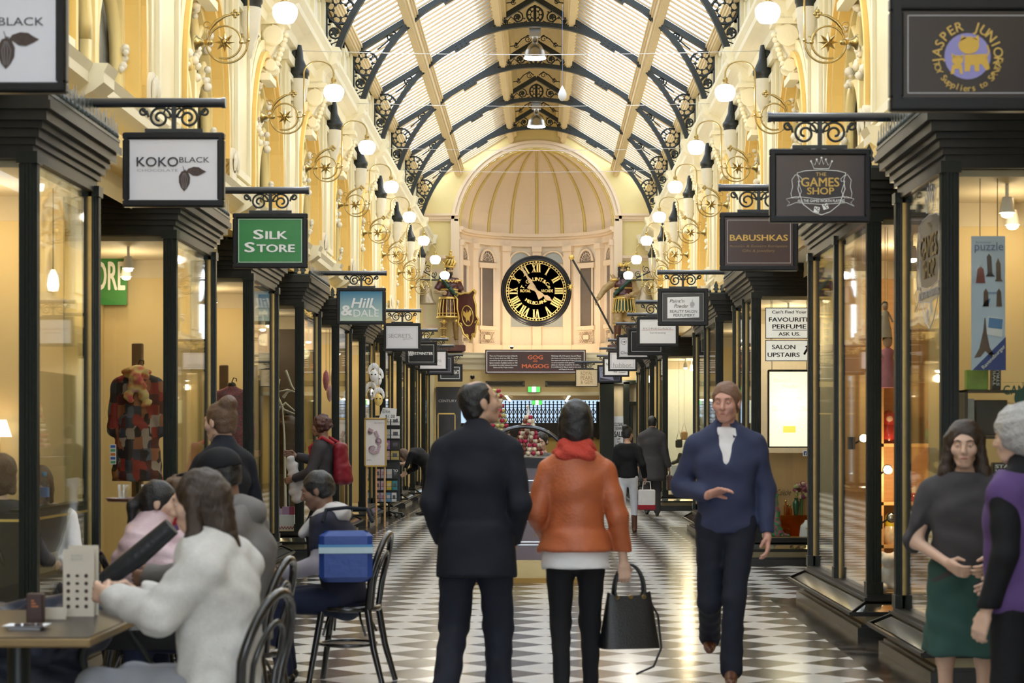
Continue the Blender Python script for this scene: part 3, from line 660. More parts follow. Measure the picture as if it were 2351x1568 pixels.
    if backc is not False:
        b.box(xb-sg*.05, xb-sg*.02, y0+.06, y1-.06, .31 if not hollow else 0, 3.06); b.box(g+sg*.16, xb-sg*.05, y1-.12, y1-.08, .31 if not hollow else 0, 3.06)
        b.box(g+sg*.16, xb-sg*.05, y1-.13, y1-.12, 2.9, 3.06, 1)
    b.build('display_backing', [backc or SHOPW, SHOPC], t)
    # track spots in the window
    for i in range(bulbs):
        yy = y0+(y1-y0)*(i+.6)/(bulbs+.2); x = g+sg*(.45+.2*(i % 2))
        b = MB(); b.tube([(x, yy, 3.12), (x, yy, 2.98)], .012, 6); b.lathe([(.03, 0), (.045, -.07), (.05, -.10)], 12, (x, yy, 2.98)); s = b.build('window_spotlight', WHITE, t)
        b = MB(); b.ell((x, yy, 2.87), (.038, .038, .02), 10, 6); b.build('bulb', BULB, s)
    light('POINT', (g+sg*.55, ym, 2.72), SHOP_W*lit, (1, .80, .52), .08)
    return t
GOLD_BEAD = pm('gilt_bead', (.42, .31, .12), .4, .3, var=.2)
LEFT = [(7.3, 9.0)]+[(T(k)-.95, T(k)+.78+.12*(k > 1)) for k in range(1, 11)]
LEFT[1] = (11.2, 12.75)
ll = ['', 'green-black shopfront of the chocolate cafe at the left edge, behind the tables', 'green-black shopfront with the plaid coat in its window', 'green-black shopfront under the green hanging sign', 'green-black shopfront with bare white branches in its window', 'green-black shopfront under the blue hanging sign', 'green-black shopfront behind the watch poster and card rack', 'green-black shopfront beside the card rack on its far side', 'eighth shopfront along the left side', 'ninth shopfront along the left side', 'last shopfront along the left side']
for i, (a, c) in enumerate(LEFT):
    if i == 0: continue
    shopfront(-1, a, c, ll[i], lit={1: 1.0, 2: 1.0, 4: .6}.get(i, 1.0), hollow=(i == 1), backc={4: pm('dark_timber_backing', (.06, .035, .02), .5, var=.3)}.get(i))
RIGHT = [(11.6, 13.1, ()), (14.25, 17.4, (15.9,)), (22.1, 24.3, (23.2,)), (26.7, 30.7, (28.7,)), (38.5, 40.6, ()), (43.2, 45.2, ()), (47.3, 49.3, ())]
rl = ['green-black shopfront with the crowned emblem decal, at the right edge', 'green-black shopfront with nesting dolls and timber shelves', 'bright perfumery shopfront with the favourite perfume notice', 'green-black shopfront just beyond the perfumery', 'white-lit shoe shop window at the far right', 'second last shopfront along the right side', 'last shopfront along the right side']
for i, (a, c, m) in enumerate(RIGHT):
    shopfront(1, a, c, rl[i], m, lit={0: .8, 1: 2.0, 2: 1.6, 4: 2.6}.get(i, 1.0), backc={1: WOOD, 2: pm('white_display_backing', (.78, .72, .62), .6), 4: pm('cool_white_backing', (.80, .82, .74), .6)}.get(i))

# rooms of the shops behind the bays
def shop_rooms(sg, name, spans):
    g = GL if sg < 0 else GR; xb = g+sg*.98; xr = g+sg*2.3
    b = MB(); b.box(xr, xr+sg*.1, YB, YE, 0, 3.4); b.box(xb+sg*.06, xr, YB, YE, 3.30, 3.36, 1); b.box(g+sg*.3, xb+sg*.06, YB, YE, 3.47, 3.5, 1)
    b.box(g+sg*.05, g+sg*.5, YB, YE, 3.5, 3.66, 2)
    ends = [YB]+[e for s in spans for e in s]+[YE]
    for a, c in zip(ends[0::2], ends[1::2]):
        m = (a+c)/2; b.box(xb-sg*.0, xr, m-.06, m+.06, 0, 3.3)
        b.box(xb-sg*.12, xb, a, c, 2.7, 3.47, 2)
    struct(b.build(name, [SHOPW, SHOPC, OCHRE]))
shop_rooms(-1, 'wall_shop_left', [s for s in LEFT]); shop_rooms(1, 'wall_shop_right', [s[:2] for s in RIGHT])
def shop_door(sg, y0, y1, label):
    g = GL if sg < 0 else GR; xb = g+sg*.92; t = thing('shop_door', label, 'door', (xb, (y0+y1)/2, 0))
    b = MB()
    for a, c, z0, z1 in ((y0, y0+.09, 0, 2.7), (y1-.09, y1, 0, 2.7), (y0, y1, 2.12, 2.24), (y0, y1, 2.62, 2.7)): b.box(xb-.04, xb+.04, a, c, z0, z1)
    b.build('frame', PILLAR, t)
    b = MB()
    for a, c, z0, z1 in ((y0+.09, y0+.2, .02, 2.12), (y1-.2, y1-.09, .02, 2.12), (y0+.09, y1-.09, .02, .3), (y0+.09, y1-.09, 2.0, 2.12)): b.box(xb-.025, xb+.025, a, c, z0, z1)
    lf = b.build('leaf', PILLAR, t); b = MB(); b.box(xb-.004, xb+.004, y0+.2, y1-.2, .3, 2.0); b.build('pane', GLASS, lf)
    b = MB(); b.tube([(xb-sg*.03, y0+.15, .9), (xb-sg*.08, y0+.15, .92), (xb-sg*.08, y0+.15, 1.18), (xb-sg*.03, y0+.15, 1.2)], .012, 6); b.build('handle', BRASS, lf)
    b = MB(); b.box(xb-.004, xb+.004, y0+.09, y1-.09, 2.24, 2.62); b.build('transom_pane', GLASS, t)
for i in range(1, 7):
    a, c = LEFT[i][1]+.1, LEFT[i+1][0]-.1; shop_door(-1, (a+c)/2-.6, (a+c)/2+.6, 'glazed shop door in the %s recess on the left side' % ORD[i-1].replace('nearest', 'first'))
for i in range(0, 5):
    a, c = RIGHT[i][1]+.08, RIGHT[i+1][0]-.08; h = min(.6, (c-a)/2-.03); shop_door(1, (a+c)/2-h, (a+c)/2+h, 'glazed shop door in the %s recess on the right side' % ORD[i].replace('nearest', 'first'))

# ---------------------------------------------------------------- hanging signs
TUBE = pm('sign_tube_black', (.025, .030, .040), .3, var=.1, coat=.4)
INK = pm('sign_ink_dark', (.035, .033, .036), .5); INKG = pm('sign_ink_grey', (.33, .33, .34), .5); WINK = pm('sign_ink_white', (.80, .82, .82), .5)
GINK = pm('sign_ink_gold', (.62, .40, .09), .45); GINK2 = pm('sign_ink_dull_gold', (.22, .15, .05), .5); COCOA = pm('cocoa_brown', (.05, .028, .022), .5, var=.5, scale=60)
LILAC = pm('lilac_disc', (.26, .24, .52), .5); YELCAT = pm('logo_yellow', (.62, .38, .05), .5); REDL = pm('thin_red', (.55, .12, .12), .5); SILV = pm('sign_ink_silver', (.45, .44, .46), .45)
def sign(label, Y, x0, x1, y0, y1, ty, tx, col, deco, border=None, sg=-1, fw=None, mats=(INK,), brk=True):
    g = GL if sg < 0 else GR
    X0, X1, Z0, Z1 = wx(x0, Y), wx(x1, Y), wz(y1, Y), wz(y0, Y); xm = (X0+X1)/2; wd = X1-X0; fr = fw or .045
    t = thing('hanging_sign', label, 'sign', (xm, Y, Z0))
    b = MB()
    for a, c, e, f_ in ((X0, X1, Z1-fr, Z1), (X0, X1, Z0, Z0+fr), (X0, X0+fr, Z0+fr, Z1-fr), (X1-fr, X1, Z0+fr, Z1-fr)): b.bbox(a, c, Y-.03, Y+.03, e, f_, .008)
    for a, c, e, f_ in ((X0, X1, Z1-fr, Z1), (X0, X1, Z0, Z0+fr), (X0, X0+fr, Z0+fr-.024, Z1-fr+.024), (X1-fr, X1, Z0+fr-.024, Z1-fr+.024)):
        b.box(a+.012, c-.012, Y-.036, Y+.036, e+.012, f_-.012)
    b.build('frame', BLACK, t)
    b = MB(); b.box(X0+fr*.8, X1-fr*.8, Y-.018, Y+.018, Z0+fr*.8, Z1-fr*.8); pan = b.build('panel', col, t)
    b = MB()
    if border is not None:
        ins, bw, mi = border; a, c, e, f_ = X0+fr+ins, X1-fr-ins, Z0+fr+ins, Z1-fr-ins
        for q in ((a, c, f_-bw, f_), (a, c, e, e+bw), (a, a+bw, e, f_), (c-bw, c, e, f_)): b.quad((q[0], Y-.0195, q[2]), (q[1], Y-.0195, q[2]), (q[1], Y-.0195, q[3]), (q[0], Y-.0195, q[3]), mi)
    class Px:
        def p(s, px, py, d=.021): return (wx(px, Y), Y-d, wz(py, Y))
        def t(s, body, a, c, base, top, mi=0, shear=0., bold=.0):     # text fitted into pixel box a..c, baseline..top
            b.text(body, 1, (wx((a+c)/2, Y), Y-.0195, wz(base, Y)), align='CENTER', w=(c-a)*Y/F, h=(base-top)*Y/F, ext=.002, mi=mi, shear=shear, bold=bold)
        def poly(s, pts, mi=0, d=.021): b.add([s.p(a, c, d) for a, c in pts], [tuple(range(len(pts)))], mi)
        def circ(s, cx, cy, rx, ry=None, mi=0, d=.021, n=28): s.poly([(cx+rx*math.cos(2*PI*i/n), cy+(ry or rx)*math.sin(2*PI*i/n)) for i in range(n)], mi, d)
        def line(s, pts, wpx, mi=0, closed=False): b.tube([s.p(a, c, .0205) for a, c in pts], wpx*Y/F/2, 4, closed, mi)
    if deco: deco(Px(), b, Y)
    for mi in sorted(set(b.m)):
        q = MB(); q.add(b.v, [f for f, m in zip(b.f, b.m) if m == mi], 0); ids = sorted({i for f in q.f for i in f}); re_ = {o: n for n, o in enumerate(ids)}; q.v = [q.v[i] for i in ids]; q.f = [[re_[i] for i in f] for f in q.f]
        q.build('lettering' if mi == 0 else 'printed_motif', mats[mi], t)
    TX, TZ = wx(tx, Y), wz(ty, Y)
    b = MB(); b.tube([(TX, Y, TZ), (g+sg*.35, Y, TZ)], .031, 14); b.lathe([(.035, -.012), (.035, .012)], 14, (TX, Y, TZ), 'x'); b.build('support_tube', TUBE, t)
    b = MB(); H = TZ-.03-Z1; zc = Z1+H*.5
    b.box(xm-.014, xm+.014, Y-.014, Y+.014, Z1, TZ-.02); b.box(xm-.185, xm+.185, Y-.012, Y+.012, Z1, Z1+.025)
    R = H*.44
    for s in (-1, 1):
        b.tube(spiral((xm+s*(R+.02), Z1+.025+R), R, 180 if s > 0 else 0, 1.75, .22, 40, Y, -s), .0085, 6)
        b.tube(spiral((xm+s*(R*2+.055), TZ-.03-R*.36), R*.34, 200 if s > 0 else -20, 1.1, .5, 16, Y, s), .008, 6); b.tube([(xm+s*(.035+.03*math.cos(a/8*2*PI)), Y, TZ-.066+.03*math.sin(a/8*2*PI)) for a in range(8)], .0065, 5, True)
        b.tube([(xm+s*(R*2+.02), Y, Z1+.03+R), (xm+s*(R*2+.03), Y, Z1+.03+R*1.5), (xm+s*(R*2+.06), Y, TZ-.05)], .0085, 6)
    b.build('scroll_bracket', IRON, t)
    return t
def cocoa(k, ox, oy):      # k scale, (ox, oy) pixel of the sign's lower right corner
    m = lambda x, y: (ox+(x-516)*k, oy+(y-476)*k)
    def deco(P, b, Y):
        q = lambda a, c: m(a, c)
        P.t('KOKO', q(315, 0)[0], q(411, 0)[0], q(0, 383)[1], q(0, 361)[1], 0, bold=.012); P.t('BLACK', q(413, 0)[0], q(482, 0)[0], q(0, 374)[1], q(0, 361.5)[1]); P.t('CHOCOLATE', q(316, 0)[0], q(410, 0)[0], q(0, 395)[1], q(0, 389)[1], 2)
        P.poly([q(*a) for a in ((424, 440), (417, 432), (412, 419), (412, 405), (418, 395), (426, 392), (433, 396), (438, 408), (437, 422), (431, 433))], 1)
        P.poly([q(*a) for a in ((428, 396), (434, 388), (446, 384), (458, 385), (467, 391), (475, 395), (466, 400), (455, 405), (444, 404), (435, 398))], 1, .0212)
        P.line([q(421, 383), q(423, 388), q(424, 395)], 1.6*k, 1); P.line([q(424, 391), q(430, 392)], 1.4*k, 1)
        for dx in (-6, -2, 3, 8): P.line([q(424+dx*.3, 398), q(424+dx, 412), q(424+dx*.5, 434)], .7*k, 2)
        for dx in (0, 8, 16, 24): P.line([q(436+dx, 396), q(444+dx, 390)], .6*k, 2)
    return deco
PALE = pm('sign_white_panel', (.70, .70, .76), .35, var=.02)  # plain pale panel paint, no emission
sign('cut-off white sign with cocoa pod at the upper left corner', 8.14, -196, 155, -43, 215, -162, 153, PALE, cocoa(1.51, 155, 215), mats=(INK, COCOA, INKG))
sign('white hanging sign with a brown cocoa pod and leaf, whole in view', 12.29, 283, 516, 305, 476, 236, 514, PALE, cocoa(1.0, 516, 476), mats=(INK, COCOA, INKG))
def silk(P, b, Y):
    P.t('S', 582, 606, 549, 527, 0, bold=.03); P.t('ILK', 610, 661, 549, 531, 0, bold=.03); P.t('S', 562, 586, 579, 556, 0, bold=.03); P.t('TORE', 590, 678, 579, 561, 0, bold=.03)
sign('green hanging sign with white capital letters', 16.72, 535, 707, 490, 616, 437, 707, pm('sign_green', (.028, .21, .055), .35), silk, (.006, .004, 0), mats=(WINK,))
def hill(P, b, Y):
    P.t('Hill', 806, 852, 707, 684, 0, .25, .02); P.t('&', 783, 810, 724, 700, 0, 0, .04); P.t('DALE', 812, 870, 727, 711, 0)
    P.poly([(852, 700), (856, 702), (862, 708), (866, 712), (858, 710), (853, 706)], 0)
def vgrad(name, c0, c1, z0, z1):
    m = pm(name, c0, .4); nt = m.node_tree; tc = nt.nodes.new('ShaderNodeTexCoord'); sp = nt.nodes.new('ShaderNodeSeparateXYZ'); mr = nt.nodes.new('ShaderNodeMapRange'); mx = nt.nodes.new('ShaderNodeMix'); mx.data_type = 'RGBA'
    nt.links.new(tc.outputs['Object'], sp.inputs[0]); nt.links.new(sp.outputs[2], mr.inputs[0]); mr.inputs[1].default_value = z0; mr.inputs[2].default_value = z1
    mx.inputs[6].default_value = [*c0, 1]; mx.inputs[7].default_value = [*c1, 1]; nt.links.new(mr.outputs[0], mx.inputs[0]); nt.links.new(mx.outputs[2], nt.nodes['Principled BSDF'].inputs['Base Color']); return m
sign('blue hanging sign with script letters and a small bird', 25.2, 773, 886, 661, 745, 627, 886, vgrad('printed_sea_to_sky', (.50, .62, .52), (.03, .19, .34), .05, .42), hill, mats=(WINK,))
def secr(P, b, Y):
    P.t('SECRETS', 892, 943, 775, 766.5); P.line([(925, 781), (931, 777), (928, 774), (927, 781), (933, 778), (937, 779), (941, 777), (948, 777)], .8)
sign('white hanging sign with thin grey capitals, left side', 32.8, 881, 966, 742, 806, 713, 966, PALE, secr, (.02, .003, 0), mats=(INKG,))
def west(P, b, Y):
    P.poly([(937, 807), (948, 807), (948, 817), (937, 817)], 1, .0195); P.t('W', 937.5, 949, 816, 806.5); P.t('ESTMINSTER', 949, 994, 815, 808, 0, 0, .02)
sign('black hanging sign with white serif capitals, left side', 38.5, 931, 1004, 784, 839, 758, 1004, BLACK, west, (.02, .006, 0), mats=(WINK, INKG))
sign('white hanging sign half hidden behind the black one, left side', 42.5, 960, 1028, 803, 851, 779, 1028, PALE, lambda P, b, Y: (P.t('MA', 1005, 1014, 832, 825), P.t('jewellery', 1000, 1014, 840, 837)), mats=(INKG,))
sign('dark navy hanging sign with pale border, left side', 45.6, 981, 1042, 815, 861, 794, 1042, pm('sign_navy', (.03, .034, .06), .35), None, (.03, .008, 0), mats=(SILV,))
sign('dark hanging sign ending in three white capitals, last on the left', 49.9, 1005, 1062, 836, 876, 815, 1062, pm('sign_slate', (.02, .024, .03), .35), lambda P, b, Y: P.t('RAT', 1041, 1054, 859, 850, 0, 0, .02), (.03, .01, 0), mats=(WINK,))
# right side
def toys(P, b, Y):
    c = (wx(2219, Y), Y-.0195, wz(132, Y)); k = Y/F
    P.circ(2219, 131, 53, mi=1, d=.020)
    b.arctext('JASPER JUNIOR', 31*k, c, 60*k, 188, -16.4, mi=0, bold=.015); b.arctext('TOY Suppliers to SANTA', 21*k, c, 80*k, 193, 7.3, inward=True, mi=0, bold=.01)
    # a plain big cat and a small cat
    P.poly([(2212, 128), (2262, 126), (2270, 160), (2262, 164), (2252, 150), (2246, 150), (2246, 166), (2236, 166), (2234, 152), (2226, 152), (2224, 166), (2212, 166)], 2, .0215); P.circ(2222, 106, 24, 20, 2, .0218); P.poly([(2202, 96), (2206, 82), (2216, 90)], 2, .0218); P.poly([(2232, 90), (2244, 82), (2246, 98)], 2, .0218); P.line([(2262, 135), (2268, 120), (2264, 106)], 5, 2)
    P.poly([(2184, 150), (2206, 150), (2208, 172), (2202, 172), (2200, 160), (2190, 160), (2188, 172), (2180, 172)], 2, .0215); P.circ(2196, 140, 13, 11, 2, .0218); P.poly([(2184, 136), (2182, 124), (2192, 131)], 2, .0218); P.poly([(2202, 131), (2210, 126), (2209, 138)], 2, .0218)
DKBR = pm('sign_dark_brown', (.028, .020, .017), .3, var=.08)
sign('large dark brown toy shop sign with a lilac disc at the upper right', 8.43, 2041, 2396, -4, 257, -123, 2040, DKBR, toys, (.018, .004, 3), sg=1, mats=(GINK, LILAC, YELCAT, SILV), fw=.06)
def games(P, b, Y, dx=0):
    L = lambda pts, w_=1.6, m=1, cl=False: P.line(pts, w_, m, cl)
    L([(1861, 372), (1868, 388), (1902, 388), (1909, 372), (1900, 380), (1895, 368), (1890, 379), (1885, 364), (1880, 379), (1874, 368), (1870, 380)], 1.8, 1, True)
    for x, y in ((1861, 371), (1874, 367), (1885, 363), (1895, 367), (1909, 371)): P.circ(x, y, 2.2, mi=1)
    P.poly([(1829, 398), (1848, 393), (1885, 391), (1922, 393), (1941, 398), (1938, 415), (1934, 435), (1926, 456), (1843, 456), (1834, 435), (1831, 415)], 2, .0192)
    L([(1829, 398), (1848, 393), (1885, 391), (1922, 393), (1941, 398), (1936, 415), (1939, 435), (1926, 470), (1905, 487), (1885, 494), (1865, 487), (1843, 470), (1831, 435), (1834, 415)], 2, 1, True)
    P.t('THE', 1872, 1896, 405, 397); P.t('GAMES', 1838, 1926, 429, 408, 0, 0, .02); P.t('SHOP', 1852, 1914, 447, 431, 0, 0, .02)
    for s in (-1, 1):       # chess knights as plain line heads
        K = [(1885+s*x, y) for x, y in ((52, 455), (68, 455), (70, 445), (66, 430), (68, 414), (60, 402), (52, 404), (44, 412), (46, 418), (54, 416), (50, 428), (46, 440))]; P.poly(K, 3, .020); L(K, 1.4, 1, True)
    P.poly([(1826, 452), (1885, 458), (1942, 452), (1942, 466), (1885, 470), (1826, 466)], 3, .0208)
    L([(1804, 458), (1826, 452), (1885, 458), (1942, 452), (1960, 458), (1952, 466), (1960, 474), (1942, 466), (1885, 470), (1826, 466), (1806, 474), (1812, 466)], 1.4, 1, True); P.t('ALL THE GAMES WORTH PLAYING', 1830, 1938, 465, 458.5, 1, 0, .01)
    for x, y, a in ((1874, 482, .2), (1894, 475, -.3)):
        q = [(x+9*math.cos(a+i*PI/2+PI/4), y+9*math.sin(a+i*PI/2+PI/4)) for i in range(4)]; P.poly(q, 1, .0215); [P.circ(x+dx_, y+dy_, 1.7, mi=3, d=.0222) for dx_, dy_ in ((-3, -3), (3, 3), (0, 0), (3, -3))]
DKPL = pm('sign_plum_brown', (.050, .037, .040), .25, var=.08, coat=.4); SHLD = pm('shield_dark', (.022, .016, .018), .35)
sign('plum brown sign with white crown, shield and dice emblem', 12.93, 1766, 1998, 342, 512, 269, 1766, DKPL, games, None, sg=1, mats=(GINK, WINK, SHLD, DKPL))
def babu(P, b, Y):
    P.t('BABUSHKAS', 1675, 1808, 553, 539, 0, 0, .02); P.t('Russian & Eastern European', 1675, 1806, 568, 561, 1, .15); P.t('Gifts & Jewellery', 1703, 1778, 579, 571, 1, .15)
sign('maroon brown hanging sign with dull gold letters and pale border', 16.6, 1652, 1832, 488, 622, 431, 1652, pm('sign_maroon', (.046, .024, .020), .3, var=.1), babu, (.02, .004, 2), sg=1, mats=(GINK, GINK2, SILV))
def paint(P, b, Y):
    P.poly([(1532, 683), (1605, 681), (1605, 729), (1532, 731)], 1, .0193)
    P.t("Paint'n", 1537, 1570, 695, 687, 0, .3); P.t('Powder', 1547, 1579, 707, 698, 0, .3); P.t('BEAUTY SALON', 1538, 1600, 718, 712); P.t('PERFUMERY', 1546, 1595, 727, 721)
    P.circ(1589, 699, 5.5, 6, 2, .0215); P.line([(1589, 693), (1589, 688)], 2, 2); P.line([(1585, 706), (1593, 706)], 1.2, 2)
sign('black framed sign with a white card of script and grey letters', 25.15, 1510, 1626, 662, 748, 625, 1511, pm('sign_grey_black', (.035, .032, .028), .3), paint, (.008, .003, 2), sg=1, mats=(INK, WHITE, SILV), fw=.055)
def fore(P, b, Y):
    P.poly([(1469, 734), (1551, 734), (1551, 788), (1469, 788)], 1, .0193)
    P.t('FORECAST', 1477, 1542, 756.5, 752.5, 0); P.line([(1474, 758), (1546, 757)], .7, 2); P.t('hairdressing', 1492, 1528, 766, 760, 0)
sign('white hanging sign with wide thin capitals over a red line', 30.7, 1462, 1558, 727, 796, 693, 1461, pm('sign_taupe', (.10, .085, .075), .4), fore, None, sg=1, mats=(INKG, WHITE, REDL))
sign('dark hanging sign with double pale border, right side', 34.0, 1441, 1526, 753, 816, 722, 1441, BLACK, None, (.02, .008, 0), sg=1, mats=(SILV,))
def choc(P, b, Y):
    P.circ(1432, 785, 6.5, mi=0, d=.0195); P.circ(1432, 785, 5.8, mi=1, d=.0205); P.line([(1428, 785), (1435, 785)], 1.6, 0); P.poly([(1433, 782.5), (1436.5, 785), (1433, 787.5)], 0, .022); P.t('Cho', 1425, 1441, 813, 806.5)
sign('white hanging sign with a circled arrow, right side', 36.7, 1416, 1491, 769, 825, 743, 1415, PALE, choc, (.008, .006, 2), sg=1, mats=(INK, PALE, INKG))
sign('white hanging sign with one lower case word and full stop', 43.0, 1396, 1463, 805, 852, 781, 1397, PALE, lambda P, b, Y: P.t('habbot.', 1408, 1452, 844, 833), (.03, .006, 0), sg=1, mats=(INKG,))
sign('bright white hanging sign mostly hidden behind another white one', 47.2, 1384, 1445, 820, 865, 800, 1377, WHITE, lambda P, b, Y: (P.t('N', 1391.5, 1396, 839, 833), P.t('by', 1409, 1417, 855, 849), P.line([(1421, 850), (1436, 850), (1436, 855), (1421, 855)], .8, 0, True)), None, sg=1, mats=(INK,))
sign('slate blue hanging sign with a pale swirl, right side', 49.9, 1371, 1428, 838, 879, 817, 1371, pm('sign_blue_black', (.02, .02, .035), .3), lambda P, b, Y: (P.poly([(1375, 841), (1400, 841), (1409, 873), (1378, 867)], 0, .0195), P.line([(1379, 851), (1384, 846), (1387, 853), (1382, 857)], 1.2, 1)), (.02, .006, 0), sg=1, mats=(pm('swirl_blue', (.22, .24, .36), .5), BLACK))
def pearl(P, b, Y):
    P.t('ROYAL', 1333, 1360, 861, 852.5); P.t('PEARL', 1333, 1361, 872, 863); P.t('& GEM', 1333, 1360, 881, 873)
sign('small cream hanging sign with three lines of tan capitals', 50.6, 1321, 1373, 847, 888, 831, 1320, pm('sign_cream', (.72, .58, .36), .5), pearl, None, sg=1, mats=(pm('tan_ink', (.36, .22, .08), .5),), fw=.02)
# ---------------------------------------------------------------- end wall: apse with half dome, clock, notice, passage beyond
XE, RAp, ZSp, ZL = wx(1232, YE), 2.1, EYE+5.65, EYE+2.2
def wall_end():
    b = MB(); xs0, xs1 = XL-.1, XR+.1
    b.quad((xs0, YE, ZL), (XE-RAp, YE, ZL), (XE-RAp, YE, ZSp), (xs0, YE, ZSp)); b.quad((XE+RAp, YE, ZL), (xs1, YE, ZL), (xs1, YE, ZSp), (XE+RAp, YE, ZSp))
    b.quad((xs0, YE, ZSp), (XE-RAp, YE, ZSp), (XE-RAp, YE, 11), (xs0, YE, 11)); b.quad((XE+RAp, YE, ZSp), (xs1, YE, ZSp), (xs1, YE, 11), (XE+RAp, YE, 11))
    n = 28; pts = [(XE+RAp*math.cos(PI*i/n), ZSp+RAp*math.sin(PI*i/n)) for i in range(n+1)]
    for (a, za), (c, zc) in zip(pts, pts[1:]): b.quad((a, YE, za), (c, YE, zc), (c, YE, 11), (a, YE, 11))
    for r0, r1, pr in ((RAp+.02, RAp+.12, .05), (RAp+.12, RAp+.2, .09)):       # raised archivolt
        o_ = [(XE+r1*math.cos(PI*i/n), ZSp+r1*math.sin(PI*i/n)) for i in range(n+1)]; i_ = [(XE+r0*math.cos(PI*i/n), ZSp+r0*math.sin(PI*i/n)) for i in range(n+1)]
        for j in range(n):
            b.quad((i_[j][0], YE-pr, i_[j][1]), (i_[j+1][0], YE-pr, i_[j+1][1]), (o_[j+1][0], YE-pr, o_[j+1][1]), (o_[j][0], YE-pr, o_[j][1]), 1); b.quad((o_[j][0], YE-pr, o_[j][1]), (o_[j+1][0], YE-pr, o_[j+1][1]), (o_[j+1][0], YE, o_[j+1][1]), (o_[j][0], YE, o_[j][1]), 1)
    for s in (-1, 1):
        e = XE+s*RAp; xo = xs0 if s < 0 else xs1
        for z0, z1, p in ((5.78, 5.84, .05), (5.84, 5.92, .09), (5.92, 5.98, .14), (4.72, 4.78, .05), (4.78, 4.86, .10)): b.box(e+s*.0, xo, YE-p, YE, EYE+z0, EYE+z1, 1)
        b.box(e-s*.02, e+s*.2, YE-.118, YE, ZL, EYE+5.78, 1); b.box(e+s*.3, e+s*.95, YE-.03, YE, EYE+2.9, EYE+4.5, 1); b.box(e+s*.38, e+s*.87, YE-.035, YE, EYE+3.0, EYE+4.4, 2)
    b.box(XE-RAp-.9, XE-RAp-.62, YE-.01, YE, EYE+5.6-.9+1.35, EYE+6.2, 2) if False else None
    struct(b.build('wall_end', [APSEY, PINKW, CREAM]))
wall_end()
def D(a, r, z): a = math.radians(a); return (XE+r*math.sin(a), YE+r*math.cos(a), z)
def cbox(b, a0, a1, r0, r1, z0, z1, mi=0, n=4):
    for i in range(n):
        p, q = a0+(a1-a0)*i/n, a0+(a1-a0)*(i+1)/n
        b.quad(D(p, r0, z0), D(q, r0, z0), D(q, r0, z1), D(p, r0, z1), mi); b.quad(D(p, r0, z0), D(q, r0, z0), D(q, r1, z0), D(p, r1, z0), mi); b.quad(D(p, r0, z1), D(q, r0, z1), D(q, r1, z1), D(p, r1, z1), mi)
    for p in (a0, a1): b.quad(D(p, r0, z0), D(p, r1, z0), D(p, r1, z1), D(p, r0, z1), mi)
b = MB()
cbox(b, -90, 90, RAp+.04, RAp+.1, ZL, ZSp+.02, 0, 36)
for z0, z1, p in ((2.2, 2.55, .10), (5.3, 5.36, .05), (5.36, 5.5, .03), (5.5, 5.56, .08), (5.56, 5.65, .13)): cbox(b, -90, 90, RAp-p, RAp+.04, EYE+z0, EYE+z1, 1, 36)
for a in (-85, -57, -25, 0, 25, 57, 85): cbox(b, a-3.4, a+3.4, RAp-.10, RAp+.04, ZL+.3, EYE+5.3, 1); cbox(b, a-4, a+4, RAp-.14, RAp+.04, EYE+5.15, EYE+5.3, 1); cbox(b, a-4, a+4, RAp-.14, RAp+.04, ZL, ZL+.35, 1)
for a in (-72, -41, 41, 72):
    cbox(b, a-9, a+9, RAp-.06, RAp+.04, EYE+2.95, EYE+3.06, 1); cbox(b, a-9, a+9, RAp-.06, RAp+.04, EYE+4.66, EYE+4.8, 1)
struct(b.build('wall_apse', [pm('apse_drum_paint', (.78, .66, .50), .6, var=.05), PINKW]))
b = MB(); n = 32
for i in range(n):
    for j in range(12):
        def Q(u, v):
            a = -90+180*u/n; e = math.radians(90*v/12); return (XE+RAp*math.sin(math.radians(a))*math.cos(e), YE+RAp*math.cos(math.radians(a))*math.cos(e), ZSp+RAp*math.sin(e))
        b.add([Q(i, j), Q(i+1, j), Q(i+1, j+1), Q(i, j+1)], [(0, 1, 2, 3)], 0, True)
for a in (-88, -57, -41, -20, 0, 20, 41, 57, 88) if False else (-86, -62, -40, -20, 0, 20, 40, 62, 86):
    for off, r in ((0, .045),):
        b.tube([(XE+(RAp-.02)*math.sin(math.radians(a))*math.cos(math.radians(e)), YE+(RAp-.02)*math.cos(math.radians(a))*math.cos(math.radians(e)), ZSp+(RAp-.02)*math.sin(math.radians(e))) for e in range(0, 91, 6)], [r*(1-.5*e/90) for e in range(0, 91, 6)], 6, mi=1)
struct(b.build('ceiling_dome', [PINKW, pm('dome_rib_yellow', (.66, .50, .16), .5)], smooth=True))
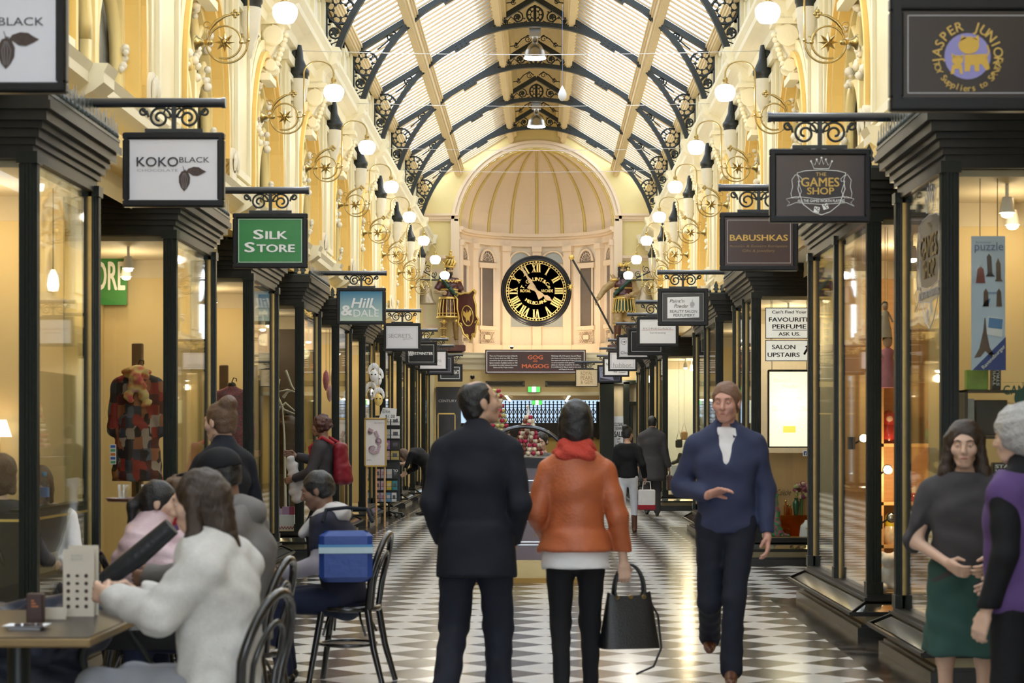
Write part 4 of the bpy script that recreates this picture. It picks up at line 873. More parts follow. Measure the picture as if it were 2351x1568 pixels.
# windows of the apse drum: dark panes, arched fan lights and lattice panels
DKPANE = pm('apse_dark_pane', (.16, .13, .11), .25, var=.3, scale=2); GREYB = pm('grey_blank_panel', (.36, .38, .36), .6)
for q, a in enumerate((-72, -41, -12.5, 12.5, 41, 72)):
    t = thing('window_%d' % (nw+q), None, None, D(a, RAp, EYE+3.06), kind='structure'); hwid = 6.2 if abs(a) > 20 else 8.5
    b = MB(); cbox(b, a-hwid, a+hwid, RAp-.005, RAp+.03, EYE+3.06, EYE+4.66); b.build('pane', DKPANE if abs(a) > 20 else GREYB, t)
    b = MB(); N_ = 14; wv = [D(a+hwid*math.cos(PI*i/N_), RAp-.01, EYE+4.84+.3*math.sin(PI*i/N_)) for i in range(N_+1)]; b.add(wv, [tuple(range(N_+1))])
    b.build('fanlight', DKPANE if abs(a) > 20 else GREYB, t)
    b = MB(); wv = [D(a+(hwid+.6)*math.cos(PI*i/N_), RAp-.03, EYE+4.84+.33*math.sin(PI*i/N_)) for i in range(N_+1)]; b.tube(wv, .035, 5)
    for sx in (-1, 1): b.tube([D(a+sx*hwid, RAp-.02, EYE+3.06), D(a+sx*hwid, RAp-.02, EYE+4.66)], .03, 4)
    if abs(a) > 20:
        for i in range(1, 9): b.tube([D(a, RAp-.015, EYE+4.84), D(a+hwid*.95*math.cos(PI*i/9), RAp-.015, EYE+4.84+.28*math.sin(PI*i/9))], .007, 4)
        for r_ in (.4, .75): b.tube([D(a+hwid*r_*math.cos(PI*i/N_), RAp-.015, EYE+4.84+.3*r_*math.sin(PI*i/N_)) for i in range(N_+1)], .007, 4)
    b.build('surround', PINKW, t)
    if abs(a) > 20:
        b = MB(); z0, z1 = EYE+2.58, EYE+2.92
        for i in range(9):
            u0 = a-7+14*i/8
            for s in (-1, 1):
                p0, p1 = (u0, z0), (u0+s*7, z1)
                c0 = max(a-7, min(a+7, p1[0])); f_ = 1 if p1[0] == p0[0] else (c0-p0[0])/(p1[0]-p0[0])
                b.tube([D(p0[0], RAp-.02, z0), D(c0, RAp-.02, z0+(z1-z0)*f_)], .012, 4)
                p0, p1 = (u0, z1), (u0+s*7, z0); b.tube([D(u0, RAp-.02, z1), D(c0, RAp-.02, z1+(z0-z1)*f_)], .012, 4)
        for zz in (z0, z1): b.tube([D(a-7+i*3.5, RAp-.02, zz) for i in range(5)], .02, 4)
        cbox(b, a-2.6, a+2.6, RAp-.035, RAp, z0+.11, z0+.23); b.build('lattice_panel', PINKW, t)
# bracketed ledge and the wall under it down to the passage head
b = MB(); LP = [(0, 1.78), (.06, 1.80), (.10, 1.92), (.22, 1.98), (.26, 2.06), (.38, 2.10), (.40, 2.18), (.44, 2.22), (0, 2.26)]
b.prism([(YE-p, EYE+z) for p, z in LP], 'yz', XL, XR); struct(b.build('trim_11', CREAM2))
b = MB(); OX0, OX1, OZ = -2.2, 1.60, EYE+1.20
b.box(OX0, OX1, YE, YE+.3, OZ, ZL+.05); b.box(XL, OX0, YE, YE+.3, EYE+1.3, ZL+.05); b.box(OX1, XR, YE, YE+.3, EYE+1.4, ZL+.05); b.box(OX0, OX1, YE-.04, YE+.3, OZ-.1, OZ, 1)
for s_, e in ((-1, XL), (1, XR)): b.box(e-s_*.0, e-s_*.38, YE-.08, YE, 0, ZL, 1)
struct(b.build('wall_bulkhead', [pm('bulkhead_yellow', (.68, .52, .24), .55), CREAM]))
# passage beyond, open to daylight above the gate
YP = 72.0
b = MB(); b.box(OX0-1.2, OX0-1.1, YE+.3, YP+4, 0, EYE+1.5); b.box(OX1+1.1, OX1+1.2, YE+.3, YP+4, 0, EYE+1.5); b.box(OX0-1.2, OX1+1.2, YE+.3, YP, EYE+1.36, EYE+1.5, 1)
b.box(OX0-1.2, OX1+1.2, YP, YP+.2, 0, EYE+.05, 0); struct(b.build('wall_passage', [pm('passage_yellow', (.50, .40, .14), .6), pm('passage_ceiling', (.72, .58, .32), .6)]))
b = MB(); b.box(-8, 8, YP+6, YP+6.5, 0, 5); struct(b.build('wall_street_added', pm('added_facade', (.20, .25, .31), .8, var=.25, scale=.8)))  # facade added in place of open sky, to dim the view through the gate
t = thing('gate', 'black folding lattice gate against daylight at the far end of the passage', 'gate', (wx(1215, YP), YP, EYE+.5))
b = MB(); gx0, gx1, gz0, gz1 = -2.3, 2.2, EYE+.5, EYE+1.22; n = 30
for i in range(n+1):
    x = gx0+(gx1-gx0)*i/n; b.box(x-.022, x+.022, YP-.02, YP+.02, gz0, gz1); b.lathe([(.0, .13), (.04, .07), (.012, .04), (.02, 0)], 6, (x, YP, gz1))
b.build('upright', BLACK, t); b = MB()
for i in range(n):
    for h in range(2):
        x0, x1 = gx0+(gx1-gx0)*i/n, gx0+(gx1-gx0)*(i+1)/n; z0 = gz0+(.56)*h/2; z1 = gz0+.56*(h+1)/2
        b.tube([(x0, YP-.02, z0), (x1, YP-.02, z1)], .020, 4); b.tube([(x0, YP-.025, z1), (x1, YP-.025, z0)], .020, 4)
b.build('lattice', BLACK, t); b = MB()
for z in (gz0, gz0+.58, gz1-.02): b.box(gx0, gx1, YP-.02, YP+.02, z-.012, z+.012)
b.build('rail', BLACK, t)
t = thing('shop_fascia', 'long black fascia board below the lattice gate in the passage', 'fascia', (0, YP-.3, EYE)); b = MB(); b.box(-3.2, 2.6, YP-.3, YP-.2, EYE-.02, EYE+.5); b.box(-3.2, 2.6, YP-.34, YP-.18, EYE-.04, EYE+.0); b.build('board', BLACK, t)
b = MB(); b.box(2.0, 3.0, YP-.6, YP-.2, EYE-.1, EYE+1.3); b.build('side_panel', BLACK, t)
# black lined wings either side of the passage head
t = thing('marble_shopfront', 'black marble-clad shopfront with pale lettering, left of the passage', 'shopfront', (-2.6, YE-.3, 0))
b = MB(); b.box(wx(1000, 51), wx(1057, 51), YE-.3, YE-.02, 0, EYE+1.32); b.build('cladding', pm('black_marble', (.025, .021, .018), .2, var=.5, scale=5), t)
b = MB(); b.text('CENTURY', 1, (wx(1027, 51), YE-.302, wz(923, 51)), w=42*51/F, h=6*51/F); b.build('lettering', SILV, t)
b = MB()
for q in ((1004, 1045, 948, 951), (1004, 1006, 948, 1010), (1043, 1045, 948, 1010)): b.box(wx(q[0], 51), wx(q[1], 51), YE-.33, YE-.3, wz(q[3], 51), wz(q[2], 51))
b.build('gilt_frame', GOLD, t)
t = thing('sale_window', 'window with a tall closing down sale notice, right of the passage', 'shopfront', (wx(1425, 51), YE-.3, 0))
b = MB()
for a, c in ((1378, 1410), (1432, 1446), (1472, 1482)): b.box(wx(a, 51), wx(c, 51), YE-.34, YE-.02, 0, EYE+1.45)
b.box(wx(1378, 51), wx(1482, 51), YE-.34, YE-.02, EYE+1.40, EYE+1.5); b.box(wx(1432, 51), wx(1482, 51), YE-.32, YE-.1, EYE+.85, EYE+.93); b.box(wx(1447, 51), wx(1454, 51), YE-.3, YE-.1, 0, EYE+.8); b.box(wx(1462, 51), wx(1467, 51), YE-.3, YE-.1, 0, EYE+.8); b.build('dark_frame', PILLAR, t)
b = MB(); b.box(wx(1410, 51), wx(1475, 51), YE-.05, YE-.03, 0, EYE+1.4); b.build('lit_interior', pm('lit_shop_back', (.8, .66, .40), .6), t)
b = MB(); b.box(wx(1410, 51), wx(1434, 51), YE-.2, YE-.19, wz(1030, 51), wz(955, 51)); no = b.build('notice', WHITE, t)
b = MB(); P_ = lambda body, y, h, w_: b.text(body, 1, (wx(1421.5, 51), YE-.202, wz(y, 51)), w=w_*51/F, h=h*51/F, bold=.03)
P_('CLOSING', 978, 8, 19); P_('DOWN', 987, 7, 14); P_('SALE', 1003, 13, 20); P_('UP', 1010, 4, 8); P_('TO', 1017, 4, 8); P_('80%', 1026, 6, 17); b.build('lettering', BLACK, no)
light('POINT', (wx(1430, 51), YE-.6, 3.0), 8, WARM, .1)
# vents, exit signs, cameras, passage lights
for px, lb in ((1160, 'black slot vent in the yellow bulkhead, left of the exit sign'), (1297, 'black slot vent in the yellow bulkhead, right of the exit sign')):
    t = thing('vent', lb, 'vent', (wx(px, YE), YE-.05, wz(888, YE))); x0, x1, z0, z1 = wx(px-45, YE), wx(px+45, YE), wz(887, YE), wz(875, YE); b = MB()
    for q in ((x0, x1, z1-.02, z1), (x0, x1, z0, z0+.02), (x0, x0+.06, z0, z1), (x1-.06, x1, z0, z1)): b.box(q[0], q[1], YE-.07, YE, q[2], q[3])
    b.build('frame', pm('bronze_frame', (.10, .08, .05), .4), t); b = MB()
    for i in range(5): b.box(x0+.06, x1-.06, YE-.05, YE, z0+.02+i*.02, z0+.03+i*.02)
    b.build('louvre', BLACK, t)
EXG = emis('exit_green', (.06, .55, .08), .9); EXW = emis('exit_white', (.85, 1, .8), 1.6)
for (px, py, Y, w_, h_, lb) in ((1226, 894, YE-.1, 29, 14, 'lit green exit sign with running figure on the bulkhead'), (1233, 924, 64, 24, 11, 'smaller green exit sign hung before the lattice gate')):
    t = thing('exit_sign', lb, 'exit sign', (wx(px, Y), Y, wz(py, Y))); k = Y/F; x, z = wx(px, Y), wz(py, Y)
    b = MB(); b.bbox(x-w_*k/2, x+w_*k/2, Y-.04, Y+.03, z-h_*k/2, z+h_*k/2, .01); b.box(x-.02, x+.02, Y-.01, Y+.01, z+h_*k/2, EYE+1.37 if Y > 60 else z+h_*k/2+.06); b.build('housing', pm('exit_housing', (.5, .55, .4), .5), t)
    b = MB()
    for s in (-1, 1): b.box(x+s*w_*k*.18, x+s*w_*k*.47, Y-.046, Y-.04, z-h_*k*.42, z+h_*k*.42)
    b.build('green_field', EXG, t); b = MB(); b.box(x-w_*k*.15, x+w_*k*.15, Y-.045, Y-.04, z-h_*k*.42, z+h_*k*.42); pn = b.build('white_field', EXW, t)
    b = MB(); u = h_*k
    b.ell((x+.0*u, Y-.05, z+.28*u), (.07*u, .004, .07*u), 8, 5); b.tube([(x, Y-.05, z+.2*u), (x-.04*u, Y-.05, z-.03*u)], .05*u, 4); b.tube([(x-.14*u, Y-.05, z+.08*u), (x-.02*u, Y-.05, z+.17*u), (x+.12*u, Y-.05, z+.05*u)], .025*u, 4); b.tube([(x-.14*u, Y-.05, z-.32*u), (x-.04*u, Y-.05, z-.05*u), (x+.08*u, Y-.05, z-.16*u), (x+.07*u, Y-.05, z-.34*u)], .03*u, 4); b.build('running_figure', EXG, pn)
for s, lb in ((-1, 'left string of small ceiling spots in the passage'), (1, 'right string of small ceiling spots in the passage')):
    t = thing('track_light', lb, 'track light', (XE+s*1.0, 60, EYE+1.34)); b = MB()
    b.box(XE+s*.98, XE+s*1.02, 55, 70, EYE+1.32, EYE+1.36); b.build('rail', WHITE, t)
    for i in range(6): b = MB(); b.ell((XE+s*1.0, 55.5+i*2.6, EYE+1.28), (.035, .035, .03), 8, 5); b.build('bulb', BULB, t)
light('AREA', (XE, 60, EYE+1.3), 60, (1, .82, .55), 2.5, (0, 0, 0)); light('AREA', (XE, 68, EYE+1.3), 40, (1, .82, .55), 2.5, (0, 0, 0))
for s, x_, lb in ((-1, 1085, 'dark dome camera under the ledge, left'), (1, 1388, 'dark dome camera by the passage, right')):
    t = thing('security_camera', lb, 'camera', (wx(x_, YE), YE-.12, wz(866, YE))); b = MB(); b.lathe([(.05, .04), (.06, .02), (.06, 0), (.045, -.04), (.0, -.06)], 12, t.location); b.build('dome', BLACK, t); b = MB(); b.box(t.location.x-.02, t.location.x+.02, YE-.12, YE, t.location.z+.03, t.location.z+.06); b.build('arm', WHITE, t)

# notice board about the statues
Y = YE-.55; t = thing('notice_board', 'long maroon board with orange capitals under the clock', 'sign', (wx(1229, Y), Y, wz(857, Y)))
b = MB(); b.box(wx(1114, Y), wx(1345, Y), Y-.03, Y+.03, wz(858, Y), wz(803, Y)); b.build('board', pm('board_maroon', (.042, .010, .008), .4), t)
b = MB()
for q in ((1117, 1342, 805.5, 807), (1117, 1342, 853.5, 855), (1117, 1118.5, 806, 855), (1340.5, 1342, 806, 855)): b.box(wx(q[0], Y), wx(q[1], Y), Y-.034, Y-.03, wz(q[3], Y), wz(q[2], Y))
L1 = ['These two 7-foot giants have been striking the', "time on Gaunt's clock since 1892. They were", 'carved from clear pine and modelled on the', 'figures erected in Guildhall, London, in 1708', 'to symbolise the conflict between the ancient', 'Britons and the Trojan invaders.']
L2 = ['Mythology tells of the giants Gog and Magog', '(also known as Corineus and Gogmagog) having', 'been captured in battle by the Trojans and made', 'to serve as porters at the gateway of a royal', 'palace on a site later occupied by the Guildhall.', 'It is traditional for Gog to stand to the north', 'and Magog to the south.']
for i, l in enumerate(L1): b.text(l, 1, (wx(1156, Y), Y-.031, wz(818.5+i*5.3, Y)), w=(64 if i < 5 else 46)*Y/F, h=3.8*Y/F, bold=.02)
for i, l in enumerate(L2): b.text(l, 1, (wx(1300, Y), Y-.031, wz(818.5+i*5.1, Y)), w=(68 if i < 6 else 34)*Y/F, h=3.7*Y/F, bold=.02)
b.build('white_lettering', WINK, t)
b = MB()
for s_, y_, h_, w_ in (('GOG', 825, 9.5, 35), ('AND', 831, 4, 11), ('MAGOG', 845, 9.5, 62)): b.text(s_, 1, (wx(1229, Y), Y-.031, wz(y_, Y)), w=w_*Y/F, h=h_*Y/F, bold=.035)
b.build('orange_lettering', pm('orange_ink', (.62, .13, .04), .5), t)
for px, lb in ((1175, 'small lit floodlight on top of the maroon board'),):
    b = MB(); z = wz(801, Y); b.lathe([(.03, 0), (.05, .03), (.045, .06)], 10, (wx(px, Y), Y, z)); t = thing('floodlight', lb, 'floodlight', (wx(px, Y), Y, z)); b.build('housing', BLACK, t); b = MB(); b.ell((wx(px, Y), Y, z+.07), (.04, .04, .015), 8, 5); b.build('bulb', BULB, t)
o = light('SPOT', (wx(1175, Y), Y-.2, ZL+.35), 70, (1, .80, .58), .1, None, 2.3, .8); aim(o, (XE, YE+2, EYE+5))
o = light('SPOT', (wx(1290, Y), Y-.2, ZL+.35), 70, (1, .80, .58), .1, None, 2.3, .8); aim(o, (XE, YE+2, EYE+5))

# ---------------------------------------------------------------- the clock
CY = YE-.25; cx, cz, R = wx(1231, CY), wz(668, CY), 81.5*CY/F
t = thing('wall_clock', 'big round black clock with gold Roman numerals in the apse', 'clock', (cx, CY, cz))
b = MB(); b.lathe([(R*.93, .25), (R*.97, .18), (R, .10), (R, .0), (R*.98, -.04), (R*.95, -.05), (R*.935, -.03), (R*.92, -.07), (R*.90, -.085), (R*.875, -.07), (R*.86, -.03)], 64, (cx, CY, cz), 'y'); b.build('rim', BLACK, t)
b = MB(); b.lathe([(0, -.03), (R*.87, -.03), (R*.93, .2), (0, .2)], 64, (cx, CY, cz), 'y', smooth=False); b.build('dial', pm('dial_black', (.008, .008, .008), .45), t)
b = MB(); yf = CY-.034
def pol(r, a, d=0): return (cx+r*math.sin(a), yf-d, cz+r*math.cos(a))
for r0, r1 in ((.835, .85), (.775, .79)):
    for i in range(72): b.quad(pol(R*r0, 2*PI*i/72), pol(R*r0, 2*PI*(i+1)/72), pol(R*r1, 2*PI*(i+1)/72), pol(R*r1, 2*PI*i/72))
for i in range(60):
    a = 2*PI*i/60; hw = .022 if i % 5 == 0 else .012
    b.quad(pol(R*.785, a-hw), pol(R*.785, a+hw), pol(R*.84, a+hw), pol(R*.84, a-hw))
b.build('minute_track', GILT, t)
b = MB()
def stroke(a, u0, v0, u1, v1, wd):      # a stroke in numeral space: u across, v from outer (1) to inner (0) edge
    def P(u, v): r = R*(.52+.24*v); sa, ca = math.sin(a), math.cos(a); return (cx+r*sa+u*R*ca, yf-.002, cz+r*ca-u*R*sa)
    b.quad(P(u0-wd, v0), P(u0+wd, v0), P(u1+wd, v1), P(u1-wd, v1))
WID = {'I': .062, 'V': .13, 'X': .13}
for h, s_ in enumerate(['XII', 'I', 'II', 'III', 'IIII', 'V', 'VI', 'VII', 'VIII', 'IX', 'X', 'XI']):
    a = 2*PI*h/12; tot = sum(WID[c] for c in s_); u = -tot/2
    for ch in s_:
        w_ = WID[ch]; m = u+w_/2
        if ch == 'I': stroke(a, m, 0, m, 1, .020); stroke(a, m, 0, m, .05, .032); stroke(a, m, .95, m, 1, .032)
        elif ch == 'V': stroke(a, m-.042, 1, m, 0, .020); stroke(a, m+.042, 1, m+.004, 0, .009); stroke(a, m-.042, .95, m-.042, 1, .034); stroke(a, m+.042, .95, m+.042, 1, .022)
        else: stroke(a, m-.04, 1, m+.04, 0, .020); stroke(a, m+.04, 1, m-.04, 0, .009); [stroke(a, m+q*.04, e, m+q*.04, e+.05, .030) for q in (-1, 1) for e in (0, .95)]
        u += w_
b.build('numerals', GILT, t)
b = MB(); k = CY/F
b.arctext('T.GAUNT&Co', 12*k, (cx, CY-.033, cz-8*k), 31*k, 152, -13.6, bold=.03); b.arctext('MELBOURNE', 10.5*k, (cx, CY-.033, cz+10*k), 41.5*k, 236, 8.5, inward=True, bold=.03)
b.text('ROYAL', 1, (cx-24.5*k, CY-.033, cz-3*k), w=24*k, h=6.5*k, bold=.03); b.text('ARCADE', 1, (cx+24.5*k, CY-.033, cz-3*k), w=28*k, h=6.5*k, bold=.03); b.build('lettering', GILT, t)
HND = pm('hand_dull_gold', (.50, .36, .20), .45, .3)
def hand(name, dx, dy, ln, d, shape):
    v = Vector((dx, dy)).normalized(); n_ = Vector((v.y, -v.x)); b = MB(); P = lambda a, c, e: (cx+(v.x*a+n_.x*c)*k, CY-d-e, cz+(v.y*a+n_.y*c)*k)
    n = len(shape); vs = [P(a, c, 0) for a, c in shape]+[P(a, c, .012) for a, c in shape]
    b.add(vs, [tuple(range(n)), tuple(range(2*n-1, n-1, -1))]+[(i, (i+1) % n, n+(i+1) % n, n+i) for i in range(n)]); b.lathe([(3.6*k, 0), (3.6*k, -.02)], 16, (cx, CY-d, cz), 'y'); b.build(name, HND, t)
hand('minute_hand', -300, 480, 66, .05, [(-20, -6), (-20, 6), (-3, 2.6), (10, 4), (24, 3.4), (40, 2.0), (50, 3.2), (66, .6), (66, -.6), (50, -3.2), (40, -2.0), (24, -3.4), (10, -4), (-3, -2.6)])
hand('hour_hand', 310, -195, 43, .065, [(-21, -6), (-21, 6), (-3, 2.6), (12, 3.4), (22, 1.6), (27, 5), (33, 5), (43, .6), (43, -.6), (33, -5), (27, -5), (22, -1.6), (12, -3.4), (-3, -2.6)])
# bells on scrolled iron brackets behind each statue
for s, px, lb in ((-1, 978, 'bronze bell on a scrolled iron bracket, left of the crowned statue'), (1, 1482, 'bronze bell on a scrolled iron bracket, right of the wreathed statue')):
    Y = YE-1.6; x = wx(px, Y); zt = wz(655, Y); X = XL if s < 0 else XR; t = thing('bell', lb, 'bell', (x, Y, zt))
    b = MB(); b.lathe([(.02, .0), (.10, -.03), (.14, -.12), (.155, -.24), (.19, -.36), (.26, -.46), (.27, -.49), (.25, -.49)], 24, (x, Y, zt)); b.build('bell_body', pm('bell_bronze', (.34, .27, .18), .4, .7), t)
    b = MB(); [b.tube([(x+d, Y, zt), (x+d*1.3, Y, zt+.08), (x, Y, zt+.12)], .02, 5) for d in (-.06, .06)]; b.build('crown', BRASS, t)
    b = MB(); b.tube([(X, Y, zt+.14), (x-s*.35, Y, zt+.14)], .02, 5); b.tube([(X-s*.05, Y, zt+.75), (X-s*.2, Y, zt+.35), (x-s*.25, Y, zt+.18)], .018, 5); b.tube([(X-s*.02, Y, zt-.1), (X-s*.02, Y, zt+.9)], .02, 5)
    for (u, v, r_, t_) in ((X-s*.14, zt+.62, .12, 0), (X-s*.3, zt+.42, .10, 120), (x-s*.2, zt+.28, .08, 60), (X-s*.1, zt+.24, .08, 0)): b.tube(spiral((u, v), r_, t_, 1.4, .25, 20, Y, s), .011, 5)
    b.build('scroll_bracket', IRON, t)
# ---------------------------------------------------------------- bodies: smooth distance fields meshed with surface nets
def smin(a, b, k):
    h = np.clip(.5+.5*(b-a)/k, 0, 1); return b*(1-h)+a*h-k*h*(1-h)
def V3(*a): return np.array(a[0] if len(a) == 1 else a, float)
def unit(v): v = np.asarray(v, float); n = np.linalg.norm(v); return v/n if n > 1e-9 else v
def rc(a, b, r0, r1=None):      # round cone
    a, b = V3(a), V3(b); r1 = r0 if r1 is None else r1; ab = b-a; L2 = max(1e-9, ab@ab)
    def f(P):
        t = np.clip(((P-a)@ab)/L2, 0, 1); return np.linalg.norm(P-(a+t[:, None]*ab), axis=1)-(r0+(r1-r0)*t)
    f.bb = (np.minimum(a, b)-max(r0, r1), np.maximum(a, b)+max(r0, r1)); return f
def ec(a, b, w0, d0, w1, d1, side, e=1.0):      # elliptical trunk segment, width along side
    a, b = V3(a), V3(b); ab = b-a; L2 = ab@ab; ax = unit(ab); side = unit(side-ax*(side@ax)); fw = np.cross(ax, side); M = max(w0, w1, d0, d1)
    def f(P):
        t = np.clip(((P-a)@ab)/L2, 0, 1); Q = P-(a+t[:, None]*ab); w_ = w0+(w1-w0)*t; d_ = d0+(d1-d0)*t
        return (np.sqrt((Q@side/w_)**2+(Q@fw/d_)**2+(Q@ax/((w_+d_)*.5*e))**2)-1)*np.minimum(w_, d_)
    f.bb = (np.minimum(a, b)-M, np.maximum(a, b)+M); return f
def el(c, r, R=None):
    c, r = V3(c), V3(r); R = np.eye(3) if R is None else R; m = r.min()
    def f(P):
        Q = (P-c)@R.T if R is not None else P-c; q = np.linalg.norm(Q/r, axis=1); return (q-1)*m*np.where(q > 1, 1.0, 1.0)
    f.bb = (c-r.max(), c+r.max()); return f
def grow(f, d):
    def g(P): return f(P)-d
    g.bb = (f.bb[0]-d, f.bb[1]+d); return g
def union(fs, k=.03):
    def f(P):
        d = None
        for g in fs:
            lo, hi = g.bb; m = np.all((P > lo-.12) & (P < hi+.12), axis=1)
            if not m.any(): continue
            v = np.full(len(P), 9.0); v[m] = g(P[m]); d = v if d is None else smin(d, v, k)
        return d if d is not None else np.full(len(P), 9.0)
    f.bb = (np.min([g.bb[0] for g in fs], axis=0), np.max([g.bb[1] for g in fs], axis=0)); return f
def cut(f, planes):      # keep the side where (p-point).normal < 0
    def g(P):
        d = f(P)
        for p, n in planes: d = np.maximum(d, (P-V3(p))@unit(n))
        return d
    g.bb = f.bb; return g
def sub(f, h, k=.01):
    def g(P):
        a, b = f(P), -h(P); t = np.clip(.5-.5*(b-a)/k, 0, 1); return b*(1-t)+a*t+k*t*(1-t)
    g.bb = f.bb; return g
def wrinkle(f, amp, fr=38., seed=0.):
    def g(P): return f(P)+amp*(np.sin(P[:, 0]*fr+seed+2*np.sin(P[:, 2]*fr*.6))*np.sin(P[:, 2]*fr*1.1+1.3*np.sin(P[:, 1]*fr*.8)+seed)+.5*np.sin(P[:, 1]*fr*1.7+P[:, 2]*fr*.5))
    g.bb = f.bb; return g
def surfnet(f, h, pad=.03):
    lo, hi = f.bb[0]-pad, f.bb[1]+pad; n = np.maximum(3, np.ceil((hi-lo)/h).astype(int)+1)
    ax = [lo[i]+h*np.arange(n[i]) for i in range(3)]; P = np.stack(np.meshgrid(*ax, indexing='ij'), -1).reshape(-1, 3)
    d = np.concatenate([f(P[i:i+200000]) for i in range(0, len(P), 200000)]).reshape(n); s = d < 0
    c = [(i, j, k) for i in (0, 1) for j in (0, 1) for k in (0, 1)]; sh = lambda A, o: A[o[0]:n[0]-1+o[0], o[1]:n[1]-1+o[1], o[2]:n[2]-1+o[2]]
    cnt = sum(sh(s, o).astype(int) for o in c); act = (cnt > 0) & (cnt < 8); idx = -np.ones(act.shape, int); ijk = np.argwhere(act); idx[act] = np.arange(len(ijk))
    if len(ijk) == 0: return [], []
    acc = np.zeros((len(ijk), 3)); num = np.zeros(len(ijk)); dv = np.stack([sh(d, o)[act] for o in c], 1); ca = np.array(c, float)
    for a in range(8):
        for b in range(a+1, 8):
            if np.abs(ca[a]-ca[b]).sum() != 1: continue
            da, db = dv[:, a], dv[:, b]; m = (da < 0) != (db < 0); t = np.where(m, da/np.where(m, da-db, 1), 0)
            acc += np.where(m[:, None], ca[a]+(ca[b]-ca[a])*t[:, None], 0); num += m
    vs = lo+(ijk+acc/num[:, None])*h; F_ = []
    for axn in range(3):
        o1, o2 = [(1, 2), (2, 0), (0, 1)][axn]; sl = [slice(0, n[i]-1) for i in range(3)]; sl2 = list(sl); sl2[axn] = slice(1, n[axn])
        a, b = s[tuple(sl)], s[tuple(sl2)]; E = np.argwhere(a != b); E = E[(E[:, o1] > 0) & (E[:, o2] > 0)]
        if len(E) == 0: continue
        u = np.zeros(3, int); u[o1] = 1; v = np.zeros(3, int); v[o2] = 1; g = lambda q: idx[q[:, 0], q[:, 1], q[:, 2]]
        q = np.stack([g(E-u-v), g(E-v), g(E), g(E-u)], 1); fl = a[E[:, 0], E[:, 1], E[:, 2]]; q[~fl] = q[~fl][:, ::-1]; F_.append(q[(q >= 0).all(1)])
    return vs, (np.concatenate(F_) if F_ else [])
def sdf_mesh(name, fs, h, mat, parent):
    vs, ff = [], []
    for f, hh in ([(fs, h)] if not isinstance(fs, list) else fs):
        v, q = surfnet(f, hh)
        if len(v): ff += (np.asarray(q)+len(vs)).tolist(); vs += np.asarray(v).tolist()
    me = bpy.data.meshes.new(name); me.from_pydata(vs, [], ff)
    for m in (mat if isinstance(mat, list) else [mat]): me.materials.append(m)
    me.polygons.foreach_set('use_smooth', [True]*len(ff)); me.update(); o = bpy.data.objects.new(name, me); link(o, parent); WM[o.name] = WM.get(parent.name, Matrix()); return o

def frame(fwd, up):
    y = unit(fwd); x = unit(np.cross(y, up)); z = np.cross(x, y); return np.stack([x, y, z], 1)      # columns: right, forward, up
def head_sdf(c, M, k=1.0, female=False, beard=0):
    L = lambda *p: V3(c)+M@(V3(*p)*k); R = M.T; s_ = lambda *r: V3(*r)*k
    jw = .90 if female else 1.0
    fs = [el(L(0, -.012, .032), s_(.075, .094, .086), R), el(L(0, .022, -.030), s_(.056*jw, .066, .074), R), el(L(0, .05, -.088), s_(.030*jw, .028, .024), R), rc(L(-.034, .074, .024), L(.034, .074, .024), .013*k)]
    for q in (-1, 1): fs += [el(L(q*.038, .055, -.022), s_(.026, .026, .026), R), rc(L(q*.047*jw, .004, -.062), L(q*.018, .05, -.094), .013*k)]
    h = union(fs, .022*k)
    h = sub(h, union([el(L(q*.031, .102, .004), s_(.019, .022, .012), R) for q in (-1, 1)], .002), .014*k)
    det = [rc(L(0, .083, .014), L(0, .106, -.028), .0085*k, .0125*k), el(L(0, .098, -.033), s_(.017, .012, .009), R), rc(L(-.018, .080, -.058), L(.018, .080, -.058), .0075*k), rc(L(-.015, .080, -.069), L(.015, .080, -.069), .0085*k)]
    for q in (-1, 1): det += [el(L(q*.077, -.008, -.004), s_(.009, .019, .032), R)]
    return union([h, union(det, .006)], .010*k)
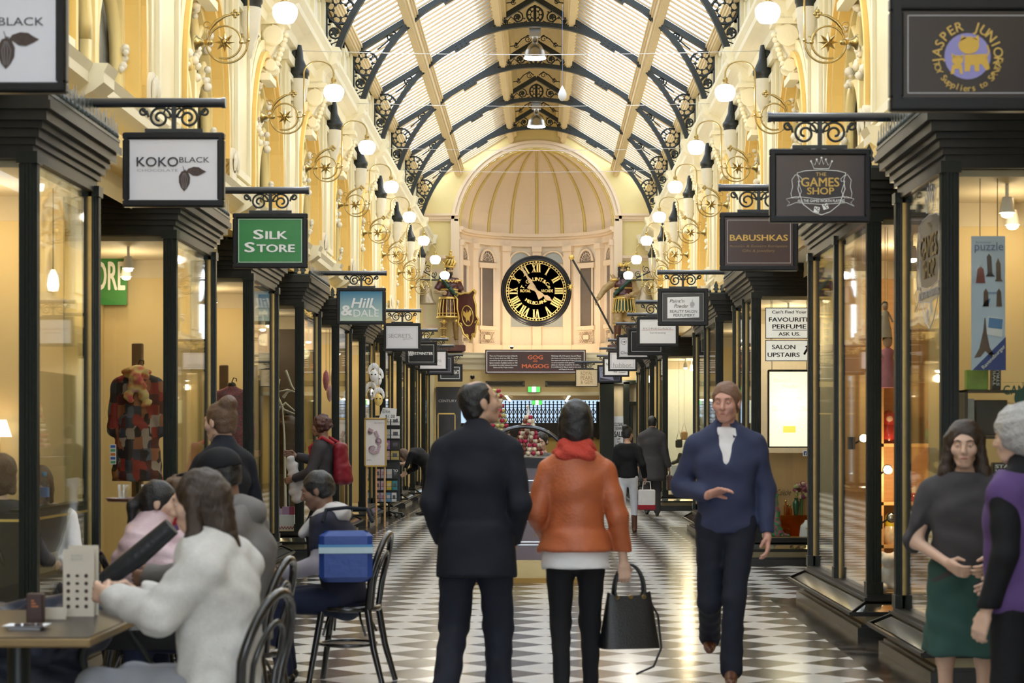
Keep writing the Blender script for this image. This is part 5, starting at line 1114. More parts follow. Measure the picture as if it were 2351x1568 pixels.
def hair_sdf(style, c, M, k=1.0):
    L = lambda *p: V3(c)+M@(V3(*p)*k); R = M.T; s_ = lambda *r: V3(*r)*k
    cap = el(L(0, -.018, .036), s_(.085, .101, .094), R); face = el(L(0, .105, -.05), s_(.080, .085, .115), R)
    nape = el(L(0, -.05, -.02), s_(.072, .055, .075), R)
    if style == 'short': f = sub(union([cap, nape], .02), face, .01); return cut(f, [(L(0, 0, -.075), -M[:, 2]-M[:, 1]*.3)])
    if style == 'receding': f = sub(union([cap, nape], .02), el(L(0, .11, .02), s_(.09, .085, .13), R), .01); return cut(f, [(L(0, 0, -.075), -M[:, 2])])
    if style == 'thinning': f = sub(union([grow(cap, -.004), nape], .02), union([el(L(0, .10, .0), s_(.085, .085, .13), R), el(L(0, -.0, .14), s_(.05, .06, .04), R)], .03), .012); return cut(f, [(L(0, 0, -.075), -M[:, 2])])
    if style == 'bun': f = union([sub(union([cap, nape], .02), face, .01), el(L(0, -.075, .115), s_(.058, .056, .046), R), rc(L(0, -.06, .07), L(0, -.07, .10), .05*k)], .012); return cut(f, [(L(0, 0, -.07), -M[:, 2])])
    if style == 'curly':
        r = np.random.RandomState(4); fs = [el(L(0, -.02, .03), s_(.095, .108, .10), R)]
        for _ in range(60):
            v = unit(r.randn(3)); 
            if v[1] > .45 and v[2] < .5: continue
            fs.append(el(L(v[0]*.09, -.02+v[1]*.10, .03+v[2]*.095), s_(.024, .024, .024)))
        return sub(union(fs, .012), face, .01)
    if style == 'bob': return sub(union([grow(cap, .006), el(L(0, -.045, -.045), s_(.088, .075, .095), R), rc(L(-.078, .0, .02), L(-.078, .005, -.10), .022*k), rc(L(.078, .0, .02), L(.078, .005, -.10), .022*k)], .025), face, .01)
    if style == 'long':
        fs = [grow(cap, .004), rc(L(0, -.06, .0), L(0, -.085, -.26), .075*k, .06*k)]
        for q in (-1, 1): fs += [rc(L(q*.078, -.005, .03), L(q*.095, .0, -.14), .026*k, .034*k), rc(L(q*.095, .0, -.14), L(q*.10, .04, -.27), .034*k, .022*k)]
        return sub(union(fs, .03), face, .01)
    if style == 'ponytail':
        fs = [sub(union([cap, nape], .02), face, .01), rc(L(0, -.10, .03), L(0, -.15, -.03), .026*k, .032*k), rc(L(0, -.15, -.03), L(0, -.15, -.20), .032*k, .018*k)]; return union(fs, .015)
    if style == 'beard': return cut(union([el(L(0, .055, -.085), s_(.058, .052, .05), R), rc(L(0, .08, -.09), L(0, .085, -.20), .045*k, .018*k), rc(L(-.03, .088, -.05), L(.03, .088, -.05), .011*k)]+[rc(L(q*.066, .0, .0), L(q*.045, .05, -.09), .017*k, .025*k) for q in (-1, 1)], .015), [])
    return cap
def hand_sdf(w, d, n, k=1.0, curl=.5, side=1, spread=.0):
    # w wrist, d direction of the hand, n palm normal; side +1 thumb towards d x n
    w, d = V3(w), unit(d); n = unit(n-d*(V3(n)@d)); s = np.cross(d, n)*side
    P = lambda a, b, c: w+(d*a+s*b+n*c)*k
    fs = [rc(P(-.03, 0, 0), P(.01, 0, 0), .026*k, .026*k)]
    for q in (-.026, -.009, .009, .026): fs.append(rc(P(.018, q*.75, 0), P(.078, q, 0), .016*k, .0135*k))
    palm = union(fs, .014*k); fg = []
    for q, ln in ((.029, .066), (.010, .076), (-.010, .070), (-.029, .052)):
        base = P(.082, q, 0); a0 = curl*.7; a1 = curl*1.7; a2 = curl*2.4
        dv = lambda a: d*math.cos(a)+n*math.sin(a)+s*spread*q*6
        p1 = base+dv(a0)*ln*.48*k; p2 = p1+dv(a1)*ln*.32*k; p3 = p2+dv(a2)*ln*.22*k
        fg.append(union([rc(base, p1, .0092*k, .0086*k), rc(p1, p2, .0086*k, .008*k), rc(p2, p3, .008*k, .0066*k)], .004*k))
    b0 = P(.02, .024, .004); b1 = P(.05, .047, .018+.012*curl); b2 = P(.078, .050-.018*curl, .032+.02*curl)
    th = union([rc(b0, b1, .0135*k, .0105*k), rc(b1, b2, .0105*k, .008*k)], .006)
    return union([palm, union(fg, .0015*k), th], .007*k)

def person(label, loc, face, H=1.72, J=None, head=None, skin=SKIN, hair=None, hairm=None, top=None, bottom=None, shoes=None, res=.013, female=False, hands=None, extra=None, scarf=None, fat=1.0, name='person', cat='person', sleeve=1.0, group=None, facedetail=True):
    # joints in body space: x to the person's right, y forward, z up, metres for a 1.75 m figure
    k = H/1.75
    j = dict(pelvis=(0, 0, .95), waist=(0, .01, 1.10), chest=(0, .005, 1.28), neck=(0, -.012, 1.475), head=(0, .03, 1.635), shR=(.168, -.012, 1.385), shL=(-.168, -.012, 1.385), elR=(.218, -.035, 1.13), elL=(-.218, -.035, 1.13),
             wrR=(.228, .05, .885), wrL=(-.228, .05, .885), hipR=(.09, 0, .92), hipL=(-.09, 0, .92), knR=(.10, .025, .50), knL=(-.10, .025, .50), anR=(.10, -.02, .085), anL=(-.10, -.02, .085))
    j.update(J or {}); j = {a: V3(b)*k for a, b in j.items()}
    hd = head or {}; hf = unit(V3(hd.get('fwd', (0, 1, 0)))); hu = V3(hd.get('up', (0, 0, 1))); HM = frame(hf, hu)
    t = thing(name, label, cat, loc, face, group)
    sw = 1.0 if not female else .90; f_ = fat
    ss = unit(j['shR']-j['shL']); hs = unit(j['hipR']-j['hipL']); ms = unit(ss+hs)
    trunk = lambda o: [ec(j['pelvis']-V3(0, 0, .02)*k, j['waist'], (.158+o)*k*f_, (.112+o)*k*f_, (.138*sw+o)*k*f_, (.10+o)*k*f_, hs, .9), ec(j['waist'], j['chest'], (.138*sw+o)*k*f_, (.10+o)*k*f_, (.163*sw+o)*k, (.115+o)*k*f_, ms, .8), ec(j['chest'], j['neck']-(j['neck']-j['chest'])*.30, (.163*sw+o)*k, (.115+o)*k, (.135*sw+o)*k, (.085+o)*k, ss, .8),
                       rc(j['shR']-ss*.02*k, j['neck']-V3(0, 0, .02)*k, (.056*sw+o)*k, (.050+o)*k), rc(j['shL']+ss*.02*k, j['neck']-V3(0, 0, .02)*k, (.056*sw+o)*k, (.050+o)*k)]
    def arm(q, o, wo=None):
        wo = o if wo is None else wo
        return [rc(j['sh'+q], j['el'+q], (.056*sw+o)*k*f_**.5, (.043*sw+o)*k), rc(j['el'+q], j['wr'+q], (.043*sw+o)*k, (.029+wo)*k)]
    def leg(q, o, ao=None):
        ao = o if ao is None else ao
        return [rc(j['hip'+q], j['kn'+q], (.086+o)*k*f_, (.057+o)*k), rc(j['kn'+q], j['an'+q], (.056+o)*k, (.038+ao)*k)]
    neckf = rc(j['neck']-V3(0, 0, .03)*k, j['head']+HM@V3(0, -.03, -.06)*k, .056*k*(.88 if female else 1), .054*k*(.88 if female else 1))
    kh = k if k > .9 else k*1.04
    skinb = union(trunk(-.012)+arm('R', -.004)+arm('L', -.004)+leg('R', -.012)+leg('L', -.012)+[neckf], .035)
    hres = min(res, .0055) if res < .014 else res*.6
    parts = [(skinb, res), (union([head_sdf(j['head'], HM, kh, female), neckf], .02*k), hres)]
    hands = hands or {}
    for q, sd in (('R', 1), ('L', -1)):
        hp = dict(dir=unit(j['wr'+q]-j['el'+q]), n=-ss*sd, curl=.55, side=1 if q == 'R' else -1); hp.update(hands.get(q, {}))
        if hands.get(q) is not False: parts.append((hand_sdf(j['wr'+q]+unit(hp['dir'])*.012, hp['dir'], V3(hp['n']), k*1.0, hp['curl'], hp['side']), min(res*.5, .0048) if res < .02 else res*.5))
    sdf_mesh('body', parts, res, skin, t)
    if hair: sdf_mesh('hair', wrinkle(hair_sdf(hair, j['head'], HM, kh), .0022, 70.), hres, hairm or HAIRB, t)
    up = lambda a, b: unit(j[b]-j[a])
    sp = unit(j['waist']-j['pelvis'])
    if bottom:
        o = bottom.get('o', .010); fs = [ec(j['pelvis']-sp*.03*k, j['waist'], (.160+o)*k*f_, (.116+o)*k*f_, (.142*sw+o)*k*f_, (.104+o)*k*f_, hs, .9)]+leg('R', o, bottom.get('ao', o+.012))+leg('L', o, bottom.get('ao', o+.012))
        g = union(fs, .03); pl = [(j['waist']+sp*.0, sp)]
        g = cut(g, pl)
        sdf_mesh(bottom.get('name', 'trousers'), wrinkle(g, bottom.get('wr', .003), 30.), res, bottom['mat'], t)
    for i, tp in enumerate(top if isinstance(top, list) else ([top] if top else [])):
        o = tp.get('o', .014); fs = trunk(o); hem = j['pelvis']-sp*tp.get('hem', .04)*k
        if tp.get('skirt'):
            w_ = tp['skirt']; fs.append(ec(j['pelvis']+sp*.05*k, hem-sp*.0, (.162+o)*k*f_, (.118+o)*k*f_, (.162+o+w_)*k*f_, (.118+o+w_)*k*f_, hs, .3))
        sl = tp.get('sleeve', 1.0); g = union(fs, .04); arms = []
        for q in ('R', 'L'):
            if sl <= 0: continue
            so = tp.get('so', o*.9); a = union(arm(q, so, tp.get('wo', so)), .02); e, w_ = j['el'+q], j['wr'+q]
            p = j['sh'+q]+(e-j['sh'+q])*(sl/.5) if sl < .5 else e+(w_-e)*((sl-.5)/.5); dr = unit(e-j['sh'+q]) if sl < .5 else unit(w_-e)
            arms.append(cut(a, [(p, dr)]))
        g = union([g]+arms, .014)
        if tp.get('collar'): g = union([g, rc(j['neck']-V3(0, 0, .03)*k, j['neck']+unit(j['head']-j['neck'])*tp['collar']*k, (.066+o*.5)*k, (.062+o*.5)*k)], .015)
        pl = [(hem, -sp)]
        if not tp.get('collar'): pl.append((j['neck']+V3(0, 0, .012)*k, unit(j['neck']-j['chest'])))
        g = cut(g, pl)
        if tp.get('open'): g = sub(g, rc(j['neck']+V3(0, .10, .05)*k, j['chest']+V3(0, .16, tp['open'])*k, .075*k, .012*k), .008)
        if tp.get('quilt'):
            q_ = tp['quilt']; f0 = g
            def g(P, f0=f0): return f0(P)-.010*np.abs(np.sin(P[:, 2]*q_+P[:, 1]*6))
            g.bb = (f0.bb[0]-.012, f0.bb[1]+.012)
        sdf_mesh(tp.get('name', 'jacket'), wrinkle(g, tp.get('wr', .0035), tp.get('fr', 26.), i*2.), tp.get('res', res), tp['mat'], t)
    if shoes:
        for q in ('R', 'L'):
            a = j['an'+q]; sh = unit(a-j['kn'+q]); fd = V3((shoes.get('dir', {}) or {}).get(q, (0, 1, 0))); fd = unit(fd)
            dn = -np.cross(unit(np.cross(fd, (0, 0, 1) if abs(fd[2]) < .9 else (0, 1, 0))), fd); dn = dn if dn[2] < 0 else -dn
            hl = a+dn*.05*k-fd*.035*k; toe = a+dn*.058*k+fd*.16*k; fs = [rc(hl, toe, .036*k, .026*k), rc(a+dn*.01*k, a+dn*.045*k+fd*.07*k, .044*k, .034*k)]
            if shoes.get('boot'): fs.append(rc(a-sh*shoes['boot']*k, a, .052*k, .045*k))
            if shoes.get('heel'): fs.append(rc(hl, hl+dn*.045*k, .018*k, .014*k))
            sdf_mesh('shoe', union(fs, .02), min(res, .012), shoes['mat'], t)
    L = lambda *p: j['head']+HM@(V3(*p)*kh)
    if facedetail and res < .02:
        for q in (-1, 1):
            c = L(q*.031, .0765, .004); b = MB(); b.ell(c, .0115*kh, 12, 8); e = b.build('eye', EYEW, t, False); b = MB(); b.ell(L(q*.031, .0818, .004), .0068*kh, 10, 6); b.build('iris', EYEI, e, False)
            b = MB()
            for e0, e1 in ((7, 100), (-100, -13)):
                b.grid(lambda u, v: tuple(c+HM@(V3(math.sin(math.radians(-95+190*u)), math.cos(math.radians(-95+190*u))*math.cos(math.radians(e0+(e1-e0)*v)), math.cos(math.radians(-95+190*u))*math.sin(math.radians(e0+(e1-e0)*v)))*.0132*kh)), 12, 6)
            b.build('eyelid', skin, e, False)
            b = MB(); b.tube([L(q*.012, .090, .024), L(q*.032, .0885, .029), L(q*.052, .074, .024)], [.003, .0045, .002], 5); b.build('eyebrow', hairm or HAIRB, t, False)
        b = MB(); b.tube([L(-.022, .083, -.0635), L(-.008, .0895, -.0615), L(.008, .0895, -.0615), L(.022, .083, -.0635)], [.002, .0055, .0055, .002], 6); b.build('lips', LIPS, t, False)
    t_ = dict(j=j, k=k, HM=HM, root=t, L=L, sp=sp, ss=ss); return t_
EYEW = pm('eye_white', (.75, .73, .70), .2); EYEI = pm('eye_dark', (.03, .02, .015), .15); LIPS = pm('lips', (.42, .16, .13), .4)
SIT = dict(pelvis=(0, 0, .56), waist=(0, .0, .71), chest=(0, .0, .90), neck=(0, .01, 1.095), head=(0, .05, 1.255), shR=(.172, .0, 1.008), shL=(-.172, .0, 1.008), elR=(.235, .08, .76), elL=(-.235, .08, .76), wrR=(.16, .30, .72), wrL=(-.16, .30, .72), hipR=(.09, .02, .53), hipL=(-.09, .02, .53), knR=(.11, .45, .52), knL=(-.11, .45, .52), anR=(.11, .42, .09), anL=(-.11, .42, .09))
def sit(**kw): d = dict(SIT); d.update(kw); return d
def cloth(name, col, **kw): a = dict(rough=.8, var=.12, scale=14, bump=.15, bscale=180, spec=.25); a.update(kw); return pm(name, col, **a)
def face_to(dx, dy): return math.atan2(-dx, dy)      # rz so that local +y points along (dx, dy)
# ---------------------------------------------------------------- bentwood cafe chairs
CHAIRM = pm('black_lacquer_wood', (.012, .011, .011), .22, var=.2, coat=.5)
def bentwood():
    r = thing('cafe_chair', '', 'chair', (0, 0, 0), group='bentwood cafe chairs')
    b = MB(); b.lathe([(0, .475), (.17, .475), (.195, .47), (.20, .455), (.195, .44), (.16, .435), (0, .435)], 28); b.build('seat', CHAIRM, r, False)
    for s in (-1, 1):
        b = MB(); b.tube([(s*.14, .13, .44), (s*.16, .16, .25), (s*.185, .20, 0)], [.021, .020, .017], 8); b.build('leg', CHAIRM, r, False)
        b = MB(); b.tube([(s*.15, -.15, .46), (s*.165, -.19, .22), (s*.185, -.25, 0)], [.022, .020, .017], 8); b.build('leg', CHAIRM, r, False)
    b = MB(); b.tube([(.165*math.cos(2*PI*i/24), .165*math.sin(2*PI*i/24), .24) for i in range(24)], .011, 6, True); b.build('leg_ring', CHAIRM, r, False)
    b = MB(); b.tube([(-.15, -.15, .44), (-.175, -.17, .6)]+[(-.19*math.cos(PI*i/14), -.18-.07*math.sin(PI*i/14)-.0, .66+.24*math.sin(PI*i/14)) for i in range(15)]+[(.175, -.17, .6), (.15, -.15, .44)], .019, 8); b.build('back_hoop', CHAIRM, r, False)
    b = MB(); b.tube([(-.09, -.165, .46), (-.1, -.18, .6)]+[(-.11*math.cos(PI*i/12), -.19-.045*math.sin(PI*i/12), .64+.15*math.sin(PI*i/12)) for i in range(13)]+[(.1, -.18, .6), (.09, -.165, .46)], .011, 8); b.build('inner_hoop', CHAIRM, r, False)
    for s in (-1, 1):
        b = MB(); b.tube([(s*.15, .12, .30), (s*.10, .10, .40), (s*.02, .12, .44)], .008, 6); b.build('brace', CHAIRM, r, False)
        b = MB(); b.tube([(s*.155, -.14, .30), (s*.12, -.10, .40), (s*.05, -.08, .44)], .008, 6); b.build('brace', CHAIRM, r, False)
    return r
ch0 = bentwood(); ch_used = []
def chair(x, y, rz, label):
    if not ch_used: o = ch0; o.location = (x, y, 0); o.rotation_euler = (0, 0, rz); o['label'] = label
    else: o = copy_tree(ch0, (x, y, 0), rz, label)
    ch_used.append(1); return o
NAVY = cloth('navy_black_wool', (.010, .012, .019)); BLK = cloth('black_cloth', (.009, .009, .011)); DENIM = cloth('dark_denim', (.014, .020, .045)); INDIGO = cloth('indigo_trouser', (.012, .014, .024))
RUST = pm('rust_leather', (.42, .105, .035), .5, var=.2, scale=8, bump=.2, bscale=60); BLUSH = cloth('blue_chambray', (.036, .044, .092)); WHT = cloth('white_cotton', (.70, .68, .68), bump=.1); FLUFF = pm('white_fleece', (.62, .60, .57), .95, var=.12, scale=60, bump=.35, bscale=220, spec=.1)
GREYH = cloth('grey_marl', (.16, .15, .145)); PINKP = pm('pink_nylon', (.55, .40, .43), .38, var=.1, scale=6, bump=.3, bscale=30); PURP = cloth('purple_fleece', (.10, .055, .17)); REDC = cloth('red_cloth', (.30, .02, .03)); CHAR = cloth('charcoal_cloth', (.055, .052, .056)); TEAL = cloth('dull_teal_cloth', (.03, .075, .065))
SHOEK = pm('black_leather', (.012, .011, .011), .3, var=.2); SHOEB = pm('brown_leather', (.10, .035, .018), .35, var=.2)
def at(px, Y): return (wx(px, Y), Y, 0)
def tubeM(name, pts, r, mat, root, n=8, closed=False): b = MB(); b.tube(pts, r, n, closed); return b.build(name, mat, root, False)

# man walking away in a long navy jacket, head turned to the right
p = person('man in long navy-black jacket walking away, head turned right', at(1095, 9.9), face_to(.03, 1), 1.76, dict(elR=(.226, -.07, 1.13), elL=(-.226, -.07, 1.13), wrR=(.18, .09, .92), wrL=(-.18, .09, .92), knR=(.105, .10, .50), anR=(.11, .05, .085), knL=(-.12, .05, .50), anL=(-.15, -.26, .13), head=(.015, .03, 1.64)),
           dict(fwd=(.86, .40, .22)), SKIN2, 'thinning', HAIRK, [dict(name='jacket', mat=NAVY, o=.026, hem=.20, skirt=.015, so=.018, wr=.006, fr=16., collar=.03)], dict(mat=INDIGO, o=.018, ao=.03, wr=.005), dict(mat=SHOEK), res=.0125, fat=1.0)
# woman in rust leather jacket, walking away with handbag
p = person('woman in rust orange leather jacket and black trousers, walking away', at(1322, 10.3), face_to(-.02, 1), 1.66, dict(shR=(.158, -.012, 1.365), shL=(-.158, -.012, 1.365), elR=(.232, -.03, 1.11), wrR=(.275, .06, .85), elL=(-.222, -.04, 1.13), wrL=(-.17, .16, 1.0), knR=(.085, .10, .50), anR=(.09, .10, .085), knL=(-.085, .02, .5), anL=(-.085, -.18, .11)),
           dict(fwd=(-.1, 1, -.05)), SKIN, 'bob', HAIRK, [dict(name='shirt', mat=WHT, o=.004, hem=.14, sleeve=0, skirt=.03), dict(name='jacket', mat=RUST, o=.024, hem=.045, so=.020, wr=.005, fr=22., skirt=.03)], dict(mat=BLK, o=.002, ao=.006), dict(mat=SHOEK, heel=1), res=.0125, female=True, hands=dict(R=dict(dir=(.05, .1, -1), n=(-.2, 1, 0), curl=.95)))
j = p['j']; sdf_mesh('scarf', wrinkle(union([el(j['neck']+V3(0, .01, .03), (.10, .095, .055)), el(j['neck']+V3(0, -.02, -.02), (.125, .10, .04))], .03), .006, 45.), .01, pm('red_knit', (.46, .045, .025), .85, var=.2, scale=40, bump=.6, bscale=90), p['root'])
hw = p['root'].location+Vector(Matrix.Rotation(p['root'].rotation_euler.z, 3, 'Z') @ Vector(j['wrR']))
BAGK = pm('black_pebbled_leather', (.010, .010, .011), .35, var=.2, bump=.2, bscale=150)
t = thing('handbag', 'black leather handbag hanging from the hand of the woman in rust', 'handbag', (hw.x+.03, hw.y+.03, hw.z-.48), .25)
b = MB(); n = 18
for i in range(n):
    u = i/(n-1); z = .02+u*.30; a = .155-.035*u; d = .075-.05*u
    if i == 0: ring0 = None
b.grid(lambda u, v: ((.165-.045*v)*(abs(math.cos(2*PI*u))**.5)*(1 if math.cos(2*PI*u) > 0 else -1), (.085-.06*v)*(abs(math.sin(2*PI*u))**.5)*(1 if math.sin(2*PI*u) > 0 else -1), .01+.29*v+.012*math.cos(4*PI*u)*v), 32, 10); b.grid(lambda u, v: ((.165)*v*(abs(math.cos(2*PI*u))**.5)*(1 if math.cos(2*PI*u) > 0 else -1), .085*v*(abs(math.sin(2*PI*u))**.5)*(1 if math.sin(2*PI*u) > 0 else -1), .01), 32, 2); b.build('bag_body', BAGK, t, False)
for s in (-1, 1): b = MB(); b.tube([(-.075, s*.03, .28)]+[(-.085*math.cos(PI*i/12), s*.025*(1-math.sin(PI*i/12)*.6), .31+.15*math.sin(PI*i/12)) for i in range(13)]+[(.075, s*.03, .28)], .008, 6); b.build('handle', BAGK, t, False)
b = MB(); b.tube([(.11, 0, .27), (.17, .02, .18), (.19, .02, .0), (.15, .03, -.10), (.05, .03, -.14)], .007, 5); b.build('strap', BAGK, t, False)
b = MB(); [b.lathe([(.012, -.006), (.012, .006)], 10, (x_, -.03, .285), 'y') for x_ in (-.075, .075, .0)]; b.build('buckle', BRASS, t, False)
# man in blue shirt walking towards the camera
p = person('man in untucked blue shirt walking towards the camera', at(1667, 11.6), face_to(-.10, -1), 1.80, dict(elR=(.265, -.08, 1.14), wrR=(.10, .18, 1.10), elL=(-.228, -.03, 1.12), wrL=(-.238, .06, .87), knL=(-.045, .15, .50), anL=(-.03, .16, .085), knR=(.095, .06, .47), anR=(.10, -.34, .22), pelvis=(.0, 0, .95)),
           dict(fwd=(.22, .97, -.03)), pm('skin_ruddy', (.56, .29, .22), .5, var=.06, scale=30), 'short', HAIRR, [dict(name='tee', mat=WHT, o=.010, hem=.03, sleeve=0), dict(name='shirt', mat=BLUSH, o=.022, hem=.07, so=.018, wo=.012, wr=.0055, fr=22., collar=.02, open=-.02)], dict(mat=INDIGO, o=.010, ao=.026, wr=.004), dict(mat=SHOEB), res=.0115, hands=dict(R=dict(dir=(-.75, .5, .3), n=(0, .3, -1), curl=.35), L=dict(curl=.5)))
L = p['L']; b = MB()
for s in (-1, 1):
    c = V3(p['j']['neck']); b.add([tuple(c+V3(s*.02, .055, .05)), tuple(c+V3(s*.085, .03, .04)), tuple(c+V3(s*.095, .075, -.03)), tuple(c+V3(s*.045, .105, -.045))], [(0, 1, 2, 3)])
b.build('collar', BLUSH, p['root'], False)
# two people further along on the right
p = person('woman in black jacket and white jeans walking away', at(1441, 29.5), face_to(.2, 1), 1.62, dict(knR=(.09, .12, .5), anR=(.09, .16, .085), knL=(-.09, -.02, .5), anL=(-.09, -.26, .16), elR=(.26, -.08, 1.13), wrR=(.28, .06, .92)), dict(fwd=(.5, .85, 0)), SKIN2, 'bun', HAIRK, dict(mat=BLK, o=.028, hem=.05, so=.02), dict(name='jeans', mat=cloth('white_denim', (.62, .64, .70)), o=.004, ao=.008), dict(mat=SHOEB, boot=.2, heel=1), res=.021, female=True)
def paper_bag(label, loc, w_, d_, h_, mat, cat='shopping bag', handle=.12):
    t = thing('shopping_bag', label, cat, loc); b = MB(); b.bbox(-w_/2, w_/2, -d_/2, d_/2, 0, h_, .015); b.build('bag_body', mat, t, False)
    b = MB(); [b.tube([(-w_*.25, s*d_*.4, h_-.01), (-w_*.2, s*d_*.2, h_+handle), (w_*.2, s*d_*.2, h_+handle), (w_*.25, s*d_*.4, h_-.01)], .006, 5) for s in (-1, 1)]; b.build('handle', mat, t, False); return t
hw = p['root'].location+Vector(Matrix.Rotation(p['root'].rotation_euler.z, 3, 'Z') @ Vector(p['j']['wrR'])); tb = paper_bag('white shopping bag with a red base carried by the woman in white jeans', (hw.x+.03, hw.y+.04, hw.z-.49), .26, .12, .30, WHT); b = MB(); b.bbox(-.135, .135, -.065, .065, -.01, .07, .01); b.build('red_base', REDC, tb, False)
p = person('man in long dark coat with briefcase, walking away', at(1497, 35.6), face_to(.05, 1), 1.85, dict(knR=(.09, .06, .5), anR=(.09, .02, .085), knL=(-.09, .02, .5), anL=(-.09, -.2, .12), wrR=(.29, .02, .86)), dict(), SKIN2, 'short', HAIRK, dict(name='coat', mat=CHAR, o=.045, hem=.33, skirt=.05, so=.03, collar=.03), dict(mat=CHAR, o=.012, ao=.02), dict(mat=SHOEK), res=.024)
hw = p['root'].location+Vector(Matrix.Rotation(p['root'].rotation_euler.z, 3, 'Z') @ Vector(p['j']['wrR'])); t = thing('briefcase', 'brown briefcase in the hand of the man in the dark coat', 'briefcase', (hw.x+.02, hw.y, hw.z-.43)); b = MB(); b.bbox(-.05, .05, -.2, .2, 0, .28, .015); b.build('case', pm('dark_brown_hide', (.05, .018, .012), .45), t, False); b = MB(); b.tube([(0, -.07, .28), (0, -.06, .33), (0, .06, .33), (0, .07, .28)], .01, 6); b.build('handle', SHOEK, t, False)
# woman stooping at the card rack
p = person('woman in black coat and floral skirt stooping to a card rack', at(972, 36.0), face_to(-1, .05), 1.70, dict(pelvis=(0, -.13, .90), waist=(0, -.06, 1.04), chest=(0, .10, 1.15), neck=(0, .27, 1.20), head=(0, .39, 1.15), shR=(.18, .20, 1.17), shL=(-.18, .20, 1.17), elL=(-.20, .33, .98), wrL=(-.16, .52, 1.02), elR=(.22, .18, .92), wrR=(.16, .34, .82), hipR=(.09, -.12, .87), hipL=(-.09, -.12, .87), knR=(.09, -.02, .49), knL=(-.09, -.04, .49), anR=(.08, -.02, .085), anL=(-.08, -.10, .085)),
           dict(fwd=(0, .8, -.6), up=(0, .6, .8)), SKIN, 'bob', HAIRM, [dict(name='skirt', mat=ramp_mat('floral_print', [(.66, .58, .55), (.60, .50, .48), (.16, .06, .07), (.62, .54, .52), (.22, .10, .10)], 9, .8, True), o=.03, hem=.42, skirt=.06, sleeve=0, wr=.006), dict(name='coat', mat=BLK, o=.04, hem=.10, skirt=.03, so=.025)], dict(name='tights', mat=BLK, o=.002, ao=.004), dict(mat=SHOEK, heel=1), res=.022, female=True, hands=dict(L=dict(curl=.3)))
# person with a red rucksack
p = person('person in dark clothes with a red rucksack, arm held forward', at(742, 21.0), face_to(-1, .25), 1.70, dict(elR=(.27, .12, 1.22), wrR=(.20, .40, 1.30), elL=(-.26, .05, 1.12), wrL=(-.2, .28, 1.05), knR=(.1, .18, .52), anR=(.1, .16, .085), knL=(-.1, .0, .5), anL=(-.1, -.25, .14)), dict(), SKIN3, 'curly', pm('auburn_hair', (.06, .018, .015), .5, var=.3, bump=.5), dict(mat=cloth('dark_grey_jacket', (.04, .035, .04)), o=.03, hem=.08, so=.02), dict(mat=BLK, o=.012, ao=.02), dict(mat=SHOEK), res=.017)
sdf_mesh('rucksack', wrinkle(union([ec((0, -.22, 1.02), (0, -.20, 1.36), .15, .09, .13, .07, (1, 0, 0), .6), ec((0, -.28, 1.0), (0, -.27, 1.14), .11, .05, .11, .05, (1, 0, 0), .6)], .02), .004), .017, cloth('red_rucksack_nylon', (.17, .008, .018), rough=.5), p['root'])
for s in (-1, 1): tubeM('strap', [(s*.10, -.16, 1.40), (s*.12, -.03, 1.47), (s*.12, .11, 1.36), (s*.13, .08, 1.15), (s*.14, -.12, 1.0)], .02, REDC, p['root'])
sdf_mesh('hanging_scarf', wrinkle(ec((-.12, .34, 1.24), (-.15, .20, .80), .03, .05, .05, .11, (1, 0, 0), .5), .01, 30), .016, cloth('pale_grey_scarf', (.42, .40, .40)), p['root'])

# seated man on the chair in the middle foreground, blue bag behind him
Y8 = 11.5; rz = face_to(-1, .12); X8 = wx(792, Y8)
p = person('seated man in dark jacket with a pale hood, turned to the left', (X8, Y8, 0), rz, 1.66, sit(waist=(0, .02, .71), chest=(0, .07, .89), neck=(0, .12, 1.07), head=(0, .18, 1.215), shR=(.183, .10, .995), shL=(-.183, .10, .995), elL=(-.25, .10, .77), wrL=(-.12, .36, .70), elR=(.25, .10, .77), wrR=(.12, .38, .70), knR=(.12, .46, .53), knL=(-.12, .44, .52), anL=(-.12, .36, .09), anR=(.12, .40, .09)), dict(fwd=(-.05, 1, -.25), up=(0, .25, 1)), SKIN3, 'short', HAIRK,
           [dict(name='sleeves', mat=cloth('pale_lilac_grey_jersey', (.38, .36, .42)), o=.014, hem=.0, so=.016), dict(name='jacket', mat=cloth('blue_black_jacket', (.016, .018, .034)), o=.034, hem=.06, sleeve=.34, so=.028)], dict(name='jeans', mat=DENIM, o=.012, ao=.02), dict(mat=SHOEK), res=.0125, hands=dict(L=dict(curl=.8), R=dict(curl=.8)))
j = p['j']; sdf_mesh('hood', wrinkle(sub(union([el(j['neck']+V3(0, -.05, -.0), (.135, .10, .075)), rc(j['neck']+V3(-.09, .02, -.0), j['neck']+V3(-.07, .13, -.11), .03), rc(j['neck']+V3(.09, .02, -.0), j['neck']+V3(.07, .13, -.11), .03)], .03), el(j['neck']+V3(0, .03, .07), (.085, .085, .08)), .01), .006, 35.), .011, cloth('off_white_fleece', (.50, .48, .47)), p['root'])
chair(X8+.02, Y8, rz, 'black bentwood chair under the seated man with the pale hood')
t = thing('shoulder_bag', 'bright blue bag with a pale stripe behind the seated man with the pale hood', 'bag', (wx(796, 11.2), 11.2, .60), .1)
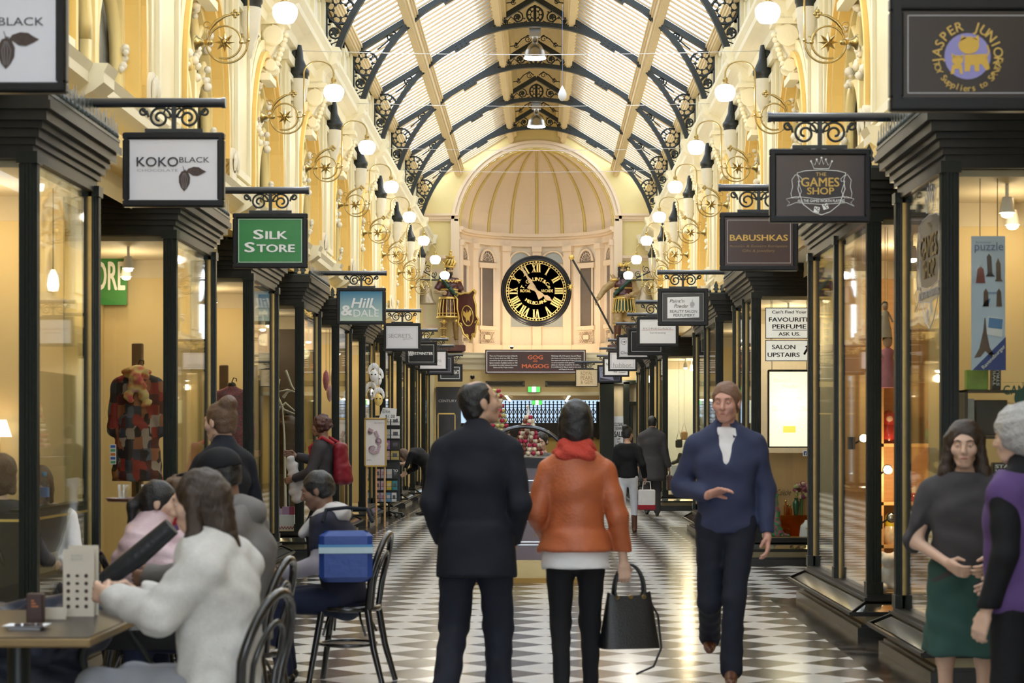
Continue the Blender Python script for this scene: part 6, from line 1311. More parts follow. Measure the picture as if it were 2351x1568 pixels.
b = MB(); b.bbox(-.16, .15, -.05, .05, .03, .33, .03); b.build('bag_body', pm('royal_blue_nylon', (.018, .055, .25), .45, var=.15, bump=.2, bscale=20), t, False); b = MB(); b.box(-.163, .153, -.054, .054, .20, .235, 0); b.box(-.163, .153, -.0535, .0535, .235, .25, 1); b.build('stripe', [pm('pale_aqua', (.42, .55, .60), .5), pm('mid_blue', (.06, .22, .45), .5)], t, False); b = MB(); b.tube([(-.14, 0, .38), (-.12, .05, .45), (.0, .12, .46), (.12, .06, .45), (.15, 0, .38)], .012, 6); b.build('strap', NAVY, t, False)
# seated people round the cafe tables at the left
rz = face_to(-1, .30); X, Y = wx(505, 7.2), 7.2
p = person('woman in fluffy white jumper seated with her back to the camera', (X, Y, 0), rz, 1.72, sit(chest=(0, .02, .90), neck=(0, .05, 1.09), head=(0, .09, 1.25), elL=(-.25, .12, .84), wrL=(-.12, .40, .89), elR=(.24, .14, .82), wrR=(.10, .40, .88), knL=(-.13, .46, .55), knR=(.13, .44, .54)), dict(fwd=(-.15, 1, -.12)), SKIN, 'long', HAIRB, [dict(name='jumper', mat=FLUFF, o=.045, hem=.05, so=.038, wo=.03, wr=.006, fr=34., collar=.01)], dict(name='jeans', mat=cloth('pale_grey_jeans', (.26, .27, .30)), o=.014, ao=.02), dict(mat=SHOEK), res=.012, female=True)
chair(X, Y, rz, 'black bentwood chair in the near foreground under the woman in white')
rz = face_to(-1, .15); X, Y = wx(548, 9.1), 9.1
p = person('person in black cap and grey hoodie seated behind the woman in white', (X, Y, 0), rz, 1.80, sit(head=(0, .10, 1.25), neck=(0, .04, 1.09), elL=(-.26, .14, .80), wrL=(-.13, .38, .79)), dict(fwd=(-.1, 1, -.2), up=(0, .2, 1)), SKIN3, 'short', HAIRK, [dict(name='hoodie', mat=GREYH, o=.045, hem=.06, so=.035, wr=.007, fr=22.)], dict(name='jeans', mat=DENIM, o=.014, ao=.02), dict(mat=SHOEK), res=.0135)
j = p['j']; HM = p['HM']; sdf_mesh('hood', wrinkle(sub(union([el(j['neck']+V3(0, -.06, -.0), (.14, .11, .085))], .03), el(j['neck']+V3(0, .04, .08), (.09, .10, .09)), .01), .007, 30.), .012, GREYH, p['root'])
c_ = j['head']; cp = union([cut(el(c_+HM@V3(0, -.015, .045), (.096, .112, .098), HM.T), [(c_+HM@V3(0, 0, .035), -HM[:, 2])]), el(c_+HM@V3(0, .13, .045), (.07, .07, .010), HM.T)], .012); sdf_mesh('cap', cp, .008, BLK, p['root'])
chair(X, Y, rz, 'black bentwood chair under the person in the grey hoodie')
rz = face_to(1, .05); X, Y = wx(335, 9.7), 9.7
p = person('woman with black ponytail in pale pink puffer jacket drinking from a cup', (X, Y, 0), rz, 1.60, sit(head=(0, .08, 1.25), neck=(0, .03, 1.09), elR=(.22, .20, .88), wrR=(.07, .22, 1.07), elL=(-.22, .20, .88), wrL=(-.07, .22, 1.07)), dict(fwd=(0, 1, -.08)), SKIN, 'ponytail', HAIRK, [dict(name='puffer_jacket', mat=PINKP, o=.062, hem=.06, so=.052, wo=.03, collar=.05, quilt=42., wr=.004)], dict(name='trousers', mat=CHAR, o=.012, ao=.02), dict(mat=SHOEK), res=.0125, female=True, hands=dict(R=dict(dir=(-.3, .25, .9), n=(-1, 0, .2), curl=.7), L=dict(dir=(.3, .25, .9), n=(1, 0, .2), curl=.7)))
chair(X, Y, rz, 'black bentwood chair under the woman in the pink puffer')
cw = Matrix.Translation(p['root'].location) @ Matrix.Rotation(rz, 4, 'Z') @ Vector(V3(0, .235, 1.135)*p['k']); t = thing('coffee_cup', 'white cup held up by the woman in the pink puffer', 'cup', tuple(cw)); b = MB(); b.lathe([(.022, -.04), (.034, -.03), (.042, .0), (.045, .04), (.042, .04), (.038, 0), (.02, -.03)], 20); b.build('bowl', WHITE, t, False); b = MB(); b.tube([(.042, 0, .03), (.07, 0, .025), (.07, 0, -.01), (.04, 0, -.02)], .005, 6); b.build('handle', WHITE, t, False)
rz = face_to(-1, -.2); X, Y = wx(432, 10.5), 10.5
p = person('curly haired person in purple top seated behind the pink puffer', (X, Y, 0), rz, 1.60, sit(), dict(fwd=(0, 1, -.1)), SKIN, 'curly', HAIRM, [dict(mat=PURP, o=.03, hem=.05, so=.02)], dict(mat=BLK, o=.012), dict(mat=SHOEK), res=.015, female=True); j = p['j']
sdf_mesh('scarf', wrinkle(el(j['neck']+V3(0, .03, .0), (.10, .10, .05)), .006, 40.), .012, REDC, p['root']); chair(X, Y, rz, 'black bentwood chair under the curly haired person')
rz = face_to(-.75, .6); X, Y = wx(512, 11.05), 11.05
p = person('waitress with a high bun in black, seen from behind with a tray', (X, Y, 0), rz, 1.67, dict(elL=(-.25, .10, 1.12), wrL=(-.20, .36, 1.13), elR=(.24, -.02, 1.13), wrR=(.2, .2, 1.0)), dict(fwd=(-.1, 1, -.05)), SKIN, 'bun', HAIRM, [dict(name='shirt', mat=NAVY, o=.024, hem=.06, so=.016, collar=.03)], dict(mat=BLK, o=.01, ao=.016), dict(mat=SHOEK), res=.0125, female=True, hands=dict(L=dict(dir=(-.1, 1, .1), n=(0, 0, 1), curl=.15)))
hw = Matrix.Translation(p['root'].location) @ Matrix.Rotation(rz, 4, 'Z') @ Vector(V3(-.24, .52, 1.155)*p['k']); TR = thing('serving_tray', 'round dark tray with two glasses carried by the waitress', 'tray', tuple(hw)); b = MB(); b.lathe([(0, 0), (.16, 0), (.175, .02), (.17, .02), (.158, .006), (0, .006)], 28); b.build('tray_plate', SHOEB, TR, False)
GLS = glass_mat('drinking_glass', (.93, .95, .95), .06)
for i, (dx, dy) in enumerate(((-.07, .0), (.06, .03))):
    t = thing('tumbler', ('left' if i == 0 else 'right')+' water tumbler on the tray of the waitress', 'glass', (hw.x+dx, hw.y+dy, hw.z+.007)); b = MB(); b.lathe([(0, 0), (.03, 0), (.036, .09), (.034, .09), (.028, .008), (0, .008)], 20); b.build('tumbler_wall', GLS, t, False)
# people inside the cafe window
rz = face_to(.1, -1); p = person('woman in white blazer reading inside the cafe window', (-3.20, 12.22, 0), rz, 1.66, sit(head=(0, .10, 1.23), neck=(0, .03, 1.09)), dict(fwd=(.15, 1, -.45), up=(0, .4, 1)), SKIN, 'bob', HAIRM, [dict(name='top', mat=BLK, o=.008, hem=.03, sleeve=0), dict(name='blazer', mat=WHT, o=.03, hem=.05, so=.022, open=-.05)], dict(mat=BLK, o=.01), dict(mat=SHOEK), res=.0135, female=True); chair(-3.20, 12.24, rz, 'black bentwood chair inside the cafe window under the reading woman')
rz = face_to(.3, 1); p = person('brown haired person seated inside the cafe at the left edge', (-3.27, 11.5, 0), rz, 1.74, sit(), dict(fwd=(.2, 1, 0)), SKIN, 'bob', HAIRM, [dict(mat=CHAR, o=.03, hem=.05, so=.02)], dict(mat=BLK, o=.01), dict(mat=SHOEK), res=.015, female=True); chair(-3.27, 11.48, rz, 'black bentwood chair inside the cafe under the brown haired person')
# two women at the right edge
p = person('brunette woman in charcoal top and teal skirt at the right edge', at(2215, 9.0), face_to(-.28, -1), 1.54, dict(elR=(.26, .02, 1.12), wrR=(.08, .20, 1.02), elL=(-.26, .06, 1.12), wrL=(-.16, .28, 1.03)), dict(fwd=(-.02, 1, -.06)), SKIN, 'long', HAIRB, [dict(name='skirt', mat=TEAL, o=.02, hem=.42, skirt=.05, sleeve=0, wr=.006), dict(name='top', mat=CHAR, o=.035, hem=.08, sleeve=.52, so=.028, wr=.006)], None, dict(mat=SHOEK), res=.0115, female=True, hands=dict(R=dict(curl=.5), L=dict(curl=.5)))
p = person('grey haired woman in purple vest cut off by the right edge', at(2350, 7.6), face_to(-.62, .6), 1.58, dict(elR=(.25, .02, 1.12), wrR=(.2, .2, 1.0)), dict(fwd=(-.1, 1, -.02)), SKIN, 'short', HAIRG, [dict(name='jumper', mat=BLK, o=.022, hem=.05, so=.02, collar=.04), dict(name='vest', mat=PURP, o=.045, hem=.08, sleeve=0)], dict(mat=BLK, o=.014), dict(mat=SHOEK), res=.0125, female=True); sdf_mesh('hair_volume', wrinkle(sub(union([el(p['L'](0, -.03, .04), (.105, .115, .105)), el(p['L'](0, -.07, -.03), (.085, .07, .07))], .03), el(p['L'](*V3(0, .12, -.06)), (.10, .10, .12)), .01), .005, 60.), .009, HAIRG, p['root'])

# ---------------------------------------------------------------- the two carved giants beside the clock
WSKIN = pm('painted_carved_flesh', (.52, .36, .20), .45, var=.15, scale=14); MAR = pm('carved_maroon', (.075, .012, .014), .35, var=.2, coat=.3); GREENC = pm('carved_green', (.012, .05, .03), .4, var=.25); TANC = pm('carved_tan', (.42, .28, .12), .45, var=.2, scale=10); BHAIR = pm('carved_black_hair', (.012, .011, .010), .4, var=.3, bump=.6, bscale=50)
def ring(b, c, rx, ry, r, tilt=0., n=28, a0=0, a1=360): b.tube([(c[0]+rx*math.cos(math.radians(a0+(a1-a0)*i/n)), c[1]+ry*math.sin(math.radians(a0+(a1-a0)*i/n)), c[2]+tilt*math.cos(math.radians(a0+(a1-a0)*i/n))) for i in range(n+1 if a1-a0 < 360 else n)], r, 6, a1-a0 >= 360)
def statue(label, px, H, rz, J, headkw):
    Y = YE-.40; z = EYE+2.44
    p = person(label, (wx(px, Y), Y, z), rz, H, J, headkw, WSKIN, 'short', BHAIR, None, None, None, res=.017, fat=1.2, name='carved_statue', cat='statue', hands=dict(R=dict(curl=1.0), L=dict(curl=.7)), facedetail=False)
    k = p['k']; r = p['root']; b = MB(); b.bbox(-.34*k, .34*k, -.28*k, .16*k, -.178, -.001, .02); b.build('plinth', MAR, r, False)
    sdf_mesh('beard', wrinkle(hair_sdf('beard', p['j']['head'], p['HM'], k), .004, 60), .012, BHAIR, r); b = MB()
    for q in (-1, 1): b.tube([tuple(p['L'](q*.012, .09, .024)), tuple(p['L'](q*.034, .088, .030)), tuple(p['L'](q*.056, .07, .022))], .008*k, 5)
    b.build('eyebrow', BHAIR, r, False); return p, k, r
JG = dict(elR=(.30, .03, 1.16), wrR=(.20, .22, 1.12), elL=(-.30, -.02, 1.14), wrL=(-.36, .16, .95), knL=(-.13, .09, .5), anL=(-.15, .08, .085), knR=(.12, .0, .5), anR=(.13, -.04, .085))
p, k, r = statue('carved giant in crown and maroon tunic holding an eagle shield, left of the clock', 1031, 2.14, face_to(.22, -1), JG, dict(fwd=(-.25, 1, -.22))); j = p['j']
tr_ = lambda o, hem, up: cut(union([ec(j['pelvis']-V3(0, 0, .30)*k, j['waist'], (.245+o)*k, (.19+o)*k, (.165+o)*k, (.13+o)*k, (1, 0, 0), .4), ec(j['waist'], j['chest'], (.165+o)*k, (.13+o)*k, (.195+o)*k, (.145+o)*k, (1, 0, 0), .8), ec(j['chest'], j['neck']-V3(0, 0, .06)*k, (.195+o)*k, (.145+o)*k, (.16+o)*k, (.11+o)*k, (1, 0, 0), .6)]+[cut(rc(j['sh'+q], j['el'+q], .085*k, .07*k), [(j['el'+q]+(j['sh'+q]-j['el'+q])*.15, j['el'+q]-j['sh'+q])]) for q in 'RL'], .03), [((0, 0, hem*k), (0, 0, -1)), (tuple(j['neck']), (0, 0, 1))])
sdf_mesh('tunic', wrinkle(tr_(.0, .60, 1), .006, 22.), .018, MAR, r)
b = MB()
for z_, rx, ry, rr in ((1.20, .19, .155, .022), (1.02, .205, .16, .024), (1.0, .225, .18, .012), (.60, .262, .205, .026), (.68, .255, .20, .012)): ring(b, (0, .0, z_*k), rx*k, ry*k, rr*k)
b.build('gilt_belt', GOLD, r, False); b = MB()
for i in range(9):
    a = PI*(i+.5)/9; x_, y_ = .25*k*math.cos(a), .195*k*math.sin(a); b.tube([(x_*.86, y_*.86, .98*k), (x_, y_, .8*k), (x_*1.03, y_*1.03, .62*k)], .014*k, 5)
    for q in range(5): b.ell((x_*(.92+.02*q)*1.02, y_*(.92+.02*q)*1.05, (.92-.06*q)*k), .013*k, 6, 5)
b.build('gilt_strips', GOLD, r, False); b = MB()
for a0 in range(0, 8): b.tube([(.17*k*math.cos(PI*(a0+t_/6)/8)*1.15, .15*k*math.sin(PI*(a0+t_/6)/8)*1.0+.02, (1.41-.05*math.sin(PI*t_/6))*k) for t_ in range(7)], .016*k, 5)
b.build('gilt_collar', GOLD, r, False); b = MB()
for q in (-1, 1): ring(b, (q*.185*k, 0, 1.40*k), .08*k, .09*k, .022*k)
b.build('gilt_sleeve_band', GOLD, r, False); b = MB()
for z_, s_ in ((.50, .075), (.36, .062), (.17, .055)):
    for q, x_ in (('R', .125), ('L', -.14)): ring(b, (x_*k, .03*k if q == 'L' else 0, z_*k), s_*k, s_*k, .014*k)
for x_ in (.125, -.145):
    for q in range(6): b.ell((x_*k, (.075+.03*(x_ < 0))*k, (.2+.05*q)*k), .012*k, 6, 5)
    b.ell((x_*k, (.08+.04*(x_ < 0))*k, .51*k), (.055*k, .03*k, .06*k), 10, 6)
b.build('gilt_greave_trim', GOLD, r, False)
sdf_mesh('greave', union([rc((.125*k, -.015*k, .14*k), (.12*k, .0, .46*k), .052*k, .07*k), rc((-.148*k, .08*k, .14*k), (-.132*k, .09*k, .46*k), .052*k, .07*k)], .005), .018, pm('greave_dark_gilt', (.25, .15, .05), .4, .3, var=.5, scale=20), r)
sdf_mesh('sash', wrinkle(union([rc((.19*k, .06*k, 1.47*k), (.05*k, .17*k, 1.26*k), .042*k, .045*k), rc((.05*k, .17*k, 1.26*k), (-.15*k, .16*k, 1.06*k), .045*k, .05*k), rc((-.15*k, .16*k, 1.06*k), (-.22*k, .10*k, .93*k), .05*k, .03*k), rc((.19*k, .06*k, 1.47*k), (.18*k, -.1*k, 1.35*k), .042*k)], .03), .008, 40.), .016, GREENC, r)
b = MB(); c = p['L'](0, -.01, .10); M_ = p['HM']; W_ = lambda x, y, z: tuple(c+M_@(V3(x, y, z)*k))
b.tube([W_(.105*math.cos(2*PI*i/24), .115*math.sin(2*PI*i/24)-.01, -.02) for i in range(24)], .028*k, 7, True)
for i in range(10): a = 2*PI*i/10; b.tube([W_(.10*math.cos(a), .11*math.sin(a), .01), W_(.125*math.cos(a+.3), .13*math.sin(a+.3), .07), W_(.07*math.cos(a+.6), .07*math.sin(a+.6), .14)], [.024*k, .03*k, .02*k], 6)
b.lathe([(.05*k, 0), (.09*k, .03*k), (.11*k, .06*k), (.05*k, .05*k)], 10, W_(0, 0, .14)); b.ell(W_(0, 0, .24), (.035*k, .05*k, .06*k), 10, 8); b.ell(W_(0, .02, .31), .028*k, 8, 6); b.build('crown', GOLD, r, False)
b = MB(); b.ell(W_(0, -.005, .07), (.11*k, .115*k, .09*k), 16, 10); b.build('turban', BHAIR, r, False)
# shield held at his left side
sh = [(0, .52), (.10, .50), (.20, .56), (.24, .50), (.19, .40), (.22, .22), (.20, .0), (.24, -.10), (.17, -.22), (.14, -.36), (.06, -.44), (0, -.54)]; sh = sh+[(-x, y) for x, y in sh[-2:0:-1]]
SM = Matrix.Translation(Vector((-.36*k, .30*k, .60*k))) @ Matrix.Rotation(.12, 4, 'Y') @ Matrix.Rotation(-.55, 4, 'Z')
b = MB(); n = len(sh); f3 = lambda pts, y: [tuple(SM @ Vector((x*k, (y-.25*x*x)*k, z*k))) for x, z in pts]; b.add(f3(sh, 0)+f3(sh, -.04), [tuple(range(n)), tuple(range(2*n-1, n-1, -1))]+[(i, (i+1) % n, n+(i+1) % n, n+i) for i in range(n)]); sd = b.build('shield', MAR, r, False)
b = MB(); b.tube(f3(sh, .015), .022*k, 6, True); b.tube(f3([(.13*math.cos(a), .02+.22*math.sin(a)) for a in [2*PI*i/24 for i in range(24)]], .012), .012*k, 5, True)
for pts in ([(0, .16), (.02, .08), (.08, .15), (.10, .05), (.05, -.02), (.04, -.12), (0, -.06), (-.04, -.12), (-.05, -.02), (-.10, .05), (-.08, .15), (-.02, .08)],): b.add(f3(pts, .014), [tuple(range(len(pts)))])
for q in (-1, 1):
    for z_, R_ in ((.52, .05), (-.16, .045), (-.42, .04)): b.tube([tuple(SM @ Vector(((q*(.21 if z_ > 0 else .2 if z_ > -.3 else .08)+R_*math.cos(t_))*k, .01, (z_+R_*math.sin(t_))*k))) for t_ in [x*.5 for x in range(10)]], .016*k, 5)
b.build('gilt_border', GOLD, sd, False)
JM = dict(elR=(.40, .06, 1.22), wrR=(.55, .22, .96), elL=(-.29, .02, 1.13), wrL=(-.15, .22, 1.05), knR=(.13, .04, .5), anR=(.14, .06, .085), knL=(-.12, .0, .5), anL=(-.13, -.06, .085))
p, k, r = statue('carved giant with laurel wreath, long beard and mace, right of the clock', 1432, 2.16, face_to(-.12, -1), JM, dict(fwd=(.05, 1, -.18))); j = p['j']
sdf_mesh('cuirass', wrinkle(cut(union([ec(j['pelvis'], j['waist'], .185*k, .15*k, .18*k, .15*k, (1, 0, 0), .6), ec(j['waist'], j['chest'], .18*k, .15*k, .20*k, .15*k, (1, 0, 0), .8), ec(j['chest'], j['neck']-V3(0, 0, .06)*k, .20*k, .15*k, .16*k, .11*k, (1, 0, 0), .6)], .03), [((0, 0, .98*k), (0, 0, -1)), (tuple(j['neck']), (0, 0, 1))]), .004), .018, MAR, r)
sdf_mesh('sleeves', wrinkle(union([rc(j['sh'+q], j['el'+q], .085*k, .072*k) for q in 'RL']+[cut(rc(j['el'+q], j['wr'+q], .072*k, .05*k), [(j['wr'+q]-(j['wr'+q]-j['el'+q])*.1, j['wr'+q]-j['el'+q])]) for q in 'RL'], .02), .008, 28.), .018, TANC, r)
sdf_mesh('breeches', wrinkle(cut(union([rc(j['hip'+q], j['kn'+q], .125*k, .11*k) for q in 'RL'], .02), [((0, 0, .44*k), (0, 0, -1)), ((0, 0, .98*k), (0, 0, 1))]), .010, 26.), .018, TANC, r)
sdf_mesh('boot', union([rc((.14*k, .045*k, .10*k), (.13*k, .045*k, .42*k), .065*k, .085*k), rc((-.13*k, -.045*k, .10*k), (-.12*k, 0, .42*k), .065*k, .085*k)]+[rc((x_*k, (.0+.05*(x_ > 0))*k, .04*k), (x_*k, (.16+.05*(x_ > 0))*k, .035*k), .05*k, .04*k) for x_ in (.14, -.13)], .02), .018, SHOEB, r)
b = MB(); g = MB()
for i in range(11):
    a = PI*(i+.0)/10; hw = .036*k; ca, sa = math.cos(a), math.sin(a); P_ = lambda u, z_, o: ((.20+.07*(1.0-z_)*2.2+o)*k*ca-u*sa, (.165+.06*(1.0-z_)*2.2+o)*k*sa+u*ca, z_*k)
    pts = [(-hw*.8, .98), (-hw, .76), (-hw*.6, .71), (0, .69), (hw*.6, .71), (hw, .76), (hw*.8, .98)]; b.add([P_(u, z_, 0) for u, z_ in pts]+[P_(u, z_, -.03) for u, z_ in pts], [tuple(range(7)), tuple(range(13, 6, -1))]+[(q, (q+1) % 7, 7+(q+1) % 7, 7+q) for q in range(7)]); g.tube([P_(u, z_, .004) for u, z_ in pts], .010*k, 5)
b.build('kilt', GREENC, r, False); g.build('gilt_kilt_edge', GOLD, r, False); g = MB()
for z_, rx, ry, rr in ((1.0, .21, .175, .022), (1.04, .20, .165, .014), (1.22, .20, .155, .016)): ring(g, (0, 0, z_*k), rx*k, ry*k, rr*k)
g.build('gilt_belt', GOLD, r, False); g = MB()
for q in (-1, 1): ring(g, (q*.19*k, 0, 1.40*k), .085*k, .10*k, .028*k)
g.build('gilt_shoulder_band', GOLD, r, False); g = MB()
for x_ in (.135, -.125): ring(g, (x_*k, .03*k if x_ > 0 else -.01, .43*k), .09*k, .09*k, .016*k); g.ell((x_*k, .10*k, .2*k), .03*k, 8, 6)
g.build('gilt_boot_trim', GOLD, r, False); g = MB()
for a in range(9): t_ = a/8; g.tube([(.18*k*math.cos(PI*(a+s_/5)/9), .17*k*math.sin(PI*(a+s_/5)/9), (.99-.035*math.sin(PI*s_/5))*k) for s_ in range(6)], .009*k, 5)
g.build('gilt_scallop', GOLD, r, False)
sdf_mesh('sash', wrinkle(union([rc((.17*k, .14*k, 1.10*k), (.05*k, .18*k, 1.2*k), .04*k), rc((.05*k, .18*k, 1.2*k), (-.16*k, .12*k, 1.40*k), .045*k, .035*k), rc((.17*k, .14*k, 1.10*k), (.19*k, .02, 1.04*k), .04*k)], .03), .006, 40.), .016, GREENC, r)
sdf_mesh('long_beard', wrinkle(union([rc(p['L'](q*.03, .08, -.08), p['L'](q*.05, .09, -.30), .05*k, .022*k) for q in (-1, 1)]+[rc(p['L'](q*.09, -.03, .02), p['L'](q*.10, .0, -.22), .04*k, .03*k) for q in (-1, 1)], .03), .008, 60.), .014, BHAIR, r)
g = MB(); c = p['L'](0, -.01, .085); W_ = lambda x, y, z: tuple(c+p['HM']@(V3(x, y, z)*k))
for i in range(22): a = 2*PI*i/22; g.ell(W_(.105*math.cos(a), .115*math.sin(a), .015*(i % 2)), (.024*k, .024*k, .034*k), 7, 5)
g.build('laurel_wreath', GOLD, r, False)
g = MB(); [g.tube([(-.0+.12*k, -.16*k, 1.25*k), ((.22+.03*i)*k, -.14*k, (1.52+.02*(i % 2))*k)], .012*k, 5) for i in range(4)]; g.tube([(.06*k, -.16*k, 1.0*k), (.16*k, -.16*k, 1.38*k)], .05*k, 8); g.build('quiver', TANC, r, False)
hw = Matrix.Translation(p['root'].location) @ Matrix.Rotation(p['root'].rotation_euler.z, 4, 'Z') @ Vector(tuple(j['wr'+'R']+V3(.02, .07, -.03)*k)); kk = hw.y/F
t = thing('mace', 'long black pole with gilt ball and spiked star on a chain', 'mace', tuple(hw)); d_ = Vector((-55*kk, 0, 97*kk)); e_ = Vector((39*kk, 0, -75*kk)); b = MB(); b.tube([tuple(d_), (0, 0, 0), tuple(e_)], .028, 8); b.build('pole', IRON, t, False); b = MB(); b.ell(tuple(d_+Vector((-.02, 0, .04))), .075, 12, 8); b.build('gilt_ball', GOLD, t, False)
b = MB(); q_ = d_+Vector((-.04, -.03, 0)); [b.ell((q_.x, q_.y, q_.z-.03-.045*i), (.012, .012, .026), 6, 5) for i in range(15)]; b.build('chain', IRON, t, False); b = MB(); sc = q_-Vector((0, 0, .74)); b.ell(tuple(sc), .05, 10, 8)
for a in range(8): v = Vector((math.cos(a*PI/4), 0, math.sin(a*PI/4))); b.tube([tuple(sc+v*.04), tuple(sc+v*.11)], [.016, .002], 5)
b.build('spiked_star', GOLD, t, False)
# ---------------------------------------------------------------- foreground cafe table and what stands on it
TABW = pm('table_laminate_dark', (.030, .022, .017), .32, var=.25, scale=3, spec=.3); TABE = pm('table_edge_oak', (.22, .14, .05), .45, var=.2, scale=6)
CARD = pm('cream_card', (.60, .54, .44), .6); CHOC = pm('chocolate_brown_card', (.045, .018, .014), .45)
t = thing('cafe_table', 'square dark cafe table with an oak edge at the lower left corner', 'table', (-2.1, 7.5, 0))
b = MB(); b.bbox(-2.62, -1.64, 6.94, 8.05, .715, .748, .006); b.build('edge', TABE, t); b = MB(); b.box(-2.612, -1.648, 6.948, 8.042, .748, .752); b.build('table_top', TABW, t)
b = MB(); b.tube([(-2.05, 7.5, .03), (-2.05, 7.5, .72)], .045, 14); b.build('pedestal', IRON, t); b = MB(); b.lathe([(.26, 0), (.26, .015), (.05, .05)], 24, (-2.05, 7.5, 0)); b.build('foot', IRON, t)
def box_thing(name, label, cat, x0, x1, y0, y1, z0, z1, mat, group=None, part='body', bev=.004):
    t = thing(name, label, cat, ((x0+x1)/2, (y0+y1)/2, z0), group=group); b = MB(); b.bbox(x0, x1, y0, y1, z0, z1, min(bev, abs(x1-x0)*.3, abs(y1-y0)*.3, abs(z1-z0)*.3)); b.build(part, mat, t); return t
Y = 7.75; k = Y/F; x0, x1 = wx(145, Y), wx(216, Y); z0 = .752
t = thing('menu_stand', 'tall cream folding menu card with rows of chocolates on the dark table', 'menu', ((x0+x1)/2, Y, z0)); b = MB(); b.box(x0, x1, Y-.002, Y+.002, z0, z0+.272); b.box(x0+.008, x1+.006, Y+.05, Y+.053, z0, z0+.285); b.build('card', CARD, t)
b = MB()
for r_ in range(5):
    for c_ in range(3): b.ell((x0+.022+c_*.036, Y-.0035, z0+.165-r_*.031), (.008, .002, .0085 if c_ != 1 else .006), 10, 6)
b.build('chocolate_print', COCOA, t); b = MB(); b.text('KOKO', 1, ((x0+x1)/2-.005, Y-.003, z0+.242), w=.046, h=.009); b.text('BLACK', 1, ((x0+x1)/2-.005, Y-.003, z0+.228), w=.046, h=.008); b.build('lettering', INKG, t)
Y = 7.45; t = box_thing('menu_block', 'small dark brown upright card on the dark table', 'card', wx(63, Y), wx(101, Y), Y-.02, Y+.02, .752, .87, CHOC); b = MB(); [b.box(wx(75, Y), wx(75+q, Y), Y-.0215, Y-.02, .84-.011*i, .846-.011*i) for i, q in enumerate((6, 10, 16))]; b.build('orange_print', pm('orange_print', (.45, .14, .04), .5), t)
Y = 7.62; t = box_thing('table_card', 'low cream card standing between the brown card and tall menu', 'card', wx(102, Y), wx(152, Y), Y-.002, Y+.002, .752, .80, CARD)
Y = 7.25; t = thing('plate', 'white oblong plate of chocolates at the front of the dark table', 'plate', (wx(62, Y), Y, .752)); b = MB(); b.grid(lambda u, v: (.08*(2*u-1), .055*(2*v-1), .004+.012*max(abs(2*u-1), abs(2*v-1))**4), 14, 14); b.bbox(-.06, .06, -.04, .04, 0, .004, .002); b.build('dish', WHITE, t, False)
for i, (dx, dy) in enumerate(((-.035, .0), (-.005, .012), (.022, -.005), (.045, .01))): o = MB(); o.bbox(dx-.011, dx+.011, dy-.011, dy+.011, 0, .016, .003); o = o.build('chocolate', COCOA, None); o.location = (wx(62, Y), Y, .757); tag(o, '%s dark chocolate on the white oblong plate' % ['leftmost', 'second', 'third', 'rightmost'][i], 'chocolate', 'chocolates on the white plate')
# dark jackets heaped on the bench beyond the table, pushchair
hp = thing('jacket', 'heap of dark navy jackets lying beyond the tall cream menu', 'jacket', (-2.35, 8.6, 0)); sdf_mesh('cloth', wrinkle(union([el((0, 0, .58), (.36, .26, .14)), el((.22, -.06, .66), (.2, .18, .12)), el((-.25, .05, .64), (.2, .2, .11)), el((0, 0, .3), (.3, .2, .3))], .06), .016, 24.), .018, cloth('navy_nylon', (.03, .035, .055), rough=.4), hp)
PRAM = pm('pram_fabric_black', (.014, .016, .020), .5, var=.2, bump=.2)
t = thing('pushchair', 'black pushchair with a padded handle beside the tall cream menu', 'pushchair', (-1.80, 8.75, 0))
b = MB(); b.tube([(-1.63, 8.42, 1.085), (-1.78, 8.42, .955), (-1.95, 8.42, .83)], [.042, .048, .036], 10); b.build('padded_handle', PRAM, t)
b = MB(); b.tube([(-1.95, 8.42, .83), (-2.05, 8.5, .5), (-2.0, 8.6, .12)], .014, 8); b.tube([(-1.95, 8.42, .83), (-1.75, 8.6, .45), (-1.62, 8.7, .12)], .014, 8); b.build('frame', IRON, t); b = MB(); b.grid(lambda u, v: (-2.02+.38*u, 8.50+.30*v, .50+.10*math.sin(PI*v)+.12*(1-v)), 8, 8); b.build('seat', PRAM, t)
for x, y in ((-2.0, 8.6), (-1.62, 8.7)): b = MB(); b.tube([(x, y+.11*math.cos(2*PI*i/18), .12+.11*math.sin(2*PI*i/18)) for i in range(18)], .018, 6, True); b.build('wheel', BLACK, t)
